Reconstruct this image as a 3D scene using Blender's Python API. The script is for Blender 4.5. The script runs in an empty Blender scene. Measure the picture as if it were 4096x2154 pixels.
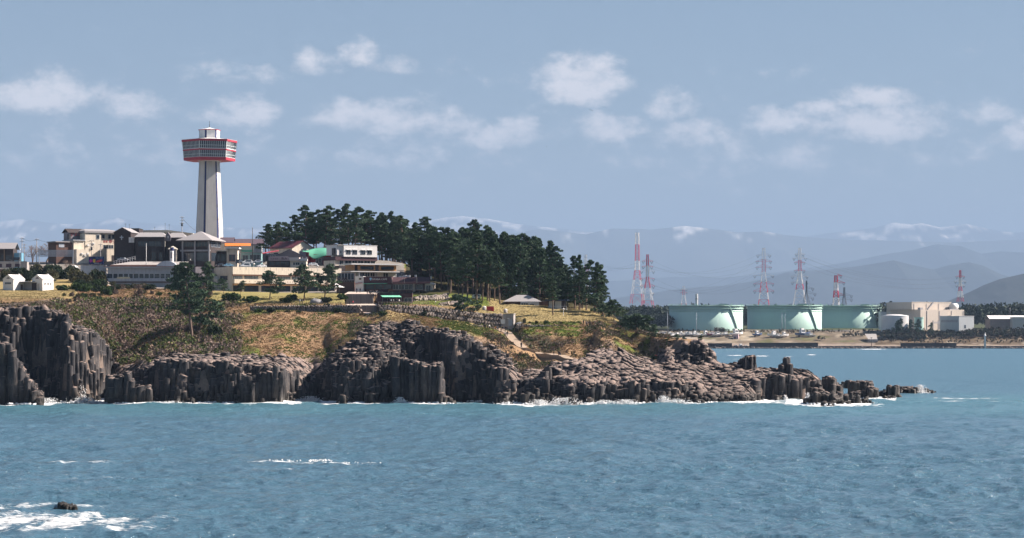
import bpy, bmesh, math, random
import numpy as np
from mathutils import Vector, Matrix
random.seed(7)
RNG = np.random.default_rng(11)
S = bpy.context.scene
COL = S.collection
# ---------------------------------------------------------------- camera
F = 9750.0          # focal length in photo pixels (photo is 4096 x 2154)
CH = 24.0           # eye height over the sea
HY = 1307.0         # horizon row in the photo
cam_d = bpy.data.cameras.new('camera')
cam = bpy.data.objects.new('camera', cam_d)
COL.objects.link(cam)
cam.location = (0, 0, CH)
cam.rotation_euler = (math.radians(90), 0, 0)
cam_d.sensor_fit = 'HORIZONTAL'
cam_d.sensor_width = 36.0
cam_d.lens = 36.0 * F / 4096.0
cam_d.shift_y = (HY - 1077.0) / 4096.0
cam_d.clip_start = 1.0
cam_d.clip_end = 120000.0
S.camera = cam
# ---------------------------------------------------------------- light
SUN_EL = math.radians(40.0)
SUN_AZ = math.radians(78.0)      # clockwise from +Y (the view direction) towards +X
sunvec = Vector((math.sin(SUN_AZ) * math.cos(SUN_EL), math.cos(SUN_AZ) * math.cos(SUN_EL), math.sin(SUN_EL)))
sl = bpy.data.lights.new('sun', 'SUN')
sl.energy = 5.0
sl.angle = math.radians(0.53)
sl.color = (1.0, 0.87, 0.76)
so = bpy.data.objects.new('sun', sl)
COL.objects.link(so)
so.rotation_euler = (-sunvec).to_track_quat('-Z', 'Y').to_euler()
so.location = (400, 600, 600)

def build_world():
    w = bpy.data.worlds.new('World')
    S.world = w
    w.use_nodes = True
    nt = w.node_tree
    N, L = nt.nodes, nt.links
    N.clear()
    out = N.new('ShaderNodeOutputWorld')
    bg = N.new('ShaderNodeBackground')
    sky = N.new('ShaderNodeTexSky')
    sky.sky_type = 'NISHITA'
    sky.sun_disc = False
    sky.sun_elevation = SUN_EL
    sky.sun_rotation = SUN_AZ
    sky.altitude = 20
    sky.air_density = 1.0
    sky.dust_density = 0.35
    sky.ozone_density = 3.5
    tint = N.new('ShaderNodeMix'); tint.data_type = 'RGBA'; tint.blend_type = 'MULTIPLY'
    tint.inputs[0].default_value = 1.0
    tint.inputs[7].default_value = SKY_TINT
    L.new(sky.outputs[0], tint.inputs[6])
    # clouds: low cumulus banks, laid out by compass direction
    tc = N.new('ShaderNodeTexCoord')
    sep = N.new('ShaderNodeSeparateXYZ')
    L.new(tc.outputs['Generated'], sep.inputs[0])
    def M(op, a, b=None, clamp=False):
        n = N.new('ShaderNodeMath'); n.operation = op; n.use_clamp = clamp
        for i, v in enumerate((a, b)):
            if v is None: continue
            if isinstance(v, (int, float)): n.inputs[i].default_value = v
            else: L.new(v, n.inputs[i])
        return n.outputs[0]
    ax = M('ARCTAN2', sep.outputs[0], sep.outputs[1])       # bearing
    hyp = M('SQRT', M('ADD', M('MULTIPLY', sep.outputs[0], sep.outputs[0]), M('MULTIPLY', sep.outputs[1], sep.outputs[1])))
    el = M('ARCTAN2', sep.outputs[2], hyp)                  # height over the horizon
    comb = N.new('ShaderNodeCombineXYZ')
    L.new(ax, comb.inputs[0]); L.new(M('MULTIPLY', el, 1.5), comb.inputs[1])
    def noise(scale, detail, rough, zoff):
        n = N.new('ShaderNodeTexNoise'); n.noise_dimensions = '3D'
        n.inputs['Scale'].default_value = scale
        n.inputs['Detail'].default_value = detail
        n.inputs['Roughness'].default_value = rough
        comb2 = N.new('ShaderNodeVectorMath'); comb2.operation = 'ADD'
        comb2.inputs[1].default_value = (0, 0, zoff)
        L.new(comb.outputs[0], comb2.inputs[0])
        L.new(comb2.outputs[0], n.inputs['Vector'])
        return n.outputs['Fac']
    nz = noise(62.0, 10.0, 0.68, 0.0)
    nz2 = noise(22.0, 4.0, 0.5, 3.0)
    # cloud banks: (sx, sy, half width, half height, weight) seen in the photograph -> directions
    total = None
    for (sx, sy, hw, hh, wt) in CLOUDS:
        a = math.atan((sx - 2048) / F)
        e = math.atan((HY - sy) / F)
        dx = M('DIVIDE', M('SUBTRACT', ax, a), hw / F)
        dy = M('DIVIDE', M('SUBTRACT', el, e), hh / F)
        # flat base: squash the lower half
        dyl = M('MULTIPLY', M('MINIMUM', dy, 0.0), 1.5)
        dyu = M('MAXIMUM', dy, 0.0)
        d2 = M('ADD', M('MULTIPLY', dx, dx), M('ADD', M('MULTIPLY', dyl, dyl), M('MULTIPLY', dyu, dyu)))
        g = M('MULTIPLY', M('SUBTRACT', 1.0, M('MULTIPLY', d2, 0.5), True), wt)
        total = g if total is None else M('MAXIMUM', total, g)
    # the same broken cumulus all the way round, low over the horizon
    mr = N.new('ShaderNodeMapRange'); mr.interpolation_type = 'SMOOTHSTEP'
    band = M('MULTIPLY', M('SUBTRACT', 1.0, M('ABSOLUTE', M('DIVIDE', M('SUBTRACT', el, 0.075), 0.06)), True), 0.36)
    total = M('MAXIMUM', total, band)
    dens = M('ADD', total, M('ADD', M('MULTIPLY', M('SUBTRACT', nz, 0.5), 2.3), M('MULTIPLY', M('SUBTRACT', nz2, 0.5), 0.6)))
    L.new(dens, mr.inputs[0])
    mr.inputs[1].default_value = 0.33; mr.inputs[2].default_value = 1.15
    mr.inputs[3].default_value = 0.0; mr.inputs[4].default_value = 0.9
    mix = N.new('ShaderNodeMix'); mix.data_type = 'RGBA'
    L.new(mr.outputs[0], mix.inputs[0])
    L.new(tint.outputs[2], mix.inputs[6])
    mix.inputs[7].default_value = CLOUD_COL
    L.new(mix.outputs[2], bg.inputs[0])
    bg.inputs[1].default_value = SKY_STRENGTH
    L.new(bg.outputs[0], out.inputs[0])
SKY_STRENGTH = 0.05
SKY_TINT = (0.60, 0.585, 0.575, 1)
CLOUD_COL = (9.8, 8.9, 8.4, 1)
CLOUDS = [(140, 400, 330, 110, 1.0), (520, 440, 190, 70, 0.85), (900, 310, 210, 60, 0.7), (1300, 265, 130, 70, 0.8), (1430, 225, 110, 75, 1.0), (1570, 270, 130, 55, 0.75),
          (960, 460, 200, 80, 0.9), (1500, 480, 330, 85, 1.0), (1960, 540, 260, 85, 0.95), (2330, 340, 190, 130, 1.05), (2270, 290, 70, 60, 1.0), (2680, 430, 110, 80, 0.95),
          (2400, 520, 190, 80, 0.85), (2790, 550, 150, 75, 0.9), (3120, 500, 160, 80, 0.95), (3260, 440, 110, 60, 0.9), (3480, 410, 180, 60, 0.95), (3500, 520, 300, 100, 1.0),
          (3960, 480, 140, 70, 0.85), (4100, 560, 160, 90, 0.9), (250, 640, 420, 90, 0.55), (1500, 640, 700, 110, 0.5), (3100, 640, 900, 120, 0.55)]
build_world()
S.view_settings.view_transform = 'Standard'
S.view_settings.look = 'None'
S.view_settings.exposure = 1.45
S.view_settings.gamma = 1.0
S.view_settings.use_curve_mapping = False
S.render.engine = 'CYCLES'
S.cycles.use_denoising = True
S.cycles.max_bounces = 5
S.cycles.diffuse_bounces = 1
S.cycles.glossy_bounces = 2
S.cycles.transmission_bounces = 2
S.cycles.transparent_max_bounces = 8
S.cycles.volume_bounces = 0
S.cycles.use_light_tree = False

# ---------------------------------------------------------------- helpers
def P(sx, sy, Y):
    """photo pixel at distance Y -> point of the place"""
    return Vector(((sx - 2048.0) * Y / F, Y, CH - (sy - HY) * Y / F))

def hash2(ix, iy, seed):
    h = (ix.astype(np.int64) * 374761393 + iy.astype(np.int64) * 668265263 + seed * 1442695041) & 0x7fffffff
    h = ((h ^ (h >> 13)) * 1274126177) & 0x7fffffff
    return ((h ^ (h >> 16)) & 0xffff) / 65535.0

def vnoise(x, y, seed=0):
    x = np.asarray(x, float); y = np.asarray(y, float)
    ix = np.floor(x); iy = np.floor(y)
    fx = x - ix; fy = y - iy
    fx = fx * fx * (3 - 2 * fx); fy = fy * fy * (3 - 2 * fy)
    a = hash2(ix, iy, seed); b = hash2(ix + 1, iy, seed)
    c = hash2(ix, iy + 1, seed); d = hash2(ix + 1, iy + 1, seed)
    return (a + (b - a) * fx) * (1 - fy) + (c + (d - c) * fx) * fy

def fbm(x, y, octv=4, seed=0, gain=0.5):
    s = 0; a = 1; t = 0
    for i in range(octv):
        s = s + a * vnoise(np.asarray(x) * 2 ** i, np.asarray(y) * 2 ** i, seed + i * 17)
        t += a; a *= gain
    return s / t          # 0..1

def mesh_np(name, verts, faces_flat, counts, mats=(), smooth=False):
    """mesh from numpy: verts (n,3), flat vertex indices, loop count per face"""
    me = bpy.data.meshes.new(name)
    verts = np.ascontiguousarray(verts, dtype=np.float32)
    me.vertices.add(len(verts)); me.vertices.foreach_set('co', verts.ravel())
    faces_flat = np.ascontiguousarray(faces_flat, dtype=np.int32).ravel()
    counts = np.ascontiguousarray(counts, dtype=np.int32)
    me.loops.add(len(faces_flat)); me.loops.foreach_set('vertex_index', faces_flat)
    me.polygons.add(len(counts))
    st = np.zeros(len(counts), dtype=np.int32); st[1:] = np.cumsum(counts)[:-1]
    me.polygons.foreach_set('loop_start', st)
    me.polygons.foreach_set('loop_total', counts)
    if smooth: me.polygons.foreach_set('use_smooth', np.ones(len(counts), dtype=bool))
    for m in mats: me.materials.append(m)
    me.update(calc_edges=True)
    return me

def grid_faces(nr, nc):
    i = np.arange(nr - 1)[:, None] * nc + np.arange(nc - 1)[None, :]
    f = np.stack([i, i + 1, i + nc + 1, i + nc], axis=-1).reshape(-1, 4)
    return f

def link(name, me, parent=None):
    o = bpy.data.objects.new(name, me)
    COL.objects.link(o)
    if parent is not None: o.parent = parent
    return o

def tag(o, label=None, cat=None, group=None, kind=None):
    if label: o['label'] = label
    if cat: o['category'] = cat
    if group: o['group'] = group
    if kind: o['kind'] = kind
    return o

def thing(name, label, cat, loc, rotz=0.0, group=None):
    o = bpy.data.objects.new(name, None)
    o.empty_display_size = 0.5
    COL.objects.link(o)
    o.location = loc; o.rotation_euler = (0, 0, rotz)
    return tag(o, label, cat, group)

def set_attr(me, name, arr, dom='POINT'):
    a = me.attributes.new(name, 'FLOAT', dom)
    a.data.foreach_set('value', np.ascontiguousarray(arr, dtype=np.float32))

def set_col(me, name, arr, dom='POINT'):
    a = me.attributes.new(name, 'FLOAT_COLOR', dom)
    arr = np.asarray(arr, dtype=np.float32)
    if arr.shape[1] == 3: arr = np.concatenate([arr, np.ones((len(arr), 1), np.float32)], axis=1)
    a.data.foreach_set('color', np.ascontiguousarray(arr).ravel())

# ---- materials
MATS = {}
def mat(name, col, rough=0.8, var=0.12, scale=1.0, metal=0.0, spec=0.3, bump=0.0, bscale=None, stretch=(1, 1, 1), attr=None, dirt=0.0):
    """procedural material: base colour broken up by two noises, optional fine relief"""
    if name in MATS: return MATS[name]
    m = bpy.data.materials.new(name); m.use_nodes = True
    nt = m.node_tree; N, L = nt.nodes, nt.links
    b = N['Principled BSDF']
    b.inputs['Roughness'].default_value = rough
    b.inputs['Metallic'].default_value = metal
    b.inputs['Specular IOR Level'].default_value = spec
    tc = N.new('ShaderNodeTexCoord'); mp = N.new('ShaderNodeMapping')
    mp.inputs['Scale'].default_value = stretch
    L.new(tc.outputs['Object'], mp.inputs[0])
    n1 = N.new('ShaderNodeTexNoise'); n1.inputs['Scale'].default_value = scale; n1.inputs['Detail'].default_value = 6.0
    n1.inputs['Roughness'].default_value = 0.65
    L.new(mp.outputs[0], n1.inputs['Vector'])
    mr = N.new('ShaderNodeMapRange')
    mr.inputs[1].default_value = 0.3; mr.inputs[2].default_value = 0.7
    mr.inputs[3].default_value = 1.0 - var; mr.inputs[4].default_value = 1.0 + var
    L.new(n1.outputs['Fac'], mr.inputs[0])
    mx = N.new('ShaderNodeMix'); mx.data_type = 'RGBA'; mx.blend_type = 'MULTIPLY'; mx.inputs[0].default_value = 1.0
    if attr:
        at = N.new('ShaderNodeAttribute'); at.attribute_name = attr
        L.new(at.outputs['Color'], mx.inputs[6])
    else:
        mx.inputs[6].default_value = (*col, 1)
    L.new(mr.outputs[0], mx.inputs[7])
    last = mx.outputs[2]
    if dirt > 0:       # rain streaks
        mp2 = N.new('ShaderNodeMapping'); mp2.inputs['Scale'].default_value = (1.3, 1.3, 0.12)
        L.new(tc.outputs['Object'], mp2.inputs[0])
        n3 = N.new('ShaderNodeTexNoise'); n3.inputs['Scale'].default_value = 0.9; n3.inputs['Detail'].default_value = 5
        L.new(mp2.outputs[0], n3.inputs['Vector'])
        mr3 = N.new('ShaderNodeMapRange'); mr3.inputs[1].default_value = 0.45; mr3.inputs[2].default_value = 0.75
        mr3.inputs[3].default_value = 1.0; mr3.inputs[4].default_value = 1.0 - dirt
        L.new(n3.outputs['Fac'], mr3.inputs[0])
        mx3 = N.new('ShaderNodeMix'); mx3.data_type = 'RGBA'; mx3.blend_type = 'MULTIPLY'; mx3.inputs[0].default_value = 1.0
        L.new(last, mx3.inputs[6]); L.new(mr3.outputs[0], mx3.inputs[7]); last = mx3.outputs[2]
    L.new(last, b.inputs['Base Color'])
    if bump > 0:
        n2 = N.new('ShaderNodeTexNoise'); n2.inputs['Scale'].default_value = bscale or scale * 4; n2.inputs['Detail'].default_value = 5
        L.new(mp.outputs[0], n2.inputs['Vector'])
        bp = N.new('ShaderNodeBump'); bp.inputs['Strength'].default_value = bump; bp.inputs['Distance'].default_value = 0.2
        L.new(n2.outputs['Fac'], bp.inputs['Height']); L.new(bp.outputs[0], b.inputs['Normal'])
    MATS[name] = m
    return m
# ================================================================= HEADLAND
def wy(sy): return F * CH / (sy - HY)
# per station: photo column, shoreline row, knots (row, distance) from the cliff crest inland, number of knots that are bare rock
ST = [
 (-900, 1606, [(1245,815),(1222,850),(1196,905),(1160,965),(1100,1030),(1050,1070)], 1.0),
 (-20, 1606, [(1245,808),(1222,850),(1196,905),(1160,965),(1100,1030),(1050,1070)], 1.0),
 (60,  1604, [(1242,812),(1222,850),(1196,905),(1160,965),(1100,1030),(1050,1070)], 1.0),
 (170, 1602, [(1236,812),(1212,850),(1196,905),(1160,965),(1100,1030),(1050,1070)], 1.0),
 (240, 1605, [(1262,806),(1225,848),(1198,905),(1160,965),(1100,1030),(1050,1070)], 1.0),
 (285, 1611, [(1322,790),(1285,820),(1205,905),(1160,970),(1100,1030),(1050,1070)], 1.0),
 (350, 1606, [(1335,803),(1298,828),(1212,905),(1163,970),(1105,1030),(1050,1070)], 1.1),
 (425, 1599, [(1392,812),(1340,838),(1222,915),(1170,975),(1120,1030),(1046,1075)], 1.0),
 (462, 1590, [(1505,832),(1400,850),(1232,925),(1170,985),(1140,1030),(1044,1075)], 1.2),
 (495, 1602, [(1502,796),(1428,828),(1240,920),(1162,990),(1148,1030),(1044,1075)], 1.3),
 (600, 1610, [(1476,781),(1425,812),(1248,915),(1160,990),(1148,1030),(1044,1075)], 1.3),
 (690, 1612, [(1442,778),(1408,806),(1250,910),(1165,985),(1150,1030),(1044,1075)], 1.6),
 (850, 1613, [(1456,774),(1420,803),(1250,905),(1165,975),(1163,1042),(1044,1075)], 1.9),
 (1000,1614, [(1462,773),(1424,800),(1248,905),(1178,965),(1163,1042),(1044,1075)], 2.0),
 (1110,1613, [(1466,774),(1424,802),(1245,905),(1185,960),(1163,1042),(1044,1075)], 2.0),
 (1155,1608, [(1478,790),(1428,808),(1245,905),(1185,960),(1163,1042),(1044,1075)], 1.8),
 (1240,1602, [(1525,812),(1434,822),(1246,905),(1185,960),(1163,1042),(1044,1075)], 1.4),
 (1312,1604, [(1470,806),(1430,818),(1250,900),(1182,962),(1163,1042),(1044,1075)], 1.4),
 (1338,1611, [(1478,781),(1405,812),(1254,898),(1180,964),(1163,1042),(1044,1075)], 1.8),
 (1400,1613, [(1445,780),(1380,806),(1258,895),(1178,966),(1163,1042),(1040,1075)], 2.0),
 (1480,1613, [(1478,777),(1352,803),(1270,880),(1218,933),(1166,985),(1040,1075)], 2.6),
 (1545,1612, [(1530,773),(1395,792),(1250,880),(1222,886),(1170,985),(1044,1075)], 2.75),
 (1585,1606, [(1562,786),(1400,795),(1256,882),(1222,888),(1172,985),(1050,1075)], 2.7),
 (1640,1600, [(1420,803),(1312,812),(1264,884),(1224,890),(1175,980),(1060,1070)], 2.4),
 (1720,1600, [(1345,808),(1310,818),(1272,888),(1226,894),(1180,970),(1075,1060)], 2.0),
 (1780,1604, [(1340,796),(1312,812),(1284,891),(1236,897),(1186,962),(1090,1060)], 1.8),
 (1850,1606, [(1368,791),(1330,812),(1290,894),(1246,900),(1193,955),(1110,1060)], 1.5),
 (1905,1607, [(1402,788),(1345,810),(1300,897),(1251,903),(1200,950),(1125,1060)], 1.5),
 (1960,1609, [(1434,785),(1360,812),(1306,899),(1255,905),(1206,950),(1140,1060)], 1.4),
 (2010,1610, [(1468,783),(1385,808),(1308,901),(1258,907),(1214,950),(1150,1060)], 1.4),
 (2045,1611, [(1496,780),(1405,806),(1312,898),(1264,905),(1216,945),(1155,1060)], 1.4),
 (2090,1612, [(1530,777),(1440,800),(1335,848),(1272,892),(1220,945),(1160,1060)], 1.3),
 (2150,1613, [(1522,776),(1455,800),(1345,845),(1275,890),(1226,940),(1170,1060)], 1.5),
 (2230,1614, [(1522,776),(1452,797),(1352,842),(1278,890),(1232,940),(1180,1060)], 1.8),
 (2300,1615, [(1522,776),(1448,796),(1362,838),(1282,888),(1240,938),(1195,1050)], 2.0),
 (2370,1615, [(1522,776),(1436,798),(1352,838),(1285,885),(1250,932),(1215,1040)], 2.2),
 (2390,1615, [(1522,776),(1428,800),(1345,824),(1288,880),(1258,928),(1230,1030)], 2.6),
 (2440,1615, [(1522,776),(1430,801),(1362,820),(1300,872),(1272,920),(1255,1020)], 2.6),
 (2500,1614, [(1522,776),(1440,802),(1398,818),(1315,865),(1295,905),(1300,980)], 2.6),
 (2530,1614, [(1522,776),(1446,804),(1420,822),(1330,850),(1318,890),(1330,950)], 2.6),
 (2620,1613, [(1522,776),(1458,806),(1440,818),(1348,830),(1335,870),(1370,910)], 3.2),
 (2700,1613, [(1530,776),(1470,806),(1455,815),(1358,824),(1350,860),(1400,890)], 3.4),
 (2790,1613, [(1530,776),(1480,806),(1458,815),(1366,821),(1362,845),(1430,880)], 4.0),
 (2828,1613, [(1568,774),(1490,805),(1462,813),(1395,820),(1400,842),(1470,875)], 4.2),
 (2850,1613, [(1570,774),(1492,804),(1468,811),(1440,818),(1448,840),(1520,870)], 5.0),
 (2930,1612, [(1575,775),(1500,802),(1470,812),(1452,820),(1470,840),(1540,865)], 5.5),
 (2985,1612, [(1572,776),(1500,798),(1475,810),(1462,818),(1475,838),(1545,862)], 5.5),
 (3030,1607, [(1530,782),(1490,796),(1478,806),(1468,814),(1485,834),(1550,858)], 5.5),
 (3120,1604, [(1510,786),(1492,796),(1482,804),(1476,812),(1492,830),(1555,852)], 5.5),
 (3210,1603, [(1525,787),(1508,796),(1498,804),(1494,810),(1510,826),(1560,848)], 5.5),
 (3262,1603, [(1545,787),(1530,794),(1520,800),(1515,806),(1530,820),(1565,842)], 5.5),
 (3292,1606, [(1580,783),(1562,790),(1550,796),(1548,802),(1560,814),(1580,836)], 5.5),
 (3318,1612, [(1620,772),(1622,780),(1622,790),(1620,800),(1610,812),(1605,826)], 5.5),
 (3420,1640, [(1645,772),(1645,780),(1640,790),(1640,800),(1635,812),(1630,826)], 5.5),
 (6000,1640, [(1645,772),(1645,780),(1640,790),(1640,800),(1635,812),(1630,826)], 5.5),
]
def _stations():
    sx = np.array([s[0] for s in ST], float)
    YK, ZK, RK = [], [], []
    for s in ST:
        yw = wy(s[1])
        land = s[0] < 2480
        ys = [yw - 14, yw - 0.6] + [k[1] for k in s[2]]
        ys[2] = yw + 0.38 * (ys[2] - yw)           # sheer face
        zs = [-6.0, -0.8] + [CH - (k[0] - HY) * k[1] / F for k in s[2]]
        if land:
            ys += [1180, 1500, 2900]; zs += [zs[-1] + 3.0, 36.0, 6.0]
        else:
            ys += [ys[-1] + 40, ys[-1] + 90, 2900]; zs += [-6, -8, -8]
        YK.append(ys); ZK.append(zs)
        r = s[3]; i = int(r); fr = r - i
        seq = [yw] + [k[1] for k in s[2]] + [ys[-1]]
        RK.append(seq[min(i, len(seq) - 1)] + fr * (seq[min(i + 1, len(seq) - 1)] - seq[min(i, len(seq) - 1)]))
    return sx, np.array(YK), np.array(ZK), np.array(RK)
STX, STY, STZ, STR = _stations()

def base_h(x, y):
    x = np.asarray(x, float).ravel(); y = np.asarray(y, float).ravel()
    sx = x / np.maximum(y, 1.0) * F + 2048.0
    i = np.clip(np.searchsorted(STX, sx) - 1, 0, len(STX) - 2)
    t = np.clip((sx - STX[i]) / (STX[i + 1] - STX[i]), 0, 1)
    ts = t * t * (3 - 2 * t)
    Yk = STY[i] * (1 - t)[:, None] + STY[i + 1] * t[:, None]
    Zk = STZ[i] * (1 - ts)[:, None] + STZ[i + 1] * ts[:, None]
    Rk = STR[i] * (1 - t) + STR[i + 1] * t
    h = np.where(y < Yk[:, 0], Zk[:, 0], Zk[:, -1])
    for k in range(Yk.shape[1] - 1):
        a, b = Yk[:, k], Yk[:, k + 1]
        m = (y >= a) & (y < b)
        q = (y - a) / np.maximum(b - a, 1e-6)
        h = np.where(m, Zk[:, k] + (Zk[:, k + 1] - Zk[:, k]) * q, h)
    return h, Rk, Yk

# level ground cut for the buildings: (sx0, sx1, Y0, Y1, z)
PADS = []
def head_h(x, y, detail=True):
    x = np.asarray(x, float).ravel(); y = np.asarray(y, float).ravel()
    k = np.clip((905 - y) / 60.0, 0, 1)                 # ragged only near the shore
    wx = x + k * 5.0 * (fbm(x / 9, y / 9, 3, 5) - 0.5)
    wyv = y + k * (14.0 * (fbm(x / 9 + 40, y / 30, 2, 8) - 0.5) + 5.0 * (vnoise(x / 2.6 + 9, y / 18, 18) - 0.5))
    h, R, Yk = base_h(wx, wyv)
    # bed for the stone steps and the paved fan
    sxx = x / np.maximum(y, 1) * F + 2048
    rowst = np.interp(y, [870, 884, 911, 922, 940, 968, 986], [1290, 1281, 1252, 1224, 1219, 1179, 1168])
    zst = CH - (rowst - HY) * y / F - .7
    inb = (sxx > 1376) & (sxx < 1516) & (y > 884) & (y < 986) & ((y > 921) | (sxx > 1436))
    h = np.where(inb, np.minimum(h, zst), h)
    # a ravine runs up the scrub slope from the cove: gentle left bank, steep right bank
    ax, ay = (468 - 2048) * 838 / F, 838.0; bx, by = (715 - 2048) * 915 / F, 915.0
    dx, dy = bx - ax, by - ay; L = math.hypot(dx, dy)
    t = ((x - ax) * dx + (y - ay) * dy) / (L * L); d = ((x - ax) * dy - (y - ay) * dx) / L
    d = d + 4.0 * (fbm(x / 10, y / 10, 2, 55) - .5)
    cut = np.where(d < 0, np.clip(1 + d / 15.0, 0, 1), np.clip(1 - d / 6.5, 0, 1))
    h = h - 8.5 * cut * np.clip(1 - t, 0, 1) * np.clip(t * 4 + .6, 0, 1) * (y < 930)
    if detail:
        g = np.clip((y - Yk[:, 2]) / 20.0, 0, 1)
        h = h + g * 1.5 * (fbm(x / 16, y / 22, 4, 31) - 0.5) * np.clip((1000 - y) / 100, 0.25, 1)
    return h, R

def ground(x, y):
    return float(head_h(np.array([x]), np.array([y]))[0][0])
def ground_at(sx, Y):
    """a point on the headland's surface in photo column sx at distance Y"""
    x = (sx - 2048.0) * Y / F
    return Vector((x, Y, ground(x, Y)))

def build_headland():
    cols = np.concatenate([np.arange(-900, -60, 60), np.arange(-60, 3480, 6.0), np.arange(3480, 3700, 40)])
    rows = np.concatenate([np.arange(735, 760, 4), np.arange(760, 870, 1.5), np.arange(870, 1100, 3.0), np.arange(1100, 1300, 12), np.array([1300, 1400, 1500, 1700, 2000, 2400, 2800])])
    SX, Y = np.meshgrid(cols, rows)
    X = (SX - 2048) * Y / F
    h, R = head_h(X, Y)
    y = Y.ravel(); x = X.ravel(); sx = SX.ravel()
    rock = np.clip((R - y) / 3.0 + 0.5, 0, 1)
    # the jointed rock stands on this sheet as columns: keep the sheet below them
    z = h - rock * 1.6
    sy = HY - (h - CH) * F / y
    # ---- what grows where
    n1 = fbm(x / 9, y / 14, 4, 51); n2 = fbm(x / 3.0, y / 4.0, 3, 61); n3 = fbm(x / 30, y / 40, 3, 71)
    tan = np.array([0.250, 0.165, 0.095]); lawn = np.array([0.27, 0.215, 0.10]); green = np.array([0.095, 0.125, 0.022])
    scrub = np.array([0.075, 0.062, 0.042]); soil = np.array([0.20, 0.125, 0.075]); rockc = np.array([0.17, 0.135, 0.115])
    paving = np.array([0.36, 0.31, 0.27]); needle = np.array([0.05, 0.045, 0.02])
    c = np.tile(tan, (len(x), 1)) * (0.75 + 0.5 * n2)[:, None]
    def blend(col, m):
        nonlocal c
        m = np.clip(m, 0, 1)[:, None]
        c = c * (1 - m) + np.asarray(col) * (0.85 + 0.3 * n2)[:, None] * m
    def box(x0, x1, y0, y1, s=14):
        return np.clip((sx - x0) / s, 0, 1) * np.clip((x1 - sx) / s, 0, 1) * np.clip((sy - y0) / s + .5, 0, 1) * np.clip((y1 - sy) / s + .5, 0, 1)
    blend(soil, (n1 - 0.52) * 5)
    blend(green, (n1 - 0.60) * 8 * (sx > 900) * (sx < 2600))
    blend(green, box(1380, 1500, 1262, 1400, 40) * (n2 - 0.42) * 6)
    blend(green, box(1740, 2320, 1290, 1345, 12) * (n2 - 0.36) * 7)
    blend(scrub, box(250, 930, 1215, 1445, 40) * np.clip((n1 - 0.33) * 5, 0, 1))
    blend(green * 0.8, box(560, 800, 1250, 1420, 40) * (n2 - 0.5) * 6)
    blend(lawn, (y > 870) * (sx < 310) * 0.95)
    blend(tan, box(-100, 330, 1194, 1240, 8) * 0.9)
    blend(lawn * 0.75 + green * 0.35, box(830, 1420, 1165, 1215, 10) * (y > 915))
    blend(lawn * 0.85, box(1500, 1960, 1235, 1325, 8) * (n1 - 0.25) * 3)
    blend(lawn, box(1900, 2500, 1195, 1295, 6) * (y > 880))
    blend(green * 1.25, box(1640, 1960, 1150, 1225, 8) * (y > 900))
    blend(tan * 1.05, box(1700, 2300, 1345, 1440, 20) * 0.5)
    blend(scrub, box(1920, 2280, 1345, 1420, 30) * (n1 - 0.42) * 6)
    blend(needle, np.clip((y - 962) / 14, 0, 1) * (sx > 1620))
    blend(np.array([0.20, 0.185, 0.17]), (y > 1008) * (sx < 1620))
    blend(needle * 0.9, np.clip((y - 925) / 20, 0, 1) * (sx > 2370))
    blend(rockc, rock)
    blend(rockc * 0.9, np.clip((R + 14 - y) / 14, 0, 1) * (n2 - 0.45) * 5)
    me = mesh_np('headland', np.stack([x, y, z], 1), grid_faces(len(rows), len(cols)), np.full((len(rows) - 1) * (len(cols) - 1), 4), smooth=True)
    set_col(me, 'col', c)
    me.materials.append(mat('ground_cover', (0.2, 0.15, 0.08), 0.95, 0.28, 1.4, spec=0.1, bump=0.9, bscale=2.2, attr='col'))
    o = link('headland', me)
    tag(o, 'grassy headland dropping to the sea in columnar rock cliffs', kind='structure')
    return o
HEAD = build_headland()

# ---------------------------------------------------------------- stacks and blocks standing off the cliff
# (sx0, sx1, Y0, Y1, top row at sx0, top row at sx1)
STACKS = [
 (-60, 40, 755, 778, 1365, 1385), (40, 92, 753, 775, 1410, 1480), (92, 135, 752, 772, 1500, 1540), (135, 165, 751, 768, 1555, 1585),
 (430, 520, 757, 772, 1506, 1497), (505, 530, 757, 770, 1496, 1520), (528, 600, 756, 768, 1548, 1552),
 (968, 1010, 757, 768, 1510, 1512), (1010, 1045, 755, 766, 1524, 1528), (1045, 1082, 758, 770, 1494, 1498), (1100, 1125, 757, 770, 1468, 1480),
 (1566, 1640, 764, 792, 1432, 1446), (1640, 1705, 762, 790, 1448, 1456), (1700, 1762, 761, 786, 1462, 1460),
 (1762, 1785, 757, 766, 1570, 1590), (1790, 1815, 756, 764, 1596, 1600),
 (2090, 2130, 752, 762, 1574, 1576), (2010, 2060, 756, 764, 1600, 1604), (2060, 2092, 755, 764, 1590, 1580),
 (2120, 2160, 764, 775, 1545, 1550), (2165, 2195, 768, 780, 1500, 1470), (2195, 2240, 776, 788, 1466, 1470),
 (2280, 2310, 757, 766, 1575, 1580), (2205, 2235, 758, 766, 1585, 1590), (2340, 2365, 757, 765, 1590, 1594),
]
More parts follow.
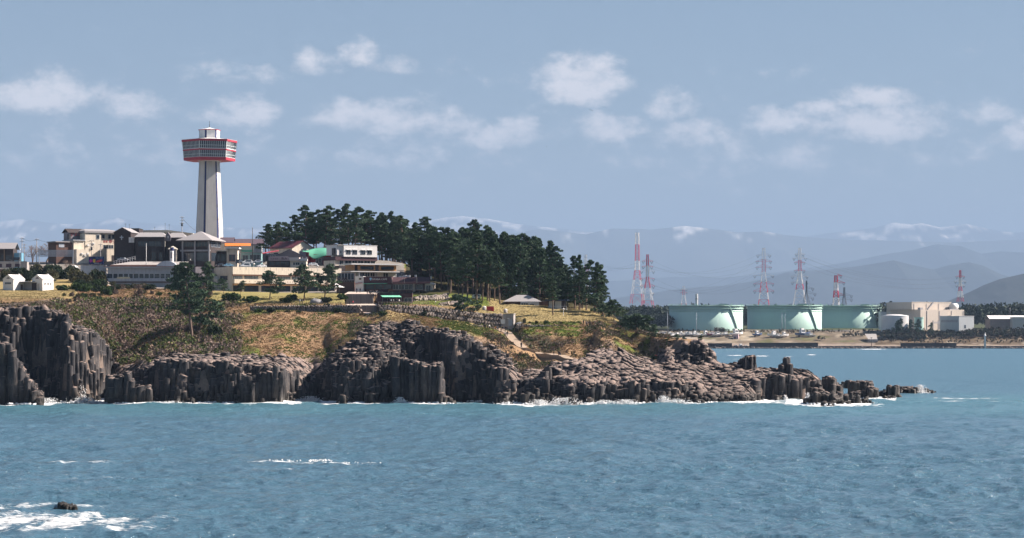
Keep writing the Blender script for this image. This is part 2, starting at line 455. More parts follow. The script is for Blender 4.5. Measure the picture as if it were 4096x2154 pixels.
STACK_SEA = [   # rocks standing free in the sea off the point: name label, pieces
 ('low dark rock reef lying in the surf before the last columns of the point', [(3225, 3262, 752, 768, 1602, 1588), (3250, 3335, 752, 770, 1572, 1578), (3335, 3372, 750, 766, 1582, 1602), (3370, 3402, 748, 760, 1606, 1612), (3290, 3335, 743, 750, 1612, 1610)]),
 ('tall twin column stack beside the end of the ridge', [(3296, 3318, 795, 806, 1513, 1512), (3318, 3338, 794, 806, 1510, 1516), (3338, 3365, 796, 808, 1534, 1545), (3355, 3372, 786, 796, 1572, 1590)]),
 ('flat topped column block out in the surf', [(3400, 3484, 838, 858, 1531, 1530), (3484, 3500, 838, 850, 1552, 1560)]),
 ('dark hump of rock before the flat topped column block', [(3372, 3415, 806, 818, 1585, 1582), (3412, 3475, 808, 822, 1576, 1566), (3472, 3508, 806, 820, 1552, 1556), (3500, 3530, 804, 812, 1592, 1598)]),
 ('dark upright rock with a low tail near the tip of the reef', [(3512, 3555, 818, 830, 1572, 1564), (3552, 3592, 812, 828, 1549, 1548), (3590, 3606, 808, 816, 1584, 1590), (3535, 3580, 800, 808, 1588, 1592)]),
 ('long low rock bar farthest out in the surf', [(3602, 3640, 868, 880, 1551, 1552), (3640, 3668, 868, 880, 1550, 1556)]),
 ('small low rock beyond the thrown up spray at the tip', [(3695, 3735, 884, 892, 1559, 1568)]),
 ('small pointed reef rock in the water beyond the point', [(3368, 3386, 950, 956, 1532, 1528), (3382, 3392, 950, 956, 1521, 1524), (3394, 3408, 952, 957, 1529, 1531)]),
]
RIDGE = [
 ('leaning wedge of rock standing on the low ridge', [(2958, 2985, 806, 814, 1442, 1432), (2985, 3018, 806, 815, 1428, 1424)]),
 ('square stub of rock with a step standing on the low ridge', [(3120, 3136, 804, 811, 1460, 1458), (3134, 3154, 804, 813, 1434, 1432), (3152, 3168, 804, 812, 1446, 1468)]),
]
ROCKM = None
def rock_material():
    m = bpy.data.materials.new('basalt'); m.use_nodes = True
    nt = m.node_tree; N, L = nt.nodes, nt.links
    b = N['Principled BSDF']; b.inputs['Roughness'].default_value = 0.88; b.inputs['Specular IOR Level'].default_value = 0.25
    ge = N.new('ShaderNodeNewGeometry')
    def nz(scale, det, vec, rough=0.6):
        n = N.new('ShaderNodeTexNoise'); n.inputs['Scale'].default_value = scale; n.inputs['Detail'].default_value = det
        n.inputs['Roughness'].default_value = rough
        L.new(vec, n.inputs['Vector']); return n.outputs['Fac']
    mp = N.new('ShaderNodeMapping'); mp.inputs['Scale'].default_value = (1, 1, 0.35)
    L.new(ge.outputs['Position'], mp.inputs[0])
    n1 = nz(0.11, 5, ge.outputs['Position']); n2 = nz(1.3, 8, mp.outputs[0], 0.7)
    r = N.new('ShaderNodeValToRGB'); e = r.color_ramp.elements
    e[0].position = 0.36; e[0].color = (0.018, 0.019, 0.023, 1)
    e[1].position = 0.66; e[1].color = (0.125, 0.108, 0.100, 1)
    k = e.new(0.52); k.color = (0.048, 0.046, 0.049, 1)
    ad = N.new('ShaderNodeMath'); ad.operation = 'ADD'
    m1 = N.new('ShaderNodeMath'); m1.operation = 'MULTIPLY'; m1.inputs[1].default_value = 0.5
    m2 = N.new('ShaderNodeMath'); m2.operation = 'MULTIPLY'; m2.inputs[1].default_value = 0.5
    L.new(n1, m1.inputs[0]); L.new(n2, m2.inputs[0]); L.new(m1.outputs[0], ad.inputs[0]); L.new(m2.outputs[0], ad.inputs[1])
    L.new(ad.outputs[0], r.inputs[0])
    # pale pinkish tops, dark upright faces: sunlit and shaded contrast put into the colour
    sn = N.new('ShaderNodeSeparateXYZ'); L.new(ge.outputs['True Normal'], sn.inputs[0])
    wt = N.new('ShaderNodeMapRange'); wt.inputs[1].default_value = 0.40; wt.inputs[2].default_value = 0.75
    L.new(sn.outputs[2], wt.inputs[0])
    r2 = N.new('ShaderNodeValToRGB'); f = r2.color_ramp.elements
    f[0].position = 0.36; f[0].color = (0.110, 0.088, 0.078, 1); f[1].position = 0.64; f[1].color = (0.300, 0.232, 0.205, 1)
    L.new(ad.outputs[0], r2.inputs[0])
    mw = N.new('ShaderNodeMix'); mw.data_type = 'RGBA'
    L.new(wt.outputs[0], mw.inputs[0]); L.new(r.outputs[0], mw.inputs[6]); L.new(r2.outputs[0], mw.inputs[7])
    # wet, weed-dark band over the waterline with an uneven upper edge
    sp = N.new('ShaderNodeSeparateXYZ'); L.new(ge.outputs['Position'], sp.inputs[0])
    ed = N.new('ShaderNodeMath'); ed.operation = 'MULTIPLY_ADD'; ed.inputs[1].default_value = -4.5
    L.new(n2, ed.inputs[0]); L.new(sp.outputs[2], ed.inputs[2])
    wr = N.new('ShaderNodeMapRange'); wr.inputs[1].default_value = -1.6; wr.inputs[2].default_value = 2.8; wr.inputs[3].default_value = 1.0; wr.inputs[4].default_value = 0.0
    L.new(ed.outputs[0], wr.inputs[0])
    mx = N.new('ShaderNodeMix'); mx.data_type = 'RGBA'
    L.new(wr.outputs[0], mx.inputs[0]); L.new(mw.outputs[2], mx.inputs[6]); mx.inputs[7].default_value = (0.022, 0.020, 0.017, 1)
    L.new(mx.outputs[2], b.inputs['Base Color'])
    rr = N.new('ShaderNodeMapRange'); rr.inputs[3].default_value = 0.9; rr.inputs[4].default_value = 0.45
    L.new(wr.outputs[0], rr.inputs[0]); L.new(rr.outputs[0], b.inputs['Roughness'])
    bp = N.new('ShaderNodeBump'); bp.inputs['Strength'].default_value = 0.9; bp.inputs['Distance'].default_value = 0.35
    L.new(n2, bp.inputs['Height']); L.new(bp.outputs[0], b.inputs['Normal'])
    return m
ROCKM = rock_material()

def prism(cx, cy, r, ztop, zbot, rot, rng, sides=6, tilt=0.34, grad=None):
    """one rock column: cross-jointed tiers, each a little out of line, and a broken tilted cap -> verts, quads, tris"""
    H = ztop - zbot
    tiers = 2 if H < 4 or grad is not None else (3 if H < 10 else 5)
    tx, ty = grad if grad is not None else rng.uniform(-tilt, tilt, 2)
    rad = rng.uniform(0.74, 1.2, sides)
    ang = rot + (np.arange(sides) + rng.uniform(-0.3, 0.3, sides)) * 2 * math.pi / sides
    ca, sa = np.cos(ang) * rad, np.sin(ang) * rad
    cuts = np.sort(rng.uniform(0.12, 0.97, tiers - 1))
    zs, rs, off = [zbot], [r * 1.05], [(0.0, 0.0)]
    o = np.zeros(2)
    for c in cuts:                      # a joint: the rock above it is set back or shifted
        z = zbot + H * c
        q = rs[-1] * rng.uniform(0.96, 1.02)
        zs.append(z); rs.append(q); off.append(tuple(o))
        o = o + rng.uniform(-0.13, 0.13, 2) * r
        zs.append(z + 0.10); rs.append(r * rng.uniform(0.86, 1.05)); off.append(tuple(o))
    e = min(0.16 * r, 0.2 * H)
    zs += [ztop - e, ztop]; rs += [r * rng.uniform(0.9, 1.0), r * rng.uniform(0.84, 0.96)]; off += [tuple(o), tuple(o)]
    V = []; n = len(zs)
    for k in range(n):
        jit = rng.uniform(-0.07, 0.07, (2, sides)) * r
        x = cx + ca * rs[k] + off[k][0] + jit[0]; y = cy + sa * rs[k] + off[k][1] + jit[1]
        z = np.full(sides, zs[k])
        if k >= n - 2: z = z + (x - cx) * tx + (y - cy) * ty + rng.uniform(-0.06, 0.06, sides) * r
        V.append(np.stack([x, y, z], 1))
    V.append(np.array([[cx + o[0], cy + o[1], ztop + 0.04 * r]]))
    V = np.concatenate(V)
    Fq = [(k * sides + i, k * sides + (i + 1) % sides, (k + 1) * sides + (i + 1) % sides, (k + 1) * sides + i) for k in range(n - 1) for i in range(sides)]
    Ft = [((n - 1) * sides + i, (n - 1) * sides + (i + 1) % sides, n * sides) for i in range(sides)]
    return V, Fq, Ft

def join_prisms(name, plist, center=None):
    vs, ff, cc, n = [], [], [], 0
    for V, Q, T in plist:
        vs.append(V)
        ff.append((np.array(Q) + n).ravel()); cc.append(np.full(len(Q), 4))
        ff.append((np.array(T) + n).ravel()); cc.append(np.full(len(T), 3))
        n += len(V)
    V = np.concatenate(vs)
    if center is not None: V = V - np.array(center)
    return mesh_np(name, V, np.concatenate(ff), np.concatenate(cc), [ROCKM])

def stack_top(x, y, defs):
    sx = x / y * F + 2048
    wob = 3.0 * (fbm(x / 3, y / 3, 2, 91) - 0.5)
    best = np.full(len(x), -99.0)
    for (a, b, y0, y1, t0, t1) in defs:
        m = (sx >= a) & (sx < b) & (y + wob >= y0) & (y + wob < y1)
        row = t0 + (t1 - t0) * (sx - a) / (b - a)
        z = CH - (row - HY) * (0.5 * (y0 + y1)) / F
        best = np.where(m, np.maximum(best, z), best)
    return best

def hex_centres(x0, x1, y0, y1, d, rng):
    xs = np.arange(x0, x1, d); ys = np.arange(y0, y1, d * 0.866)
    X, Y = np.meshgrid(xs, ys); X = X + (np.arange(len(ys)) % 2)[:, None] * d * 0.5
    X = X + rng.uniform(-0.2, 0.2, X.shape) * d; Y = Y + rng.uniform(-0.2, 0.2, Y.shape) * d
    return X.ravel(), Y.ravel()

def build_columns():
    rng = np.random.default_rng(5)
    D = 1.65
    X, Y = hex_centres(-185, 112, 748, 872, D, rng)
    h, R = head_h(X, Y, detail=False)
    st = stack_top(X, Y, STACKS)
    cl = fbm(X / 2.2, Y / 2.2, 2, 13)
    # ledges: columns break off in groups
    cs = 4.6
    gx = X / cs + 0.8 * (fbm(X / 6, Y / 6, 2, 71) - .5); gy = Y / (cs * 1.2) + 0.8 * (fbm(X / 6, Y / 6, 2, 72) - .5)
    ix, iy = np.floor(gx), np.floor(gy)
    hc, _ = head_h((ix + 0.5) * cs, (iy + 0.62) * cs * 1.2, detail=False)
    wgt = 0.35 + 0.5 * hash2(ix, iy, 5)
    h = np.where(hc > 0.5, h + np.clip(hc - h, -5, 6) * wgt, h)
    step = 1.15
    hf, _ = head_h(X, Y + 2.5, detail=False); hb_, _ = head_h(X, Y - 2.5, detail=False)
    slope = (hf - hb_) / 5.0
    steep = np.clip((slope - 0.35) / 0.8, 0, 1)              # 0 on the worn shelves, 1 on the faces
    sxx = X / Y * F + 2048
    steep = np.where((sxx > 1300) & (sxx < 2040), np.maximum(steep, .85), steep)      # the broken buttress
    steep = np.where((sxx > 288) & (sxx < 435), np.maximum(steep * .8, .6), steep)       # the slabby flank
    h0, _ = head_h(X, Y, detail=False)
    h = h0 + (h - h0) * (0.25 + 0.75 * steep)
    hq = np.floor(h / step + cl * 0.9) * step + 0.25
    hq = hq + rng.uniform(-0.35, 0.35, len(X)) + (fbm(X / 5, Y / 5, 3, 23) - 0.5) * 2.2
    # shelves: flush jointed slabs with small steps
    hl, _ = head_h(X - 1.5, Y, detail=False); hr, _ = head_h(X + 1.5, Y, detail=False)
    GX, GY = np.clip((hr - hl) / 3.0, -.8, .8), np.clip(slope, -.3, 1.0)
    tq = 2.0; h1 = h0 + (fbm(X / 5, Y / 6, 3, 64) - .5) * 7.0
    h0 = (h0 + (fbm(X / 12, Y / 12, 2, 66) - .5) * 2.5) * .68 + .32 * (np.floor(h1 / tq) * tq + tq * .5)
    hs = h0 + rng.uniform(-0.16, 0.16, len(X)) + np.where(rng.random(len(X)) < .12, rng.uniform(-.6, .5, len(X)), 0) + (fbm(X / 9, Y / 9, 3, 24) - 0.5) * 1.4
    hq = hs * (1 - steep) + hq * steep
    isrock = (Y < R + 5.0 * (fbm(X / 6, Y / 6, 3, 33) - 0.45)) & (h > -0.9)
    top = np.where(isrock, np.minimum(hq, h + 1.5), -99)
    sm = st > -50
    top = np.where(sm, np.maximum(top, st + rng.uniform(-0.7, 0.6, len(X)) + (cl - .5) * 1.2), top)
    ok = top > 0.1
    X, Y, top, steep, GX, GY = X[ok], Y[ok], top[ok], np.where(sm, 1.0, steep)[ok], GX[ok], GY[ok]
    # exposed face towards the sea = what shows
    h2, _ = head_h(X, Y - 2.4, detail=False)
    s2 = stack_top(X, Y - 2.4, STACKS)
    expo = top - np.maximum(np.maximum(h2, s2), 0)
    order = np.argsort(-expo)
    big = set(order[:300].tolist())
    rest = []
    for i in range(len(X)):
        V = prism(X[i], Y[i], D * (rng.uniform(0.50, 0.90) if steep[i] > .4 else rng.uniform(.62, .95)), top[i], max(-2.0, top[i] - 30), rng.uniform(0, 1.05), rng, int(rng.integers(4, 7)), 0.06 + 0.28 * steep[i], None if steep[i] > .55 else (GX[i] + rng.normal(0, .1), GY[i] + rng.normal(0, .1)))
        if i in big:
            c = (X[i], Y[i], 0.0)
            o = link('rock_column', join_prisms('rock_column', [V], c), HEAD)
            o.location = c
        else: rest.append(V)
    o = link('column_field', join_prisms('column_field', rest), HEAD); tag(o, kind='stuff')
    # boulders along the waterline
    xb, yb = hex_centres(-170, 112, 745, 800, 1.35, rng)
    hb, _ = head_h(xb, yb, detail=False)
    shore = (hb > -3.4) & (hb < 1.0) & (fbm(xb / 9, yb / 9, 3, 44) > 0.53) & (rng.uniform(0, 1, len(xb)) < 0.55)
    pl = []
    for x, y in zip(xb[shore], yb[shore]):
        t = abs(rng.normal(0.2, 0.9)) + 0.2
        pl.append(prism(x, y, rng.uniform(0.5, 1.1), t, -1.5, rng.uniform(0, 1), rng, 5))
    o = link('shore_boulders', join_prisms('shore_boulders', pl), HEAD); tag(o, kind='stuff')

def rock_thing(label, defs, name='sea_rock', d=1.5, cat='rock', base=-2.0, group=None, rough=0.5):
    rng = np.random.default_rng(abs(hash(label)) % 1000 if False else sum(map(ord, label)))
    x0 = min((a - 2048) * y0 / F for a, b, y0, y1, *_ in defs) - 3; x1 = max((b - 2048) * y1 / F for a, b, y0, y1, *_ in defs) + 3
    y0 = min(q[2] for q in defs) - 2; y1 = max(q[3] for q in defs) + 2
    X, Y = hex_centres(x0, x1, y0, y1, d, rng)
    st = stack_top(X, Y, defs)
    ok = st > -50
    X, Y, st = X[ok], Y[ok], st[ok]
    pl = [prism(X[i], Y[i], d * rng.uniform(0.55, 0.75), st[i] + rng.uniform(-rough, rough), base if not callable(base) else base(X[i], Y[i]), rng.uniform(0, 1), rng) for i in range(len(X))]
    c = (float(X.mean()), float(Y.mean()), 0.0)
    o = link(name, join_prisms(name, pl, c)); o.location = c
    return tag(o, label, cat, group)
build_columns()
for lab, defs in STACK_SEA: rock_thing(lab, defs)
for lab, defs in RIDGE: rock_thing(lab, defs, 'standing_rock', 1.2, base=lambda x, y: ground(x, y) - 2.0, rough=0.3)
rock_thing('black jagged rock standing in the white wash offshore', [(222, 236, 317, 320, 2034, 2032), (234, 250, 317, 322, 2014, 2012), (248, 266, 317, 322, 2012, 2018), (264, 304, 317, 322, 2020, 2026)], d=0.42, rough=0.08, base=-0.6)
rock_thing('flat dark rock awash beside the jagged black rock', [(-10, 28, 312, 314, 2047, 2049)], d=0.4, rough=0.06, base=-0.6)
rock_thing('flat brown rock awash in the foam', [(-10, 38, 302, 304, 2074, 2076)], d=0.4, rough=0.06, base=-0.6)
rock_thing('tiny dark rock breaking a white wave offshore', [(1285, 1300, 437, 440, 1846, 1843), (1300, 1318, 437, 440, 1841, 1843)], d=0.5, rough=0.12, base=-0.8)

# ================================================================= FAR SHORE AND HILLS
def far_h(x, y):
    sx = x / y * F + 2048
    c = 2676 + 12 * (fbm(x / 60, y * 0, 3, 3) - 0.5)
    z = np.interp(y - c, [-30, 0, 14, 40, 88, 110, 1200, 2600, 6000], [-4, 0.2, 3.0, 9.0, 19.0, 20.0, 26.0, 30.0, 40])
    z = z + np.clip((y - c - 5) / 20, 0, 1) * 2.4 * (fbm(x / 35, y / 30, 4, 9) - 0.5)
    return z, sx, y - c
def far_ground(x, y):
    return float(far_h(np.array([x], float), np.array([y], float))[0][0])
def build_far_land():
    cols = np.concatenate([np.arange(-6000, 2300, 260), np.arange(2300, 4200, 9), np.arange(4200, 9000, 200)])
    rows = np.concatenate([np.arange(2640, 2800, 4), np.arange(2800, 3200, 25), np.array([3400, 3800, 4500, 5500, 7000, 9000, 14000, 22000, 32000, 50000, 82000])])
    SX, Y = np.meshgrid(cols, rows); X = (SX - 2048) * Y / F
    z, sx, d = far_h(X.ravel(), Y.ravel())
    x, y = X.ravel(), Y.ravel()
    n = fbm(x / 22, y / 16, 4, 77); n2 = fbm(x / 7, y / 5, 3, 79)
    c = np.tile([0.16, 0.13, 0.095], (len(x), 1)) * (0.7 + 0.6 * n2)[:, None]
    def bl(col, m):
        nonlocal c
        m = np.clip(m, 0, 1)[:, None]; c = c * (1 - m) + np.array(col) * (0.8 + 0.4 * n2)[:, None] * m
    bl([0.25, 0.205, 0.17], (d < 24) * 1.0)
    bl([0.30, 0.26, 0.22], (sx < 2860) * (d > 34) * (d < 52))
    bl([0.30, 0.26, 0.20], (n - 0.55) * 6)
    bl([0.11, 0.11, 0.055], (0.42 - n) * 6 * (d > 30))
    bl([0.10, 0.075, 0.05], (sx > 3500) * (d > 18) * (d < 80) * (n2 > 0.4))
    bl([0.05, 0.06, 0.025], (d > 120))
    me = mesh_np('mainland', np.stack([x, y, z], 1), grid_faces(len(rows), len(cols)), np.full((len(rows) - 1) * (len(cols) - 1), 4), smooth=True)
    set_col(me, 'col', c)
    me.materials.append(mat('far_ground', (0.2, 0.2, 0.1), 0.95, 0.25, 0.12, spec=0.1, attr='col'))
    tag(link('mainland', me), 'low mainland shore across the bay', kind='structure')
build_far_land()

def ridge(name, label, Y, pts, back, seed, snow=None, rough=0.10, col=(0.030, 0.036, 0.034), amp=1.0):
    """a hill range: crest rows given in photo columns at distance Y, falling to the plain in front and behind"""
    px = np.array([p[0] for p in pts], float); py = np.array([p[1] for p in pts], float)
    cols = np.arange(px[0], px[-1] + 1, 5.0)
    crest = CH - (np.interp(cols, px, py) - HY) * Y / F
    ncol = len(cols); m = 46
    V = np.zeros((m, ncol, 3)); 
    tt = np.linspace(-1, 0.7, m)
    xs = (cols - 2048) * Y / F
    for i, t in enumerate(tt):
        yy = Y + t * back
        prof = np.clip(1 - abs(t), 0, 1) ** 1.15
        k = abs(t)
        spur = fbm(xs / (back * 0.28), np.full(ncol, t * 2.2), 5, seed, 0.55) - 0.5
        spur2 = fbm(xs / (back * 0.07), np.full(ncol, t * 9.0), 4, seed + 5, 0.6) - 0.5
        zz = crest * prof + crest.mean() * amp * (spur * 1.1 * min(1, k * 4) * (1 - k) + spur2 * rough * (0.25 + min(1, k * 3)))
        V[i] = np.stack([xs, np.full(ncol, yy), zz], 1)
    V[0, :, 2] = -20; V[-1, :, 2] = -20
    x = V[..., 0].ravel(); z = V[..., 2].ravel()
    me = mesh_np(name, V.reshape(-1, 3), grid_faces(m, ncol), np.full((m - 1) * (ncol - 1), 4), smooth=True)
    n = fbm(x / (back * 0.05), V[..., 1].ravel() / (back * 0.05), 4, seed + 9)
    c = np.tile(col, (len(x), 1)) * (0.6 + 0.8 * n)[:, None]
    if snow:
        zz = CH - (snow - HY) * Y / F
        mm = np.clip((z - zz) / (crest.max() * 0.16) + (n - 0.52) * 6.0, 0, 1)[:, None]
        c = c * (1 - mm) + np.array([0.80, 0.78, 0.76]) * mm
    set_col(me, 'col', c)
    me.materials.append(mat('hill_' + name, (0.1, 0.1, 0.1), 0.95, 0.3, 0.01, spec=0.05, attr='col'))
    return tag(link(name, me), label, kind='structure')
ridge('wooded_hill', 'dark wooded hill running down to the plain', 15000, [(3350, 1330), (3560, 1262), (3700, 1228), (3800, 1200), (3880, 1165), (3940, 1135), (4000, 1112), (4060, 1098), (4096, 1090), (4300, 1070), (4700, 1100), (5200, 1180)], 1500, 3, rough=0.05, amp=0.35)
ridge('hills', 'blue middle range of rounded hills', 30000, [(1200, 1270), (1700, 1240), (2200, 1215), (2460, 1192), (2600, 1170), (2750, 1150), (2900, 1140), (3050, 1115), (3150, 1085), (3300, 1076), (3420, 1062), (3500, 1050), (3570, 1037), (3640, 1055), (3730, 1075), (3790, 1058), (3870, 1045), (3930, 1060), (4000, 1095), (4100, 1120), (4300, 1100), (4700, 1160)], 4200, 13, rough=0.04, amp=0.3)
ridge('foothills', 'pale foothill range behind the middle hills', 42000, [(-600, 1200), (0, 1190), (1600, 1190), (2200, 1135), (2500, 1120), (2700, 1105), (2900, 1110), (3150, 1080), (3350, 1050), (3550, 1010), (3650, 995), (3740, 972), (3840, 980), (3920, 1010), (4000, 1000), (4100, 1005), (4400, 1000), (4800, 1060)], 6500, 23, rough=0.05, amp=0.3)
ridge('mountains', 'hazy blue mountain range', 56000, [(-800, 1010), (-200, 985), (0, 980), (300, 1000), (700, 1010), (1100, 985), (1500, 965), (1900, 930), (2060, 925), (2150, 910), (2240, 918), (2340, 930), (2450, 905), (2600, 910), (2740, 894), (2830, 905), (2950, 922), (3050, 918), (3150, 935), (3250, 945), (3400, 955), (3600, 960), (3800, 965), (4100, 950), (4600, 960), (5000, 1000)], 8500, 33, snow=900, rough=0.07, amp=0.35, col=(0.06, 0.065, 0.05))
ridge('snow_mountains', 'snow patched high mountains on the skyline', 70000, [(-900, 920), (-300, 905), (0, 880), (90, 868), (200, 885), (300, 890), (380, 880), (480, 865), (560, 885), (700, 895), (950, 905), (1250, 905), (1500, 900), (1700, 880), (1780, 865), (1850, 858), (1940, 868), (2060, 890), (2200, 905), (2600, 940), (3000, 950), (3200, 942), (3330, 925), (3430, 915), (3500, 905), (3570, 885), (3640, 893), (3680, 888), (3760, 905), (3860, 890), (3900, 900), (4000, 920), (4050, 925), (4150, 915), (4500, 930), (5200, 960)], 9500, 43, snow=918, rough=0.10, amp=0.3, col=(0.07, 0.07, 0.06))

# ================================================================= SEA
def foam_streaks():
    """(sx0, sy0, sx1, sy1, half width in metres along the view, strength)"""
    return [(2830, 1420, 3180, 1428, 9, 1.0), (2800, 1436, 3010, 1438, 5, 0.7), (3210, 1418, 3280, 1422, 6, 1.0), (2980, 1393, 3180, 1394, 10, 1.0), (3340, 1397, 3640, 1398, 10, 1.0), (3800, 1398, 3920, 1398, 8, 0.8),
            (60, 1868, 560, 1862, 3.5, 0.62), (560, 1862, 1060, 1852, 4.0, 0.85), (1060, 1851, 1215, 1852, 4.6, 1.3), (1235, 1850, 1330, 1856, 5.5, 1.4), (1330, 1857, 1550, 1860, 3.6, 1.05), (300, 1908, 530, 1905, 10, 0.9), (980, 1886, 1340, 1876, 11, 0.75), (40, 1850, 150, 1858, 2.2, 0.6),
            (-40, 2034, 200, 2016, 8.0, 1.3), (200, 2018, 420, 2028, 6.0, 1.1), (-60, 2088, 460, 2098, 15.0, 1.35), (-60, 2116, 440, 2120, 12.0, 1.35), (-60, 2064, 240, 2066, 9, 1.1),
            (300, 1735, 560, 1738, 5, 0.45), (-40, 1742, 160, 1740, 3, 0.4), (1000, 1637, 1500, 1634, 3, 0.3), (3420, 1635, 3640, 1624, 4, 0.45), (3640, 1604, 4100, 1610, 5, 0.6), (3560, 1640, 3600, 1638, 3, 0.6), (3690, 1585, 4040, 1602, 7, 0.75), (3560, 1536, 3700, 1540, 6, 0.7), (3490, 1540, 3540, 1538, 4, 0.5), (2600, 1640, 3240, 1640, 2.5, 0.3)]
def build_sea():
    sy = np.concatenate([np.arange(1330, 1390, 10), np.arange(1390, 1560, 2.5), np.arange(1560, 1600, 2.0), np.arange(1600, 2200, 1.25)])
    Yr = F * CH / (sy - HY)
    rows = np.concatenate([[84000, 40000, 25000, 12000], Yr, np.array([220, 150, 90, 40, -60, -400, -3000])])[::-1]
    cols = np.concatenate([[-30000, -14000, -6000, -2500, -1200, -600], np.arange(-300, 4400, 10), [4700, 5300, 6600, 10000, 18000, 34000]])
    Y = np.repeat(rows[:, None], len(cols), 1)
    SX = np.repeat(cols[None, :], len(rows), 0)
    X = (SX - 2048) * np.maximum(Y, 400 if False else 120) / F
    x, y = X.ravel(), Y.ravel()
    dy = np.abs(np.gradient(rows)); dyv = np.repeat(dy, len(cols))
    z = np.zeros(len(x))
    rng = np.random.default_rng(3)
    wx = x + 6 * (fbm(x / 40, y / 40, 3, 2) - .5); wyv = y + 10 * (fbm(x / 50 + 9, y / 50, 3, 4) - .5)
    gust = fbm(x / 60, y / 90, 4, 44)
    for i, (wl, amp) in enumerate(((26, .34), (13, .34), (7.5, .30), (4.2, .21), (2.4, .13), (1.4, .08))):
        th = 0.35 + 0.9 * i; cx, sn = math.cos(th), math.sin(th)
        u = (cx * wx + sn * wyv) / wl; v = (-sn * wx + cx * wyv) / (wl * 1.25)
        nn = vnoise(u, v, 300 + i)
        a = amp * np.clip((wl / dyv - 1.1) / 1.2, 0, 1) * (0.55 + 0.9 * gust)
        z += a * (1 - 2 * np.abs(2 * nn - 1) ** 0.8)
    # foam: streaks seen offshore + surf along the rocks
    foam = np.zeros(len(x))
    fn = fbm(x / 1.7, y / 5.0, 4, 15); fn2 = fbm(x / 9, y / 14, 3, 16)
    for (a0, b0, a1, b1, hw, st) in foam_streaks():
        p0 = P(a0, b0, wy(b0)); p1 = P(a1, b1, wy(b1))
        d = p1 - p0; l2 = d.x ** 2 + d.y ** 2
        t = np.clip(((x - p0.x) * d.x + (y - p0.y) * d.y) / l2, 0, 1)
        q = np.hypot(x - p0.x - t * d.x, y - p0.y - t * d.y)
        e = np.minimum(np.minimum(t, 1 - t) * math.sqrt(l2) / (hw * 3), 1)
        g = np.clip(1.15 - q / hw, 0, 1) * (0.35 + 0.65 * e) * st
        foam = np.maximum(foam, g * np.clip(0.35 + 1.5 * fn, 0, 1.3))
        z += 0.35 * np.clip(1 - q / hw, 0, 1) * min(st, 1) * (hw < 4)
    near = (y > 715) & (y < 900) & (x > -185) & (x < 125)
    xi, yi = x[near], y[near]
    best = np.zeros(len(xi))
    for r, wgt in ((0, 1.0), (3, 0.95), (6.5, 0.75), (11, 0.5), (17, 0.3)):
        for a in (0,) if r == 0 else np.arange(0, 6.28, 0.785):
            hh, _ = head_h(xi + r * np.cos(a), yi + r * np.sin(a), detail=False)
            stk = stack_top(xi + r * np.cos(a), yi + r * np.sin(a), STACKS + [q for _, ds in STACK_SEA for q in ds])
            best = np.maximum(best, wgt * (np.maximum(hh, stk) > -0.8))
    fnn = fn[near]; big = fn2[near]
    surf = np.clip((best * 1.35 - 0.22) * np.clip((big - 0.18) * 3.2, 0.5, 1.25) * (0.6 + 0.9 * fnn), 0, 1)
    foam[near] = np.maximum(foam[near], surf)
    foam = np.clip(foam, 0, 1)
    teal = np.clip(1 - (y - 690) / -70, 0, 1) * np.clip((900 - y) / 80, 0, 1)
    me = mesh_np('sea', np.stack([x, y, z], 1), grid_faces(len(rows), len(cols)), np.full((len(rows) - 1) * (len(cols) - 1), 4), smooth=True)
    set_attr(me, 'chop', 0.12 + 0.26 * np.clip((y - 420) / 600, 0, 1)); set_attr(me, 'foam', foam); set_attr(me, 'shoal', np.clip(0.25 + 0.75 * teal, 0, 1) * (0.6 + 0.8 * fn2))
    m = bpy.data.materials.new('sea_water'); m.use_nodes = True
    nt = m.node_tree; N, L = nt.nodes, nt.links
    b = N['Principled BSDF']
    b.inputs['IOR'].default_value = 1.33
    ge = N.new('ShaderNodeNewGeometry')
    at = N.new('ShaderNodeAttribute'); at.attribute_name = 'foam'
    at2 = N.new('ShaderNodeAttribute'); at2.attribute_name = 'shoal'
    def nz(scale, det, st, rough=0.55):
        mp = N.new('ShaderNodeMapping'); mp.inputs['Scale'].default_value = st; mp.inputs['Rotation'].default_value = (0, 0, math.radians(8))
        L.new(ge.outputs['Position'], mp.inputs[0])
        n = N.new('ShaderNodeTexNoise'); n.inputs['Scale'].default_value = scale; n.inputs['Detail'].default_value = det; n.inputs['Roughness'].default_value = rough
        L.new(mp.outputs[0], n.inputs['Vector']); return n.outputs['Fac']
    w1 = nz(0.62, 7, (0.6, 1.0, 1), 0.62); w2 = nz(0.15, 3, (0.6, 1.0, 1)); w3 = nz(0.02, 3, (0.5, 1.0, 1))
    a1 = N.new('ShaderNodeMath'); a1.operation = 'MULTIPLY_ADD'; a1.inputs[1].default_value = 0.35
    L.new(w2, a1.inputs[0]); L.new(w1, a1.inputs[2])
    bp = N.new('ShaderNodeBump'); bp.inputs['Strength'].default_value = 1.0; bp.inputs['Distance'].default_value = SEA_BUMP
    L.new(a1.outputs[0], bp.inputs['Height']); L.new(bp.outputs[0], b.inputs['Normal'])
    c1 = N.new('ShaderNodeMix'); c1.data_type = 'RGBA'
    c1.inputs[6].default_value = SEA_DEEP; c1.inputs[7].default_value = SEA_SHOAL
    L.new(at2.outputs['Fac'], c1.inputs[0])
    # foam breaks up into threads
    fb = nz(1.1, 6, (0.5, 1.0, 1), 0.7)
    fr = N.new('ShaderNodeMath'); fr.operation = 'MULTIPLY_ADD'; fr.inputs[1].default_value = 1.6; fr.inputs[2].default_value = -0.8
    L.new(fb, fr.inputs[0])
    fa = N.new('ShaderNodeMath'); fa.operation = 'ADD'; L.new(at.outputs['Fac'], fa.inputs[0]); L.new(fr.outputs[0], fa.inputs[1])
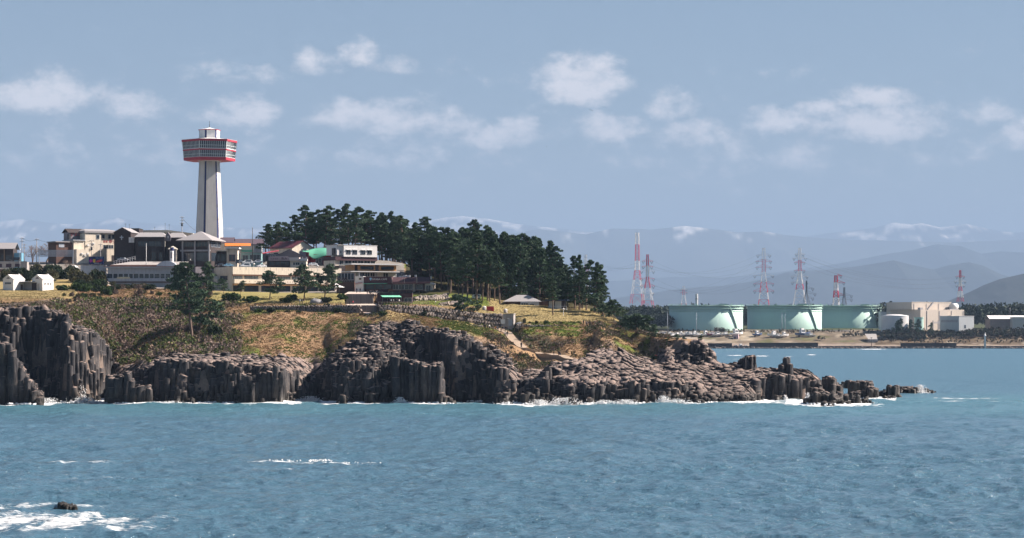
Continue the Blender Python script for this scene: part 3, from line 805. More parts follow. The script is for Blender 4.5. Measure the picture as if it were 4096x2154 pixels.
    fm = N.new('ShaderNodeMapRange'); fm.interpolation_type = 'SMOOTHSTEP'; fm.inputs[1].default_value = 0.42; fm.inputs[2].default_value = 0.85
    L.new(fa.outputs[0], fm.inputs[0])
    gate = N.new('ShaderNodeMath'); gate.operation = 'MULTIPLY'
    gm = N.new('ShaderNodeMapRange'); gm.inputs[1].default_value = 0.02; gm.inputs[2].default_value = 0.25
    L.new(at.outputs['Fac'], gm.inputs[0]); L.new(gm.outputs[0], gate.inputs[0]); L.new(fm.outputs[0], gate.inputs[1])
    c2 = N.new('ShaderNodeMix'); c2.data_type = 'RGBA'; c2.inputs[7].default_value = (0.82, 0.84, 0.85, 1)
    L.new(gate.outputs[0], c2.inputs[0]); L.new(c1.outputs[2], c2.inputs[6])
    L.new(c2.outputs[2], b.inputs['Base Color'])
    rg = N.new('ShaderNodeMapRange'); rg.inputs[3].default_value = 0.12; at3 = N.new('ShaderNodeAttribute'); at3.attribute_name = 'chop'; L.new(at3.outputs['Fac'], rg.inputs[3]); rg.inputs[4].default_value = 0.9
    L.new(gate.outputs[0], rg.inputs[0]); L.new(rg.outputs[0], b.inputs['Roughness'])
    sp = N.new('ShaderNodeMapRange'); sp.inputs[3].default_value = 0.5; sp.inputs[4].default_value = 0.1
    L.new(gate.outputs[0], sp.inputs[0]); L.new(sp.outputs[0], b.inputs['Specular IOR Level'])
    me.materials.append(m)
    tag(link('sea', me), 'choppy blue green sea with white surf along the rocks', kind='structure')
SEA_BUMP = 1.3
SEA_DEEP = (0.064, 0.136, 0.205, 1)
SEA_SHOAL = (0.066, 0.168, 0.218, 1)
build_sea()

def blob_mesh(name, pts, rad, mats, squash=0.6, seed=1, per=9):
    """many small irregular lumps joined in one mesh (spray, foam)"""
    rng = np.random.default_rng(seed)
    t = (1 + 5 ** 0.5) / 2
    iv = np.array([(-1, t, 0), (1, t, 0), (-1, -t, 0), (1, -t, 0), (0, -1, t), (0, 1, t), (0, -1, -t), (0, 1, -t), (t, 0, -1), (t, 0, 1), (-t, 0, -1), (-t, 0, 1)]) / 1.9
    it = np.array([(0, 11, 5), (0, 5, 1), (0, 1, 7), (0, 7, 10), (0, 10, 11), (1, 5, 9), (5, 11, 4), (11, 10, 2), (10, 7, 6), (7, 1, 8), (3, 9, 4), (3, 4, 2), (3, 2, 6), (3, 6, 8), (3, 8, 9), (4, 9, 5), (2, 4, 11), (6, 2, 10), (8, 6, 7), (9, 8, 1)])
    n = len(pts)
    V = iv[None] * rng.uniform(0.7, 1.3, (n, 12, 1)) * np.asarray(rad)[:, None, None]
    V[..., 2] *= squash
    V = V + np.asarray(pts)[:, None, :]
    Fc = it[None] + (np.arange(n) * 12)[:, None, None]
    return mesh_np(name, V.reshape(-1, 3), Fc.reshape(-1), np.full(n * 20, 3), mats, smooth=True)

def build_spray():
    rng = np.random.default_rng(8)
    X = rng.uniform(-172, 128, 110000); Y = rng.uniform(742, 850, 110000)
    h, _ = head_h(X, Y, detail=False)
    alls = STACKS + [q for _, ds in STACK_SEA for q in ds]
    stk = stack_top(X, Y, alls)
    front, _ = head_h(X, Y + 2.2, detail=False); fst = stack_top(X, Y + 2.2, alls)
    m = (np.maximum(h, stk) < -0.7) & (np.maximum(front, fst) > -0.8) & (fbm(X / 8, Y / 12, 3, 16) > 0.47)
    X, Y = X[m], Y[m]
    pts = np.stack([X, Y, rng.uniform(0, 0.35, len(X))], 1); rad = rng.uniform(0.14, 0.5, len(X))
    # breakers thrown up against the rock: (sx, base row, width px, height m, count)
    for (sx, sy, w, hgt, n) in [(318, 1608, 34, 4.6, 230), (335, 1612, 70, 1.6, 140), (190, 1614, 60, 1.5, 90), (110, 1612, 20, 1.5, 50), (40, 1615, 60, 1.6, 90), (1240, 1605, 60, 1.4, 160), (1600, 1614, 30, 1.7, 120), (2150, 1617, 60, 1.3, 140), (2260, 1617, 90, 1.8, 200), (2420, 1618, 60, 1.2, 120), (2655, 1616, 40, 2.2, 160), (2700, 1618, 90, 1.5, 160),
                                (3140, 1606, 14, 1.8, 60), (3235, 1605, 22, 2.4, 110), (3680, 1573, 30, 2.6, 190), (3660, 1574, 50, 1.2, 100), (3395, 1585, 20, 1.0, 30), (2500, 1618, 70, 1.3, 140), (2050, 1616, 80, .8, 80), (690, 1616, 80, 0.8, 80), (560, 1612, 40, 0.9, 60), (3380, 1538, 24, .8, 30)]:
        y0 = wy(sy) - 1.0
        n = n * 3; k = (rng.random(n)) ** 1.7
        xx = (sx - 2048) * y0 / F + rng.normal(0, 0.45, n) * w * y0 / F * (1 - 0.55 * k)
        yy = y0 + rng.normal(0, 1.2, n)
        pts = np.concatenate([pts, np.stack([xx, yy, k * hgt * 1.15], 1)]); rad = np.concatenate([rad, rng.uniform(0.06, 0.30, n) * (1 - 0.6 * k) + 0.03])
    # little crests on the offshore waves
    for (sx0, sx1, sy, n) in [(1065, 1205, 1850, 26), (1238, 1330, 1850, 50), (1380, 1540, 1859, 10)]:
        y0 = wy(sy); xx = (rng.uniform(sx0, sx1, n) - 2048) * y0 / F
        pts = np.concatenate([pts, np.stack([xx, y0 + rng.normal(0, 0.8, n), rng.uniform(0.15, 0.45, n)], 1)]); rad = np.concatenate([rad, rng.uniform(0.07, 0.2, n)])
    me = blob_mesh('surf', pts, rad, [mat('foam_white', (0.84, 0.86, 0.87), 0.9, 0.04, 0.5, spec=0.1)], 0.7)
    tag(link('surf', me), 'white surf and spray breaking along the foot of the cliffs', kind='stuff')
build_spray()
# ================================================================= BUILDING KIT
def boxes_mesh(name, boxes, m):
    V, Q = [], []
    for (x0, x1, y0, y1, z0, z1) in boxes:
        n = len(V)
        V += [(x0, y0, z0), (x1, y0, z0), (x1, y1, z0), (x0, y1, z0), (x0, y0, z1), (x1, y0, z1), (x1, y1, z1), (x0, y1, z1)]
        Q += [(n, n + 3, n + 2, n + 1), (n + 4, n + 5, n + 6, n + 7), (n, n + 1, n + 5, n + 4), (n + 1, n + 2, n + 6, n + 5), (n + 2, n + 3, n + 7, n + 6), (n + 3, n, n + 4, n + 7)]
    return poly_mesh(name, V, Q, m)
def poly_mesh(name, V, Fc, m, smooth=False):
    me = bpy.data.meshes.new(name); me.from_pydata([tuple(v) for v in V], [], Fc)
    for k in (m if isinstance(m, (list, tuple)) else [m]): me.materials.append(k)
    if smooth: me.polygons.foreach_set('use_smooth', [True] * len(me.polygons))
    me.update(); return me
def bars_mesh(name, bars, m, w=0.1):
    """square bars between points: (p0, p1[, width])"""
    V, Q = [], []
    for b in bars:
        p0, p1 = Vector(b[0]), Vector(b[1]); r = (b[2] if len(b) > 2 else w) * 0.5
        d = (p1 - p0)
        if d.length < 1e-6: continue
        d.normalize()
        u = d.cross(Vector((0, 0, 1)))
        if u.length < 0.05: u = d.cross(Vector((0, 1, 0)))
        u.normalize(); v = d.cross(u); n = len(V)
        for p in (p0, p1):
            for a, c in ((1, 1), (-1, 1), (-1, -1), (1, -1)): V.append(p + u * r * a + v * r * c)
        Q += [(n, n + 1, n + 5, n + 4), (n + 1, n + 2, n + 6, n + 5), (n + 2, n + 3, n + 7, n + 6), (n + 3, n, n + 4, n + 7), (n + 3, n + 2, n + 1, n), (n + 4, n + 5, n + 6, n + 7)]
    return poly_mesh(name, V, Q, m)
def lathe_mesh(name, prof, m, n=24, smooth=True, cap=True):
    """profile of (radius, z) turned about the z axis"""
    V, Q = [], []
    for r, z in prof:
        for i in range(n):
            a = 2 * math.pi * i / n; V.append((r * math.cos(a), r * math.sin(a), z))
    for k in range(len(prof) - 1):
        for i in range(n):
            j = (i + 1) % n; Q.append((k * n + i, k * n + j, (k + 1) * n + j, (k + 1) * n + i))
    if cap: Q.append(tuple(range(n))[::-1]); Q.append(tuple((len(prof) - 1) * n + i for i in range(n)))
    me = poly_mesh(name, V, Q, m)
    if smooth:
        for p in me.polygons: p.use_smooth = len(p.vertices) == 4
    return me
def text_mesh(name, s, size, m, depth=0.03):
    c = bpy.data.curves.new(name, 'FONT'); c.body = s; c.size = size; c.extrude = depth; c.align_x = 'CENTER'; c.align_y = 'CENTER'; c.resolution_u = 2
    o = bpy.data.objects.new(name, c); COL.objects.link(o)
    dg = bpy.context.evaluated_depsgraph_get(); dg.update()
    me = bpy.data.meshes.new_from_object(o.evaluated_get(dg)); me.name = name
    bpy.data.objects.remove(o); bpy.data.curves.remove(c)
    me.materials.clear(); me.materials.append(m)
    return me

def glass_mat():
    m = mat('window_glass', (0.035, 0.05, 0.07), 0.12, 0.35, 0.35, spec=0.6)
    return m
GLASS = glass_mat()
M_ = dict(
 cream=mat('cream_render', (0.70, 0.63, 0.53), 0.85, 0.06, 0.5, dirt=0.18), white=mat('white_paint', (0.72, 0.72, 0.72), 0.7, 0.04, 0.6, dirt=0.10), grey=mat('grey_render', (0.33, 0.33, 0.35), 0.85, 0.1, 0.6, dirt=0.2),
 pale=mat('pale_grey_render', (0.40, 0.44, 0.50), 0.85, 0.08, 0.5, dirt=0.22), dark=mat('dark_brown_board', (0.050, 0.040, 0.042), 0.8, 0.2, 1.0), brown=mat('brown_board', (0.115, 0.066, 0.055), 0.8, 0.18, 0.9), plum=mat('plum_brown_board', (0.085, 0.045, 0.055), 0.8, 0.15, 0.8),
 slate=mat('grey_slate_roof', (0.30, 0.29, 0.30), 0.75, 0.12, 1.5, stretch=(1, 3, 1)), tile=mat('purple_grey_tile', (0.125, 0.095, 0.12), 0.6, 0.2, 2.0, stretch=(3, 1, 1)), maroon=mat('maroon_tile', (0.115, 0.032, 0.045), 0.6, 0.2, 2.0, stretch=(3, 1, 1)),
 orange=mat('orange_sheet_roof', (0.62, 0.20, 0.04), 0.55, 0.1, 0.8), green=mat('green_copper_roof', (0.13, 0.42, 0.29), 0.5, 0.08, 0.4), red=mat('red_paint', (0.42, 0.035, 0.045), 0.6, 0.1, 0.6), ochre=mat('ochre_wall', (0.50, 0.27, 0.13), 0.85, 0.1, 0.6),
 concrete=mat('concrete', (0.36, 0.34, 0.33), 0.9, 0.15, 0.7, dirt=0.25), asphalt=mat('asphalt', (0.075, 0.073, 0.075), 0.9, 0.2, 0.4), steel=mat('grey_steel', (0.32, 0.33, 0.34), 0.5, 0.1, 1.0, metal=0.5), darkmetal=mat('dark_metal', (0.045, 0.045, 0.05), 0.5, 0.1, 1.0),
 wood=mat('weathered_wood', (0.21, 0.145, 0.10), 0.9, 0.2, 2.0), bluepaint=mat('deep_blue_paint', (0.022, 0.036, 0.13), 0.6, 0.1, 0.5), redband=mat('red_band_paint', (0.40, 0.045, 0.075), 0.6, 0.08, 0.5), copper=mat('copper_edging', (0.30, 0.15, 0.11), 0.7, 0.15, 1.0),
 navy=mat('dark_blue_sheet', (0.035, 0.055, 0.10), 0.5, 0.1, 0.8), violet=mat('grey_violet_wall', (0.20, 0.185, 0.21), 0.85, 0.1, 0.6, dirt=0.15), mint=mat('mint_canvas', (0.22, 0.62, 0.42), 0.7, 0.05, 1.0), pinksign=mat('faded_pink_board', (0.46, 0.36, 0.37), 0.8, 0.08, 1.0), curtain=mat('pale_curtain', (0.55, 0.55, 0.52), 0.9, 0.1, 1.5),
 redsheet=mat('red_sheet_roof', (0.50, 0.07, 0.09), 0.5, 0.08, 1.0), tarp=mat('blue_tarpaulin', (0.16, 0.36, 0.50), 0.6, 0.1, 0.7), yellow=mat('yellow_paint', (0.65, 0.45, 0.06), 0.6, 0.05, 1), magenta=mat('magenta_paint', (0.45, 0.03, 0.30), 0.6, 0.05, 1), letter=mat('dark_letter_paint', (0.05, 0.03, 0.05), 0.6, 0.05, 1), skyblue=mat('sky_blue_paint', (0.25, 0.50, 0.72), 0.5, 0.05, 1), creamroof=mat('pale_sheet_roof', (0.66, 0.62, 0.52), 0.5, 0.05, 0.5))

class Bd:
    """a building: local x along its front, y into its depth, z up; origin at the front left foot"""
    def __init__(s, name, label, cat, sx, sy, Y, rot=0.0, group=None):
        s.k = Y / F; s.sx = sx; s.sy = sy; s.rot = math.radians(rot)
        s.root = thing(name, label, cat, P(sx, sy, Y), s.rot, group)
        s.cf = max(math.cos(s.rot), 0.2); s.sf = max(abs(math.sin(s.rot)), 0.1)
    def x(s, px): return (px - s.sx) * s.k / s.cf
    def z(s, py): return (s.sy - py) * s.k
    def d(s, px): return px * s.k / s.sf          # visible side width in pixels -> depth
    def add(s, name, me, parent=None, loc=None, rot=None):
        o = link(name, me, parent or s.root)
        if loc is not None: o.location = loc
        if rot is not None: o.rotation_euler = rot
        return o
    def box(s, name, x0, x1, y0, y1, z0, z1, m, parent=None): return s.add(name, boxes_mesh(name, [(x0, x1, y0, y1, z0, z1)], M_[m] if isinstance(m, str) else m), parent)
    def boxes(s, name, bl, m, parent=None): return s.add(name, boxes_mesh(name, bl, M_[m] if isinstance(m, str) else m), parent)
    def window(s, x0, x1, z0, z1, face='F', at=0.0, nx=2, nz=1, frame='white', glass=None, parent=None, name='window', fw=0.09):
        def bx(a0, a1, b0, b1, t0, t1):
            if face == 'F': return (a0, a1, at - t1, at - t0, b0, b1)
            if face == 'R': return (at + t0, at + t1, a0, a1, b0, b1)
            return (at - t1, at - t0, a0, a1, b0, b1)
        fr = [bx(x0 - fw, x1 + fw, z1, z1 + fw, 0.0, 0.12), bx(x0 - fw, x1 + fw, z0 - fw, z0, 0.0, 0.14), bx(x0 - fw, x0, z0, z1, 0.0, 0.12), bx(x1, x1 + fw, z0, z1, 0.0, 0.12)]
        for i in range(1, nx):
            xx = x0 + (x1 - x0) * i / nx; fr.append(bx(xx - fw * .4, xx + fw * .4, z0, z1, 0.0, 0.10))
        for i in range(1, nz):
            zz = z0 + (z1 - z0) * i / nz; fr.append(bx(x0, x1, zz - fw * .35, zz + fw * .35, 0.0, 0.09))
        w = s.boxes(name, fr, frame, parent)
        s.add('pane', boxes_mesh('pane', [bx(x0 + .002, x1 - .002, z0 + .002, z1 - .002, 0.005, 0.04)], glass or GLASS), w)
        return w
    def door(s, x0, x1, z0, z1, face='F', at=0.0, m='dark'):
        if face == 'F': b = (x0, x1, at - 0.08, at + 0.05, z0, z1); hb = (x1 - .2, x1 - .12, at - .16, at - .08, z0 + 1.0, z0 + 1.1)
        elif face == 'R': b = (at - .05, at + 0.08, x0, x1, z0, z1); hb = (at + .08, at + .16, x1 - .2, x1 - .12, z0 + 1.0, z0 + 1.1)
        else: b = (at - .08, at + .05, x0, x1, z0, z1); hb = (at - .16, at - .08, x1 - .2, x1 - .12, z0 + 1.0, z0 + 1.1)
        dd = s.boxes('door', [b], m); s.boxes('handle', [hb], 'steel', dd); return dd
    def gable(s, name, x0, x1, y0, y1, z0, z1, m, axis='y', over=0.4, thick=0.18, parent=None, split=0.5):
        """two roof slopes, ridge along y or x"""
        if axis == 'y':
            xm = x0 + (x1 - x0) * split; ya, yb = y0 - over, y1 + over
            sl = (z1 - z0) / (xm - x0); sr = (z1 - z0) / (x1 - xm)
            pr = [(x0 - over, z0 - over * sl), (xm, z1), (x1 + over, z0 - over * sr)]
            V = [(x, y, z + t) for y in (ya, yb) for t in (0.0, thick) for x, z in pr]
        else:
            ym = y0 + (y1 - y0) * split; xa, xb = x0 - over, x1 + over
            sl = (z1 - z0) / (ym - y0); sr = (z1 - z0) / (y1 - ym)
            pr = [(y0 - over, z0 - over * sl), (ym, z1), (y1 + over, z0 - over * sr)]
            V = [(x, y, z + t) for x in (xa, xb) for t in (0.0, thick) for y, z in pr]
        Q = [(3, 4, 10, 9), (4, 5, 11, 10), (1, 0, 6, 7), (2, 1, 7, 8), (0, 3, 9, 6), (5, 2, 8, 11), (0, 1, 4, 3), (1, 2, 5, 4), (7, 6, 9, 10), (8, 7, 10, 11)]
        return s.add(name, poly_mesh(name, V, Q, M_[m]), parent)
    def gable_wall(s, name, x0, x1, y0, y1, z0, z1, zr, m, axis='y', split=0.5):
        """body with pointed ends"""
        if axis == 'y':
            xm = x0 + (x1 - x0) * split
            V = [(x, y, z) for y in (y0, y1) for x, z in ((x0, z0), (x1, z0), (x1, z1), (xm, zr), (x0, z1))]
        else:
            ym = y0 + (y1 - y0) * split
            V = [(x, y, z) for x in (x0, x1) for y, z in ((y0, z0), (y1, z0), (y1, z1), (ym, zr), (y0, z1))]
        Q = [(0, 1, 2, 3, 4), (9, 8, 7, 6, 5), (0, 5, 6, 1), (1, 6, 7, 2), (2, 7, 8, 3), (3, 8, 9, 4), (4, 9, 5, 0)]
        return s.add(name, poly_mesh(name, V, Q, M_[m]))
    def hip(s, name, x0, x1, y0, y1, z0, z1, m, over=0.6, ridge=0.0, th=0.2):
        """hip roof; ridge = share of the length kept as ridge"""
        xa, xb, ya, yb = x0 - over, x1 + over, y0 - over, y1 + over
        cx, cy = (xa + xb) / 2, (ya + yb) / 2; rl = (xb - xa) * ridge / 2
        V = [(xa, ya, z0), (xb, ya, z0), (xb, yb, z0), (xa, yb, z0), (xa, ya, z0 + th), (xb, ya, z0 + th), (xb, yb, z0 + th), (xa, yb, z0 + th), (cx - rl - .01, cy, z1), (cx + rl + .01, cy, z1)]
        Q = [(3, 2, 1, 0), (0, 1, 5, 4), (1, 2, 6, 5), (2, 3, 7, 6), (3, 0, 4, 7), (4, 5, 9, 8), (5, 6, 9), (6, 7, 8, 9), (7, 4, 8)]
        return s.add(name, poly_mesh(name, V, Q, M_[m]))
    def text(s, name, txt, x, z, size, m, at=-0.06, face='F', parent=None):
        me = text_mesh(name, txt, size, M_[m])
        if face == 'F': return s.add(name, me, parent, (x, at, z), (math.pi / 2, 0, 0))
        return s.add(name, me, parent, (at, x, z), (math.pi / 2, 0, math.pi / 2))
# ================================================================= THE TOWER
def build_tower():
    Y = 1175.0; k = Y / F
    c = P(838, 1040, Y)
    t = thing('observation_tower', 'tall white observation tower with red banded glazed deck', 'tower', c)
    zof = lambda sy: (1040 - sy) * k
    off = math.radians(-7.0)
    def ring(R, z, n=6, cut=0.0, phase=-14.5):
        out = []
        for i in range(n):
            a = math.radians(phase + 60 * i) + off * -1.0 * 0 
            if cut:
                for s in (-1, 1): out.append((R * math.sin(a + s * cut), -R * math.cos(a + s * cut), z))
            else: out.append((R * math.sin(a), -R * math.cos(a), z))
        return out
    W = M_['white']; 
    shaftm = mat('tower_concrete', (0.60, 0.58, 0.56), 0.8, 0.06, 0.3, dirt=0.2)
    def prismm(name, rings, m, parent=None, cap=True, mi=None):
        n = len(rings[0]); V = [v for r in rings for v in r]; Q = []; idx = []
        for q in range(len(rings) - 1):
            for i in range(n):
                j = (i + 1) % n; Q.append((q * n + i, q * n + j, (q + 1) * n + j, (q + 1) * n + i)); idx.append(0 if i % 2 == 1 or mi is None else mi)
        if cap: Q += [tuple(range(n))[::-1], tuple((len(rings) - 1) * n + i for i in range(n))]; idx += [0, 0]
        me = poly_mesh(name, V, Q, m)
        if mi is not None: me.polygons.foreach_set('material_index', idx)
        return link(name, me, parent or t)
    zb, zt = -2.0, zof(646)
    # shaft: wide concrete faces; blue strips set into the corners
    prismm('shaft', [ring(7.0, zb, cut=0.085), ring(6.35, zof(900), cut=0.085), ring(4.95, zt, cut=0.085)], [shaftm, M_['bluepaint']], mi=1)
    # flare under the deck
    prismm('deck_underside', [ring(5.0, zt - 0.3), ring(6.5, zof(643)), ring(12.0, zof(641))], shaftm)
    # slit windows on the two faces that show
    for i, (sx, sy) in enumerate([(837, 661), (863, 683), (836, 702), (866, 726), (836, 748), (868, 773), (835, 798), (870, 826), (835, 850), (872, 877)]):
        z = zof(sy); u = (z - zb) / (zt - zb); R = (7.0 + (4.95 - 7.0) * u) * math.cos(math.radians(30)) + 0.02
        a = math.radians(15.5); lx = ((sx - 848) * k) / math.cos(a)
        nx, ny = math.sin(a), -math.cos(a); tx, ty = math.cos(a), math.sin(a)
        o = link('slit_window', boxes_mesh('slit_window', [(-0.42, 0.42, -0.10, 0.3, -0.6, 0.6)], M_['darkmetal']), t)
        o.location = (nx * R + tx * lx, ny * R + ty * lx, z); o.rotation_euler = (0, 0, a)
    # deck: red bands, glass storeys that widen upwards
    R0, R1 = 12.2, 13.2
    rad = lambda sy: R0 + (R1 - R0) * (645 - sy) / (645 - 562)
    for nm, a, b, ex in (('lower_band', 645, 634, 0.22), ('middle_band', 607, 600, 0.18), ('upper_band', 571, 563, 0.3)):
        prismm(nm, [ring(rad(a) + ex, zof(a)), ring(rad(b) + ex, zof(b))], M_['redband'])
    for a, b in ((634, 607), (600, 571)):
        g = prismm('glass_storey', [ring(rad(a) - 0.15, zof(a)), ring(rad(b) - 0.15, zof(b))], mat('deck_glass', (0.045, 0.06, 0.085), 0.08, 0.3, 0.25, spec=0.8))
        bars = []
        lo, hi = ring(rad(a), zof(a)), ring(rad(b), zof(b)); mid = ring(rad((a + b) / 2 + 2), zof((a + b) / 2 + 2))
        for i in range(6):
            j = (i + 1) % 6
            for q in range(13):
                f = q / 13; bars.append((Vector(lo[i]).lerp(Vector(lo[j]), f), Vector(hi[i]).lerp(Vector(hi[j]), f), 0.18 if q else 0.34))
            bars.append((mid[i], mid[j], 0.16)); bars.append((lo[i], lo[j], 0.34))
        link('mullions', bars_mesh('mullions', bars, mat('mullion_paint', (0.62, 0.66, 0.68), 0.6, 0.05, 1)), g)
    prismm('deck_roof', [ring(R1 + 0.25, zof(563)), ring(R1 + 0.3, zof(562)), ring(5.4, zof(555.5))], W)
    prismm('penthouse', [ring(5.2, zof(556), cut=0.10), ring(5.2, zof(553), cut=0.10), ring(4.9, zof(552.5), cut=0.10), ring(4.95, zof(523), cut=0.10)], [W, M_['bluepaint']], mi=1)
    prismm('penthouse_rim', [ring(5.35, zof(523)), ring(5.4, zof(520))], M_['redband'])
    prismm('penthouse_roof', [ring(5.35, zof(520)), ring(1.0, zof(513.5)), ring(0.4, zof(511))], W)
    link('antenna', bars_mesh('antenna', [((0, 0, zof(512)), (0, 0, zof(498)), 0.22), ((0, 0, zof(498)), (0, 0, zof(485)), 0.13)], M_['darkmetal']), t)
build_tower()

# ================================================================= VILLAGE
def sky_antenna(b, x, y, z, h=1.8):
    b.add('aerial', bars_mesh('aerial', [((x, y, z), (x, y, z + h), .07), ((x - .5, y, z + h * .9), (x + .5, y, z + h * .9), .05), ((x - .35, y, z + h * .7), (x + .35, y, z + h * .7), .05)], M_['darkmetal']))
def aircon(b, x, y, z):
    a = b.box('air_conditioner', x, x + 0.9, y - 0.35, y, z, z + 0.7, 'white'); return a

def village():
    # ---- pair of white gabled pavilions on the lawn
    b = Bd('public_toilet', 'two small white gabled pavilions joined by a flat roofed link on the lawn', 'toilet block', 12, 1163, 962, -30)
    k = b.k
    for off in (0.0, 116 * k / b.cf * 1.0):
        w = 5.4; h = b.z(1118); r = b.z(1101); d = 6.6
        # second pavilion stands along the same bearing in the picture, so shift along world x
        ox = off * math.cos(b.rot) ; oy = -off * math.sin(b.rot) * 1.0
        X0, Y0 = ox * b.cf, ox * math.sin(-b.rot)
        # local axes are turned: a step straight right in the picture
        X0 = off * b.cf * math.cos(b.rot); Y0 = -off * b.cf * math.sin(b.rot)
        def bb(name, x0, x1, y0, y1, z0, z1, m): return b.box(name, X0 + x0, X0 + x1, Y0 + y0, Y0 + y1, z0, z1, m)
        b.gable_wall('pavilion_wall', X0, X0 + w, Y0, Y0 + d, -1.5, h, r, 'white')
        b.gable('pavilion_roof', X0, X0 + w, Y0, Y0 + d, h + .01, r + .01, 'white', over=0.15)
        b.gable('roof_crest', X0 + 0.2, X0 + w - .2, Y0 + d - .5, Y0 + d - 0.2, h + .3, r + .35, 'white', over=0.1)
        b.add('gable_vent', poly_mesh('gable_vent', [(X0 + w * .3, Y0 - .06, h + .15), (X0 + w * .7, Y0 - .06, h + .15), (X0 + w * .5, Y0 - .06, h + .95), (X0 + w * .3, Y0 + .02, h + .15), (X0 + w * .7, Y0 + .02, h + .15), (X0 + w * .5, Y0 + .02, h + .95)], [(0, 1, 2), (5, 4, 3), (0, 3, 4, 1), (1, 4, 5, 2), (2, 5, 3, 0)], M_['violet']))
        if off == 0:
            b.window(X0 + 1.1, X0 + 4.2, 2.55, 3.15, at=Y0, nx=3, frame='pale')
            b.door(Y0 + 4.2, Y0 + 5.4, 0, 2.4, 'R', X0 + w, 'brown')
        else:
            b.box('entrance_recess', X0 + 0.0 - .05, X0 + 2.6, Y0 - .05, Y0 + 1.0, 0, 3.1, 'dark')
            for xx in (2.75, 3.6): b.box('entrance_pier', X0 + xx, X0 + xx + .3, Y0 - .35, Y0 - .05, -1, 2.9, 'white')
            b.box('doorway', X0 + 3.05, X0 + 3.6, Y0 - .06, Y0, 0, 2.7, 'brown')
            for yy in (1.2, 3.0, 4.6): b.window(Y0 + yy, Y0 + yy + .5, 2.2, 3.1, 'R', X0 + w, nx=1, frame='white')
    Xe = 95 * k * math.cos(b.rot); Ye = -95 * k * math.sin(b.rot)
    b.box('link_roof', 4.5, 4.5 + 7.0, 3.4, 7.2, 3.3, 3.6, 'pale')
    b.box('link_wall', 4.8, 11.0, 6.0, 6.3, -1, 3.3, 'grey')
    # ---- dark house at the edge
    b = Bd('hillside_house', 'dark house with grey tiled roof above a concrete wall, beside the blue tarpaulin', 'house', -60, 1048, 1068, 0)
    b.box('wall', 0, b.x(52), 0, 9, -2, b.z(993), 'dark')
    b.gable('roof', 0, b.x(52), 0, 9, b.z(993), b.z(972), 'slate', axis='x', over=1.0)
    b.window(b.x(5), b.x(14), 1.0, 3.2, nx=2, frame='brown'); b.window(b.x(24), b.x(48), .6, 2.8, nx=3, frame='brown')
    b.box('timber_post', b.x(16), b.x(20), -.5, -.2, -1, b.z(995), 'wood')
    b.box('blue_tarpaulin_lean_to', b.x(55), b.x(84), 1, 6, -1, b.z(1012), 'tarp')
    # ---- inn
    b = Bd('cream_inn', 'three storey cream inn with red characters on its front beside a dark gabled house', 'inn', 336, 1056, 1072, 36)
    h = b.z(934)
    xw = b.x(458)
    b.box('stair_tower', 0, b.x(392), -1.2, 10, -3, h, 'cream')
    b.box('main_block', b.x(392), xw, 0, 10, -3, b.z(932), 'cream')
    b.boxes('roof_edge', [(-.5, xw + .6, -1.6, 10.5, b.z(932), b.z(926)), ], 'slate')
    b.hip('roof', 0, xw, -1.0, 10, b.z(926) + .01, b.z(915), 'slate', over=.3, ridge=.7)
    b.window(b.x(376), b.x(386), b.z(955), b.z(940), nx=1, frame='pale', at=-1.2)
    for a0, a1 in ((400, 409), (423, 431), (436, 446), (449, 456)): b.window(b.x(a0), b.x(a1), b.z(953), b.z(938), nx=1, frame='pale')
    b.window(b.x(405), b.x(441), b.z(992), b.z(979), nx=4, frame='white'); b.window(b.x(448), b.x(456), b.z(992), b.z(979), nx=1)
    for nm, tx, px, sz in (('character', '旅', 408, 1.0), ('character', '館', 417, 1.0), ('character', 'ゆ', 431, 1.9), ('character', '大', 446, 1.9)):
        b.text(nm, tx, b.x(px), b.z(966), sz, 'red', at=-.08)
    b.door(b.x(435), b.x(450), 0, b.z(1020), m='dark')
    b.box('drain_pipe', b.x(396), b.x(397.5), -.25, -.05, -1, b.z(935), 'grey')
    # lower left wing with veranda and white front block
    b.box('annex', b.x(296), b.x(335) - .05, -1, 9, -5, b.z(964), 'cream')
    b.box('annex_roof_slab', b.x(292), b.x(336) - .06, -1.5, 9.4, b.z(964), b.z(961), 'pale')
    b.box('rooftop_shed', b.x(296), b.x(340) - .1, 4, 9, b.z(961), b.z(930), 'violet')
    b.gable('shed_roof', b.x(296), b.x(352), 4, 9.5, b.z(930), b.z(916), 'dark', axis='x', over=.5)
    b.box('veranda', b.x(238), b.x(294), 0, 8, -5, b.z(972), 'brown')
    b.box('veranda_roof', b.x(234), b.x(295), -.6, 8.5, b.z(972), b.z(968), 'slate')
    b.box('veranda_opening', b.x(247), b.x(266), -.12, -.02, b.z(992), b.z(977), 'pale')
    b.box('shed_penthouse', b.x(294), b.x(300), 3, 5, b.z(968), b.z(938), 'darkmetal')
    b.text('character', 'やまに', b.x(322), b.z(938), 2.0, 'red', at=3.9)
    b.box('front_block', b.x(292), b.x(335), -5, -1.05, -6, b.z(1000), 'cream')
    for i, xx in enumerate((308, 318, 328)): aircon(b, b.x(xx), -5.02, b.z(1020 + 6 * (i % 2)))
    for i, (px, py) in enumerate(((342, 985), (352, 1000), (362, 978))): aircon(b, b.x(px), -1.22, b.z(py))
    b.box('chimney_box', b.x(349), b.x(353), -.8, .3, b.z(961), b.z(941), 'cream'); b.box('chimney_box', b.x(358), b.x(366), -.8, .3, b.z(961), b.z(945), 'white')
    # ---- white louvre fence and low wall left of the inn
    b = Bd('louvred_wall', 'blue grey louvred screen wall below the bare tree', 'wall', 155, 1028, 1055, 0)
    b.boxes('post', [(b.x(155), b.x(158), 0, .3, -3, b.z(1000)), (b.x(290), b.x(293), 0, .3, -3, b.z(1000))], 'pale')
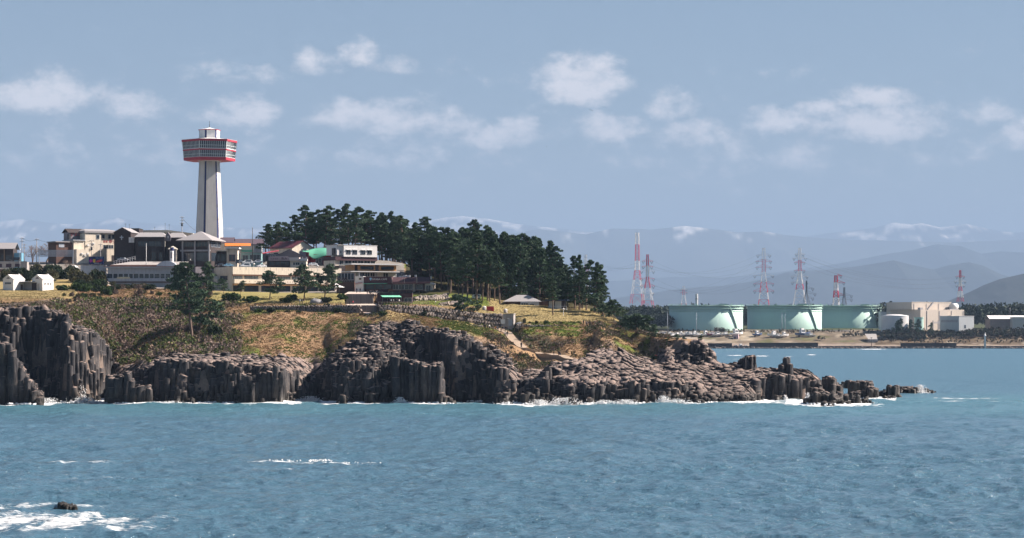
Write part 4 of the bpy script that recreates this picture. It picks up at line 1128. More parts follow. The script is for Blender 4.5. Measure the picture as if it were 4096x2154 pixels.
    for i in range(6): b.box('slat', b.x(153), b.x(295), -.1, .1, b.z(1027 - i * 4.6), b.z(1024 - i * 4.6), 'pale')
    # ---- dark gabled house
    b = Bd('dark_gabled_house', 'tall dark brown house with pointed gable and a pale cross shaped emblem', 'house', 456, 1052, 1066, -6)
    xw = b.x(524); h = b.z(930); r = b.z(912)
    b.gable_wall('wall', 0, xw, 0, 14, -3, h, r, 'dark')
    b.gable('roof', 0, xw, 0, 14, h + .02, r + .02, 'slate', over=.35)
    ex, ez = b.x(487), b.z(952)
    b.boxes('emblem', [(ex - .22, ex + .22, -.1, -.02, ez - .95, ez + .95), (ex - .8, ex - .23, -.1, -.02, ez - .05, ez + .4), (ex + .23, ex + .8, -.1, -.02, ez - .05, ez + .4)], 'pale')
    b.window(b.x(465), b.x(484), .4, 2.6, nx=2, frame='dark'); sky_antenna(b, b.x(496), 3, r, 2.0); sky_antenna(b, b.x(509), 4, r - .5, 2.4)
    b.boxes('white_grid_panel', [(b.x(519), b.x(529.6), -1.2, -1.0, b.z(972), b.z(962) - .05), (b.x(530.4), b.x(541), -1.2, -1.0, b.z(972), b.z(962) - .05), (b.x(519), b.x(529.6), -1.2, -1.0, b.z(962), b.z(951)), (b.x(530.4), b.x(541), -1.2, -1.0, b.z(962), b.z(951))], 'white')
    b.box('stair_shaft', b.x(519), b.x(541), -1.0, 3, -3, b.z(953), 'dark')
    # ---- black hall behind
    b = Bd('black_hall', 'black boxy hall rising behind the dark gabled house', 'building', 498, 1046, 1095, 0)
    b.box('wall', 0, b.x(556), 0, 12, -3, b.z(917), 'dark'); b.box('roof_slab', -.4, b.x(557), -.3, 12.3, b.z(917), b.z(914), 'darkmetal')
    # ---- long pale roofed hall
    b = Bd('pale_roofed_hall', 'long low hall with a pale sheet roof behind the dark shops', 'building', 558, 1044, 1110, 0)
    b.box('wall', 0, b.x(764), 0, 14, -3, b.z(932), 'cream')
    b.add('roof', poly_mesh('roof', [(-.5, -.6, b.z(932)), (b.x(660), -.6, b.z(930)), (b.x(772), -.6, b.z(936)), (b.x(772), 15, b.z(936)), (b.x(660), 15, b.z(928)), (-.5, 15, b.z(930)), (-.5, -.6, b.z(922)), (b.x(672), -.6, b.z(921)), (b.x(772), -.6, b.z(934)), (b.x(772), 15, b.z(933)), (b.x(672), 15, b.z(919)), (-.5, 15, b.z(920))], [(6, 7, 10, 11), (7, 8, 9, 10), (0, 1, 7, 6), (1, 2, 8, 7), (2, 3, 9, 8), (3, 4, 10, 9), (4, 5, 11, 10), (5, 0, 6, 11)], M_['creamroof']))
    sky_antenna(b, b.x(616), 2, b.z(921), 1.6); sky_antenna(b, b.x(657), 3, b.z(921), 3.4); sky_antenna(b, b.x(672), 4, b.z(921), 3.0)
    # ---- dark two storey shop
    b = Bd('dark_shop', 'dark two storey shop with grey hipped roof and a small emblem gable', 'shop', 541, 1046, 1062, 0)
    xw = b.x(658)
    b.box('wall', 0, xw, 0, 11, -3, b.z(950), 'dark')
    b.hip('roof', 0, xw, 0, 11, b.z(950), b.z(929), 'slate', over=.4, ridge=.75)
    for a0, a1 in ((552, 572), (574, 594), (597, 622), (624, 645)): b.window(b.x(a0), b.x(a1), b.z(986), b.z(966), nx=2, frame='dark')
    for a0, a1 in ((606, 624), (636, 650)): b.window(b.x(a0), b.x(a1), .3, b.z(1010), nx=2, frame='brown', name='shop_front')
    b.box('cream_corner_trim', xw - .02, xw + .35, -.3, .1, b.z(988), b.z(966), 'cream')  # narrow cream strip up the corner of the wall
    b.box('east_wing', xw + .36, b.x(740), 2, 11, -3, b.z(952), 'dark')
    b.hip('east_roof', xw + .4, b.x(740), 2, 11, b.z(952), b.z(930), 'slate', over=.4, ridge=.5)
    b.gable_wall('emblem_gable', b.x(658) + .1, b.x(681), 1.0, 4, b.z(965), b.z(944), b.z(930), 'violet')
    ex, ez = b.x(671), b.z(949); b.boxes('emblem', [(ex - .13, ex + .13, .9, .99, ez - .5, ez + .5), (ex - .4, ex - .14, .9, .99, ez, ez + .2), (ex + .14, ex + .4, .9, .99, ez, ez + .2)], 'white')
    # ---- pyramid roofed pavilion
    b = Bd('pyramid_roofed_shop', 'two storey dark shop under a broad grey pyramid roof before the tower', 'shop', 722, 1046, 1052, -14)
    xw = b.x(842); dd = 14.0
    b.box('wall', 0, xw, .6, dd, -3, b.z(964), 'dark')
    b.hip('roof', 0, xw, 0, dd, b.z(964), b.z(924), 'slate', over=1.6)
    for a0, a1 in ((734, 776), (782, 832)): b.window(b.x(a0), b.x(a1), b.z(988), b.z(970), nx=4, at=.6, frame='brown')
    b.box('floor_band', -.2, xw + .2, .1, .6, b.z(1007), b.z(1000), 'grey')
    for a in (728, 779, 836): b.box('column', b.x(a), b.x(a + 6), -.3, .1, -2, b.z(966), 'grey')
    for a0, a1 in ((736, 776), (786, 832)): b.window(b.x(a0), b.x(a1), 0, b.z(1012), nx=3, at=.6, frame='dark', name='shop_front')
    for yy in (1.5, 5.5, 9.5): b.window(yy, yy + 3, b.z(988), b.z(970), 'R', xw, nx=2, frame='pale')
    b.window(2, 8, .2, b.z(1012), 'R', xw, nx=3, frame='dark', name='shop_front')
    # ---- kiosk
    b = Bd('kiosk', 'small kiosk with a cream hipped roof before the dark shops', 'kiosk', 672, 1046, 1046, 0)
    b.box('wall', b.x(678), b.x(704), 0, 3, -2, b.z(997), 'grey'); b.hip('roof', b.x(674), b.x(706), 0, 3, b.z(998), b.z(984), 'creamroof', over=.2)
    b.box('post', b.x(704), b.x(707), -.4, -.1, -2, b.z(998), 'cream')
    # ---- slim sign pillar
    b = Bd('sign_pillar', 'slim white sign pillar with blue cap before the kiosk', 'sign', 681, 1047, 1042, -20)
    b.box('pillar', 0, b.x(691), 0, .9, -2, b.z(1004), 'white'); b.box('cap', -.05, b.x(691) + .05, -.05, .95, b.z(1004), b.z(990), 'bluepaint')
    b.box('lettering_strip', b.x(683), b.x(687), -.03, 0, b.z(1034), b.z(1010), 'letter')
    # ---- tiled house and orange roof, by the tower
    b = Bd('purple_tiled_house', 'long house with purple grey tiled roof beside the foot of the tower', 'house', 890, 1044, 1130, 0)
    b.box('wall', 0, b.x(1046), 0, 8, -4, b.z(976), 'pale'); b.gable('roof', 0, b.x(1046), 0, 8, b.z(976), b.z(957), 'tile', axis='x', over=.8)
    b.gable('front_roof', b.x(884), b.x(935), -3, 4, b.z(972), b.z(952), 'tile', axis='x', over=.4); b.box('front_wall', b.x(886), b.x(933), -3, -.02, -4, b.z(973), 'cream')
    b.window(b.x(1022), b.x(1032), b.z(995), b.z(984), nx=2); b.window(b.x(960), b.x(985), b.z(992), b.z(982), nx=3)
    b = Bd('orange_roofed_shop', 'low cream shop with a bright orange sheet roof', 'shop', 902, 1046, 1085, 8)
    xw = b.x(1012)
    b.box('wall', 0, xw, 0, 7, -3, b.z(985), 'cream'); b.gable('roof', 0, b.x(1000), 0, 7, b.z(985) + .01, b.z(974), 'orange', axis='x', over=.3)
    b.box('fascia', b.x(962), xw + .2, -.5, -.05, b.z(1000), b.z(984), 'creamroof'); b.box('green_board', b.x(964), b.x(1010), -.8, -.55, b.z(1010), b.z(1001), 'green')
    for a0, a1 in ((910, 935), (940, 958), (968, 1005)): b.window(b.x(a0), b.x(a1), .3, b.z(1015), nx=2, frame='pale', name='shop_front')
    b = Bd('awning_shop', 'low dark shop front with a white lean-to awning before the orange roof', 'shop', 846, 1048, 1058, 0)
    b.box('wall', 0, b.x(905), 0, 6, -3, b.z(1006), 'dark'); b.box('roof', b.x(842), b.x(912), -1.2, 6.2, b.z(1006), b.z(1002), 'creamroof')
    b.box('cream_end', b.x(906), b.x(950), .3, 6, -3, b.z(996), 'cream'); b.box('end_roof', b.x(904), b.x(958), -1.6, 6, b.z(996), b.z(991), 'white')
    b.window(b.x(852), b.x(880), .3, b.z(1018), nx=2, frame='dark', name='shop_front'); b.window(b.x(884), b.x(902), .3, b.z(1018), nx=2, frame='dark', name='shop_front')
    b.window(b.x(916), b.x(940), .2, b.z(1020), at=.3, nx=2, frame='red', name='shop_front')
    # ---- glass house blue-green
    b = Bd('turquoise_stall', 'pale turquoise open stall beside the mast', 'stall', 965, 1046, 1064, 0)
    b.box('wall', 0, b.x(1045), 0, 5, -3, b.z(1012), mat('turquoise_board', (0.22, 0.36, 0.38), .8, .15, .7)); b.box('roof', -.4, b.x(1048), -.8, 5.3, b.z(1012), b.z(1009), 'steel')
    b.window(b.x(970), b.x(992), .2, 2.6, nx=2, frame='pale', name='shop_front'); b.window(b.x(1000), b.x(1040), .2, 2.8, nx=3, frame='pale', name='shop_front')
    # ---- maroon roof house with cream gable end
    b = Bd('maroon_roofed_house', 'house with a maroon tiled roof and a bright cream gable end', 'house', 1080, 1040, 1100, -48)
    w = 16.5; dp = 11.5; h = b.z(994); r = b.z(968)
    b.gable_wall('wall', 0, w, 0, dp, -4, h, r, 'cream', axis='x'); b.gable('roof', 0, w, 0, dp, h + .02, r + .02, 'maroon', axis='x', over=.7)
    b.window(dp * .58, dp * .72, h - 2.2, h - 1.0, 'R', w, nx=2)
    b.window(3, 6, 1, 3, nx=2, frame='brown')
    # ---- red lean-to and grey gable
    b = Bd('red_lean_to', 'small blue grey shed with a red lean-to roof', 'shed', 1050, 1046, 1075, 0)
    b.box('wall', 0, b.x(1118), 0, 5, -3, b.z(1016), 'violet')
    b.add('roof', poly_mesh('roof', [(-.4, -.8, b.z(1018)), (b.x(1112), -.8, b.z(1007)), (b.x(1112), 5.4, b.z(1001)), (-.4, 5.4, b.z(1012)), (-.4, -.8, b.z(1016.5)), (b.x(1112), -.8, b.z(1005.5)), (b.x(1112), 5.4, b.z(999.5)), (-.4, 5.4, b.z(1010))], [(3, 2, 1, 0), (4, 5, 6, 7), (0, 1, 5, 4), (1, 2, 6, 5), (2, 3, 7, 6), (3, 0, 4, 7)], M_['redsheet']))
    b.door(b.x(1062), b.x(1072), 0, 2.6, m='dark'); b.window(b.x(1082), b.x(1100), 1.0, 2.6, nx=2)
    b = Bd('grey_gabled_shed', 'wide grey shed with a shallow dark blue gable roof', 'shed', 1106, 1046, 1068, 0)
    h = b.z(1024); r = b.z(1000)
    b.gable_wall('wall', 0, b.x(1210), 0, 12, -3, h, r, 'violet'); b.gable('roof', 0, b.x(1210), 0, 12, h + .02, r + .02, 'navy', over=.4)
    b.box('roof_box', b.x(1198), b.x(1222), 2, 5, -3, b.z(1007), 'violet'); b.box('brick_chimney', b.x(1222) + .02, b.x(1233), 2.2, 4.6, -3, b.z(1009), 'maroon')
    # ---- souvenir shop with long board
    b = Bd('souvenir_shop', 'souvenir shop with a faded pink signboard and cream canopy behind the parapet', 'shop', 1068, 1062, 1056, 0)
    b.box('wall', 0, b.x(1158), 0, 8, -3, b.z(1042), 'dark')
    sb = b.add('signboard', poly_mesh('signboard', [(b.x(1075), -.3, b.z(1044)), (b.x(1157), -.3, b.z(1044)), (b.x(1157), -.3, b.z(1031)), (b.x(1150), -.3, b.z(1026)), (b.x(1082), -.3, b.z(1026)), (b.x(1075), -.3, b.z(1031)), (b.x(1075), 0, b.z(1044)), (b.x(1157), 0, b.z(1044)), (b.x(1157), 0, b.z(1031)), (b.x(1150), 0, b.z(1026)), (b.x(1082), 0, b.z(1026)), (b.x(1075), 0, b.z(1031))], [(0, 1, 2, 3, 4, 5), (11, 10, 9, 8, 7, 6)] + [(i, i + 6, (i + 1) % 6 + 6, (i + 1) % 6) for i in range(6)], M_['pinksign']))
    b.text('lettering', 'おみやげ', b.x(1098), b.z(1037), .85, 'letter', at=-.36, parent=sb); b.text('lettering', '魚み', b.x(1137), b.z(1036), 1.3, 'letter', at=-.36, parent=sb)
    for a0, a1 in ((1078, 1096), (1100, 1118), (1124, 1142), (1146, 1156)): b.window(b.x(a0), b.x(a1), .2, b.z(1048), nx=2, frame='dark', name='shop_front')
    b.box('canopy', b.x(1158), b.x(1197), -.8, 6, b.z(1044), b.z(1031), mat('pinkish_canopy', (.66, .58, .54), .7, .05, 1)); b.box('canopy', b.x(1198), b.x(1226), -.9, 6, b.z(1044), b.z(1035), 'white')
    b.box('cream_front', b.x(1160), b.x(1225), .3, 6, -3, b.z(1044) - .01, 'cream')
    for a0, a1 in ((1172, 1180), (1182, 1198), (1203, 1212)): b.window(b.x(a0), b.x(a1), .1, b.z(1051), at=.3, nx=2)
    b.box('shop_flag', b.x(1225), b.x(1230), -1.3, -1.2, b.z(1048), b.z(1029), 'white')
    # ---- green vaulted hall
    b = Bd('green_vaulted_hall', 'hall with a curved green copper roof and red walls', 'hall', 1233, 1056, 1072, 0)
    b.box('wall', 0, b.x(1345), 1, 12, -3, b.z(1018), 'red'); b.box('grey_side', b.x(1262), b.x(1346), .4, .98, -3, b.z(1028), 'violet')
    V, Q = [], []; n = 18
    for i in range(n + 1):
        u = i / n; sx = 1210 + (1346 - 1210) * u
        top = 1004 - 15.5 * math.sin(math.pi * min(u * 1.0, 1)) - 2 * u
        fr = np.interp(u, [0, .15, .33, .45, .6, .8, 1], [1004, 1018, 1034, 1033, 1024, 1019, 1018.5])
        md = (fr * .30 + top * .70) - 2.5 * math.sin(math.pi * u)
        V += [(b.x(sx), 12, b.z(top)), (b.x(sx), 3.5, b.z(md)), (b.x(sx), -.8, b.z(fr)), (b.x(sx), -.8, b.z(fr) - .35), (b.x(sx), 12, b.z(top) - .35)]
    for i in range(n):
        a = i * 5; c = a + 5
        Q += [(a + 1, c + 1, c, a), (a + 2, c + 2, c + 1, a + 1), (a + 3, c + 3, c + 2, a + 2), (a + 4, c + 4, c + 3, a + 3)]
    b.add('vaulted_roof', poly_mesh('vaulted_roof', V, Q, M_['green'], True))
    b.gable_wall('porch', b.x(1292), b.x(1316), -2, .35, -3, b.z(1046), b.z(1034), 'maroon'); b.gable('porch_roof', b.x(1290), b.x(1318), -2, .3, b.z(1046), b.z(1034), 'maroon', over=.2)
    b.door(b.x(1246), b.x(1260), 0, 2.8, at=.95, m='red'); b.window(b.x(1264), b.x(1284), .4, 2.4, at=.4, nx=2)
    # ---- white cafe box
    b = Bd('white_box_building', 'white cubic upper storey with four small windows over a dark glazed floor', 'building', 1352, 1064, 1046, 34)
    xw = b.x(1503); x1 = b.x(1374)
    b.box('upper_wall', x1, xw, 0, 11, b.z(1027), b.z(981), 'white'); b.box('upper_wing', 0, x1 - .01, .8, 10, b.z(1021), b.z(981.5), 'white')
    b.box('parapet', -.1, xw + .1, -.1, 11.1, b.z(981) + .01, b.z(979.5), 'white')
    for a0, a1 in ((1384, 1400), (1408, 1425), (1440, 1457), (1465, 1482)):
        b.window(b.x(a0), b.x(a1), b.z(1016), b.z(1002), nx=2, frame='steel'); b.box('window_hood', b.x(a0) - .15, b.x(a1) + .15, -.45, -.01, b.z(999.5), b.z(997.5), 'white')
    b.window(b.x(1364), b.x(1368), b.z(1013), b.z(1003), at=.8, nx=1)
    b.box('lower_band', -1.0, xw + .4, .4, 11, b.z(1042), b.z(1027) - .01, 'plum')
    b.box('lower_wall', -.8, xw, 1.2, 11, -4, b.z(1042) - .01, 'cream')
    for a0, a1 in ((1364, 1376), (1384, 1408), (1412, 1430), (1434, 1454), (1458, 1480), (1484, 1500)): b.window(b.x(a0), b.x(a1), b.z(1061), b.z(1043), at=1.2, nx=2)
    b.box('roof_tank', b.x(1346), b.x(1352), 2, 4, b.z(1021), b.z(993), 'darkmetal')
    b.box('terrace_wall', b.x(1344), b.x(1420), -3, 1.0, -8, b.z(1064), 'dark')
    # ---- ochre house with white flat roof
    b = Bd('ochre_house', 'ochre walled house with a thin white flat roof behind the cafe sign', 'house', 1414, 1112, 1002, 26)
    xw = b.x(1586)
    b.box('lower_wall', b.x(1436), xw, 1.0, 9, -4, b.z(1089), 'pale'); b.box('upper_wall', 0, xw - .4, .4, 9, b.z(1084), b.z(1060), 'ochre')
    b.box('roof', b.x(1400), b.x(1598), -1.6, 10, b.z(1060), b.z(1054), 'white')
    b.box('lean_roof', b.x(1398), b.x(1590), -1.4, 9, b.z(1089) + .02, b.z(1085), 'white')
    for a0, a1 in ((1420, 1431), (1500, 1514)): b.box('dark_bay', b.x(a0), b.x(a1), .3, .39, b.z(1084), b.z(1060) - .02, 'dark')
    for a0, a1 in ((1443, 1493), (1524, 1572)): b.window(b.x(a0), b.x(a1), b.z(1078), b.z(1066), at=.4, nx=5, frame='dark')
    for i, (a0, a1) in enumerate(((1440, 1460), (1463, 1480), (1483, 1500), (1512, 1530), (1534, 1552), (1555, 1582))): b.window(b.x(a0), b.x(a1), b.z(1106), b.z(1092), at=1.0, nx=2, glass=M_['curtain'] if i in (3, 5) else None)
    b.box('carport_post', b.x(1432), b.x(1436), -1, -.6, -6, b.z(1089), 'white')
    # ---- cafe with sign
    b = Bd('cafe', 'long plum brown cafe with white lettering on its fascia above the plaza', 'cafe', 1420, 1168, 985, -6)
    xw = b.x(1722); x2 = b.x(1568)
    b.box('wall', b.x(1457), x2, 0.6, 10, -3, b.z(1134), 'plum'); f = b.box('sign_fascia', b.x(1456), x2, -.5, 8, b.z(1134) + .01, b.z(1108), 'plum')
    b.text('lettering', 'IWABA CAFE', b.x(1520), b.z(1118.5), 1.05, 'white', at=-.56, parent=f)
    V = [(0, -.56, 0)] + [(.48 * math.cos(a * .628), -.56, .48 * math.sin(a * .628)) for a in range(10)]
    b.add('logo', poly_mesh('logo', [(b.x(1484) + x, y, b.z(1116) + z) for x, y, z in V] + [(b.x(1484) - .2, -.57, b.z(1121)), (b.x(1484) + .2, -.57, b.z(1121)), (b.x(1484) + .05, -.57, b.z(1124.5))], [(0, i + 1, (i + 1) % 10 + 1) for i in range(10)] + [(11, 12, 13)], M_['skyblue']), f)
    b.add('awning', poly_mesh('awning', [(b.x(1454), .55, b.z(1133.6)), (b.x(1550), .55, b.z(1133.6)), (b.x(1550), -1.6, b.z(1136)), (b.x(1454), -1.6, b.z(1136)), (b.x(1454), .55, b.z(1134.6)), (b.x(1550), .55, b.z(1134.6)), (b.x(1550), -1.6, b.z(1137)), (b.x(1454), -1.6, b.z(1137))], [(0, 3, 2, 1), (4, 5, 6, 7), (3, 7, 6, 2), (0, 4, 7, 3), (1, 2, 6, 5)], M_['mint']))
    for a0, a1 in ((1462, 1497), (1501, 1529), (1534, 1565)): b.window(b.x(a0), b.x(a1), b.z(1157), b.z(1139), at=.6, nx=1, frame='plum', name='shop_window')
    b.box('east_wall', x2 + .01, b.x(1698), 1.4, 10, -3, b.z(1136), 'plum')
    b.add('east_roof', poly_mesh('east_roof', [(x2 + .02, .2, b.z(1133)), (xw, .2, b.z(1133)), (xw - .6, 4, b.z(1109)), (x2 + .02, 4, b.z(1109)), (x2 + .02, 9, b.z(1109)), (xw - .6, 9, b.z(1109)), (x2 + .02, .2, b.z(1136)), (xw, .2, b.z(1136))], [(0, 1, 2, 3), (3, 2, 5, 4), (6, 7, 1, 0)], M_['plum']))
    b.box('eave_band', x2 + .02, xw, -.1, .18, b.z(1136), b.z(1128), mat('dusty_pink_band', (.24, .12, .13), .8, .08, 1))
    for a in (1569, 1618, 1668): b.box('roof_batten', b.x(a), b.x(a + 1.6), -.2, -.11, b.z(1134), b.z(1113), 'cream')
    for a0, a1, nn in ((1571, 1592, 2), (1594, 1616, 2), (1618, 1648, 2), (1667, 1690, 1)): b.window(b.x(a0), b.x(a1), b.z(1158), b.z(1140), at=1.4, nx=nn, name='shop_window')
    for a in (1652, 1657): b.box('cream_post', b.x(a), b.x(a + 3), .9, 1.3, -2, b.z(1136), 'cream')
    b.box('cream_annex', b.x(1699), b.x(1730), 1.0, 9, -3, b.z(1137), 'cream'); b.window(b.x(1704), b.x(1722), .2, 2.5, at=1.0, nx=2, name='shop_window')
    b.add('annex_roof', poly_mesh('annex_roof', [(b.x(1696), .4, b.z(1136)), (b.x(1733), .4, b.z(1140)), (b.x(1733), 9, b.z(1136)), (b.x(1722), 9, b.z(1130)), (b.x(1722), .4, b.z(1130))], [(0, 1, 4), (1, 2, 3, 4)], M_['white']))
    b.box('cream_tower', b.x(1421), b.x(1455), -.2, 5, -2, b.z(1106), 'white'); b.window(b.x(1437), b.x(1445), b.z(1119), b.z(1114), at=-.2, nx=1, frame='wood')
    b.boxes('red_arch_awning', [(b.x(1420), b.x(1432), -1.0, -.22, b.z(1137), b.z(1135.6)), (b.x(1432), b.x(1450), -1.0, -.22, b.z(1134), b.z(1132))], 'red')
    b.boxes('roof_vents', [(b.x(1606), b.x(1618), 5, 6, b.z(1109), b.z(1101)), (b.x(1622), b.x(1634), 5, 6, b.z(1109), b.z(1101)), (b.x(1652), b.x(1660), 5, 6, b.z(1109), b.z(1100)), (b.x(1588), b.x(1603), 5, 6, b.z(1109), b.z(1104))], 'white')
    b.box('roof_lamp_box', b.x(1720), b.x(1725), 2, 2.6, b.z(1118), b.z(1106), 'white')
    # ---- brown steps and deck left of the cafe
    b = Bd('brown_terrace', 'brown boarded terrace wall with a railing beside the cafe', 'terrace', 1346, 1168, 990, 0)
    b.box('wall', 0, b.x(1418), 0, 6, -3, b.z(1128), 'brown'); b.box('upper_glazing', 0, b.x(1416), 4, 9, b.z(1128), b.z(1092), 'dark')
    for i in range(5): b.window(b.x(1350 + i * 13), b.x(1361 + i * 13), b.z(1118), b.z(1094), at=4, nx=1, frame='pale')
    b.add('railing', bars_mesh('railing', [((b.x(1347), .2, b.z(1122)), (b.x(1417), .2, b.z(1122)), .08)] + [((b.x(1347 + i * 10), .2, b.z(1128)), (b.x(1347 + i * 10), .2, b.z(1122)), .07) for i in range(8)], M_['steel']))
    # ---- snack hut with green awning
    b = Bd('snack_hut', 'plum coloured snack hut with a mint green awning above the stone wall', 'hut', 1508, 1218, 903, 0)
    b.box('wall', 0, b.x(1648), 1.6, 7, -2, b.z(1173), 'plum'); b.box('roof', b.x(1504), b.x(1649), 1.2, 7.2, b.z(1173), b.z(1171), 'navy')
    b.box('counter_opening', b.x(1526), b.x(1604), 1.45, 1.58, .7, b.z(1192), 'letter'); b.box('counter', b.x(1526), b.x(1604), 1.1, 1.44, .55, .8, 'wood')
    b.add('awning', poly_mesh('awning', [(b.x(1521), 1.5, b.z(1181)), (b.x(1597), 1.5, b.z(1181)), (b.x(1607), -1.4, b.z(1189)), (b.x(1531), -1.4, b.z(1189)), (b.x(1521), 1.5, b.z(1182)), (b.x(1597), 1.5, b.z(1182)), (b.x(1607), -1.4, b.z(1190.5)), (b.x(1531), -1.4, b.z(1190.5))], [(0, 3, 2, 1), (4, 5, 6, 7), (3, 7, 6, 2), (0, 4, 7, 3), (1, 2, 6, 5)], M_['mint']))
    b.boxes('awning_pole', [(b.x(1530), b.x(1531), -1.3, -1.2, -.5, b.z(1190)), (b.x(1606), b.x(1607), -1.3, -1.2, -.5, b.z(1190))], 'steel')
    b.window(b.x(1616), b.x(1646), .6, b.z(1193), at=1.6, nx=2)
    # ---- plaza deck above the steps
    # ---- blue grey restaurant
    b = Bd('shaded_restaurant', 'wide pale blue grey restaurant with a long row of windows below the car park', 'restaurant', 432, 1150, 1028, 0)
    xw = b.x(732)
    b.box('wall', 0, xw, 0, 17, -4, b.z(1072), 'pale'); b.box('roof_slab', b.x(416), xw + 1, -1.6, 17.5, b.z(1072), b.z(1068), 'pale'); b.box('copper_edge', b.x(416), xw + 1.02, -1.62, -1.4, b.z(1068) + .01, b.z(1065.5), 'copper')
    b.box('roof_deck', b.x(440), xw, .5, 17, b.z(1068) + .02, b.z(1060), 'copper')
    b.add('roof_slope', poly_mesh('roof_slope', [(b.x(442), .6, b.z(1060)), (xw + .3, .6, b.z(1060)), (xw + .3, 17, b.z(1043)), (b.x(500), 17, b.z(1043)), (b.x(442), .6, b.z(1062)), (xw + .3, .6, b.z(1062))], [(0, 1, 2, 3), (4, 5, 1, 0)], M_['concrete']))
    V = []; n = 10
    for i in range(n + 1): u = i / n; V += [(b.x(624 + 84 * u), .2, b.z(1065 - 21 * math.sin(math.pi * u) ** .7)), (b.x(624 + 84 * u), 6, b.z(1065 - 21 * math.sin(math.pi * u) ** .7))]
    V += [(b.x(624), .2, b.z(1067)), (b.x(708), .2, b.z(1067))]
    b.add('curved_gable', poly_mesh('curved_gable', V, [(2 * i, 2 * i + 2, 2 * i + 3, 2 * i + 1) for i in range(n)] + [tuple([2 * n + 2, 2 * n + 3] + [2 * i for i in range(n, -1, -1)])], M_['pale']))
    edges = [426, 451, 472, 493, 514, 533, 555, 576, 597, 616, 640, 660, 682, 690, 712, 730]
    for a0, a1 in zip(edges[:-1], edges[1:]):
        if a1 - a0 > 10: b.window(b.x(a0 + 1.5) + .1, b.x(a1 - 1.5), b.z(1114), b.z(1096), nx=1, nz=2 if a0 > 610 else 1, frame='white')
    b.box('balcony', b.x(434), xw, -1.3, -.05, b.z(1126), b.z(1115), 'pale')
    b.box('soffit_band', b.x(436), xw - .2, -.4, -.02, b.z(1133), b.z(1127), 'violet')
    for a0, a1 in ((468, 520), (532, 572), (574, 612)): b.window(b.x(a0), b.x(a1), b.z(1149), b.z(1137), nx=3, nz=2, frame='white')
    b.box('menu_banner', b.x(470), b.x(522), -1.5, -1.32, b.z(1116), b.z(1109), mat('banner_cloth', (.55, .52, .38), .9, .1, 2))
    # ---- cream restaurant with roof car park
    b = Bd('cream_restaurant', 'long cream two storey restaurant with parked cars on its flat roof', 'restaurant', 934, 1172, 1006, 36)
    xw = b.x(1345); dp = b.d(92)
    par0, par1 = b.z(1098), b.z(1068)
    b.box('wall', 0, b.x(1338), .9, 14, -4, par0, 'cream')
    # four parapet walls around the car deck
    b.boxes('parapet', [(-.3, xw, 0, .35, par0, par1), (xw - .35, xw, .36, 20, par0, par1), (-.3, .05, .36, dp + 4, par0, par1)], 'cream')
    b.box('car_deck', .06, xw - .36, .36, 24, par0 - .1, par0 + 1.6, 'asphalt')
    for i in range(17): b.box('parapet_joint', b.x(958 + i * 22.6), b.x(959 + i * 22.6), -.03, -.005, b.z(1080), b.z(1069.5), 'violet')
    b.box('soffit', -.2, xw - .2, .2, .88, b.z(1103), par0 - .01, 'copper')
    for a0, a1 in ((922 + 0, 970), (979, 1029), (1045, 1092), (1105, 1150), (1158, 1204), (1214, 1256), (1266, 1300), (1308, 1328)):
        a0 = max(a0, 937); b.window(b.x(a0), b.x(a1), b.z(1116), b.z(1094 + 6), at=.9, nx=4, nz=2, frame='darkmetal', glass=mat('curtained_glass', (.20, .24, .26), .2, .5, .8, spec=.6))
    b.box('balcony', .05, b.x(1340), -.7, .88, b.z(1134), b.z(1117), 'cream')
    for a in (962, 976, 988, 1010, 1020, 1056, 1066, 1132, 1142, 1152): b.box('scupper', b.x(a), b.x(a + 2.4), -.74, -.69, b.z(1128), b.z(1125), 'copper')
    b.box('canopy_beam', .05, b.x(1340), -.4, .88, b.z(1141), b.z(1134) - .01, 'ochre')
    for a0, a1 in ((936, 968), (978, 1030), (1042, 1090), (1100, 1150), (1160, 1205), (1215, 1256), (1264, 1320)): b.window(b.x(a0), b.x(a1), 0, b.z(1143), at=.9, nx=3, frame='brown', name='shop_front')
    # shaded west flank, with outside stair
    for z0, z1 in ((b.z(1120), b.z(1104)),): b.window(5, 11, z0, z1, 'L', 0, nx=2, frame='dark')
    for i in range(8): b.box('parapet_joint', -.33, -.305, 1.5 + i * 2.4, 1.58 + i * 2.4, b.z(1078), b.z(1069), 'white')
    st = b.add('outside_stair', poly_mesh('outside_stair', [(-2.2, 2, -1), (-.5, 2, -1), (-.5, 13, b.z(1112)), (-2.2, 13, b.z(1112)), (-2.2, 2, 0), (-.5, 2, 0), (-.5, 13, b.z(1102)), (-2.2, 13, b.z(1102)), (-2.2, 13, -1), (-.5, 13, -1)], [(0, 1, 5, 4), (4, 5, 6, 7), (0, 4, 7, 8), (1, 9, 6, 5), (8, 7, 6, 9)], M_['cream']))
    b.box('west_wing', -9, -.35, 16, 24, -4, b.z(1066), 'violet')  # shade on the cream wing is put into its grey violet colour
    # ---- house in the pines
    b = Bd('house_in_the_pines', 'low dark house with grey hipped roof under the pines', 'house', 2022, 1243, 944, 0)
    xw = b.x(2158)
    b.box('wall', 0, xw, 0, 9, -2, b.z(1209), 'brown'); b.hip('roof', b.x(2020), xw, 0, 9, b.z(1209), b.z(1180), 'slate', over=.8, ridge=.3)
    b.box('bay_wall', b.x(2082), b.x(2156), -1.2, -.02, -2, b.z(1208), 'pale'); b.window(b.x(2085), b.x(2112), 1.0, b.z(1213), at=-1.2, nx=3); b.window(b.x(2120), b.x(2136), 1.2, b.z(1217), at=-1.2, nx=2)
    b.box('white_planter', b.x(2086), b.x(2112), -1.6, -1.25, .5, .95, 'white'); b.box('side_wing', xw + .02, b.x(2192), 1, 8, -2, b.z(1206), 'brown')
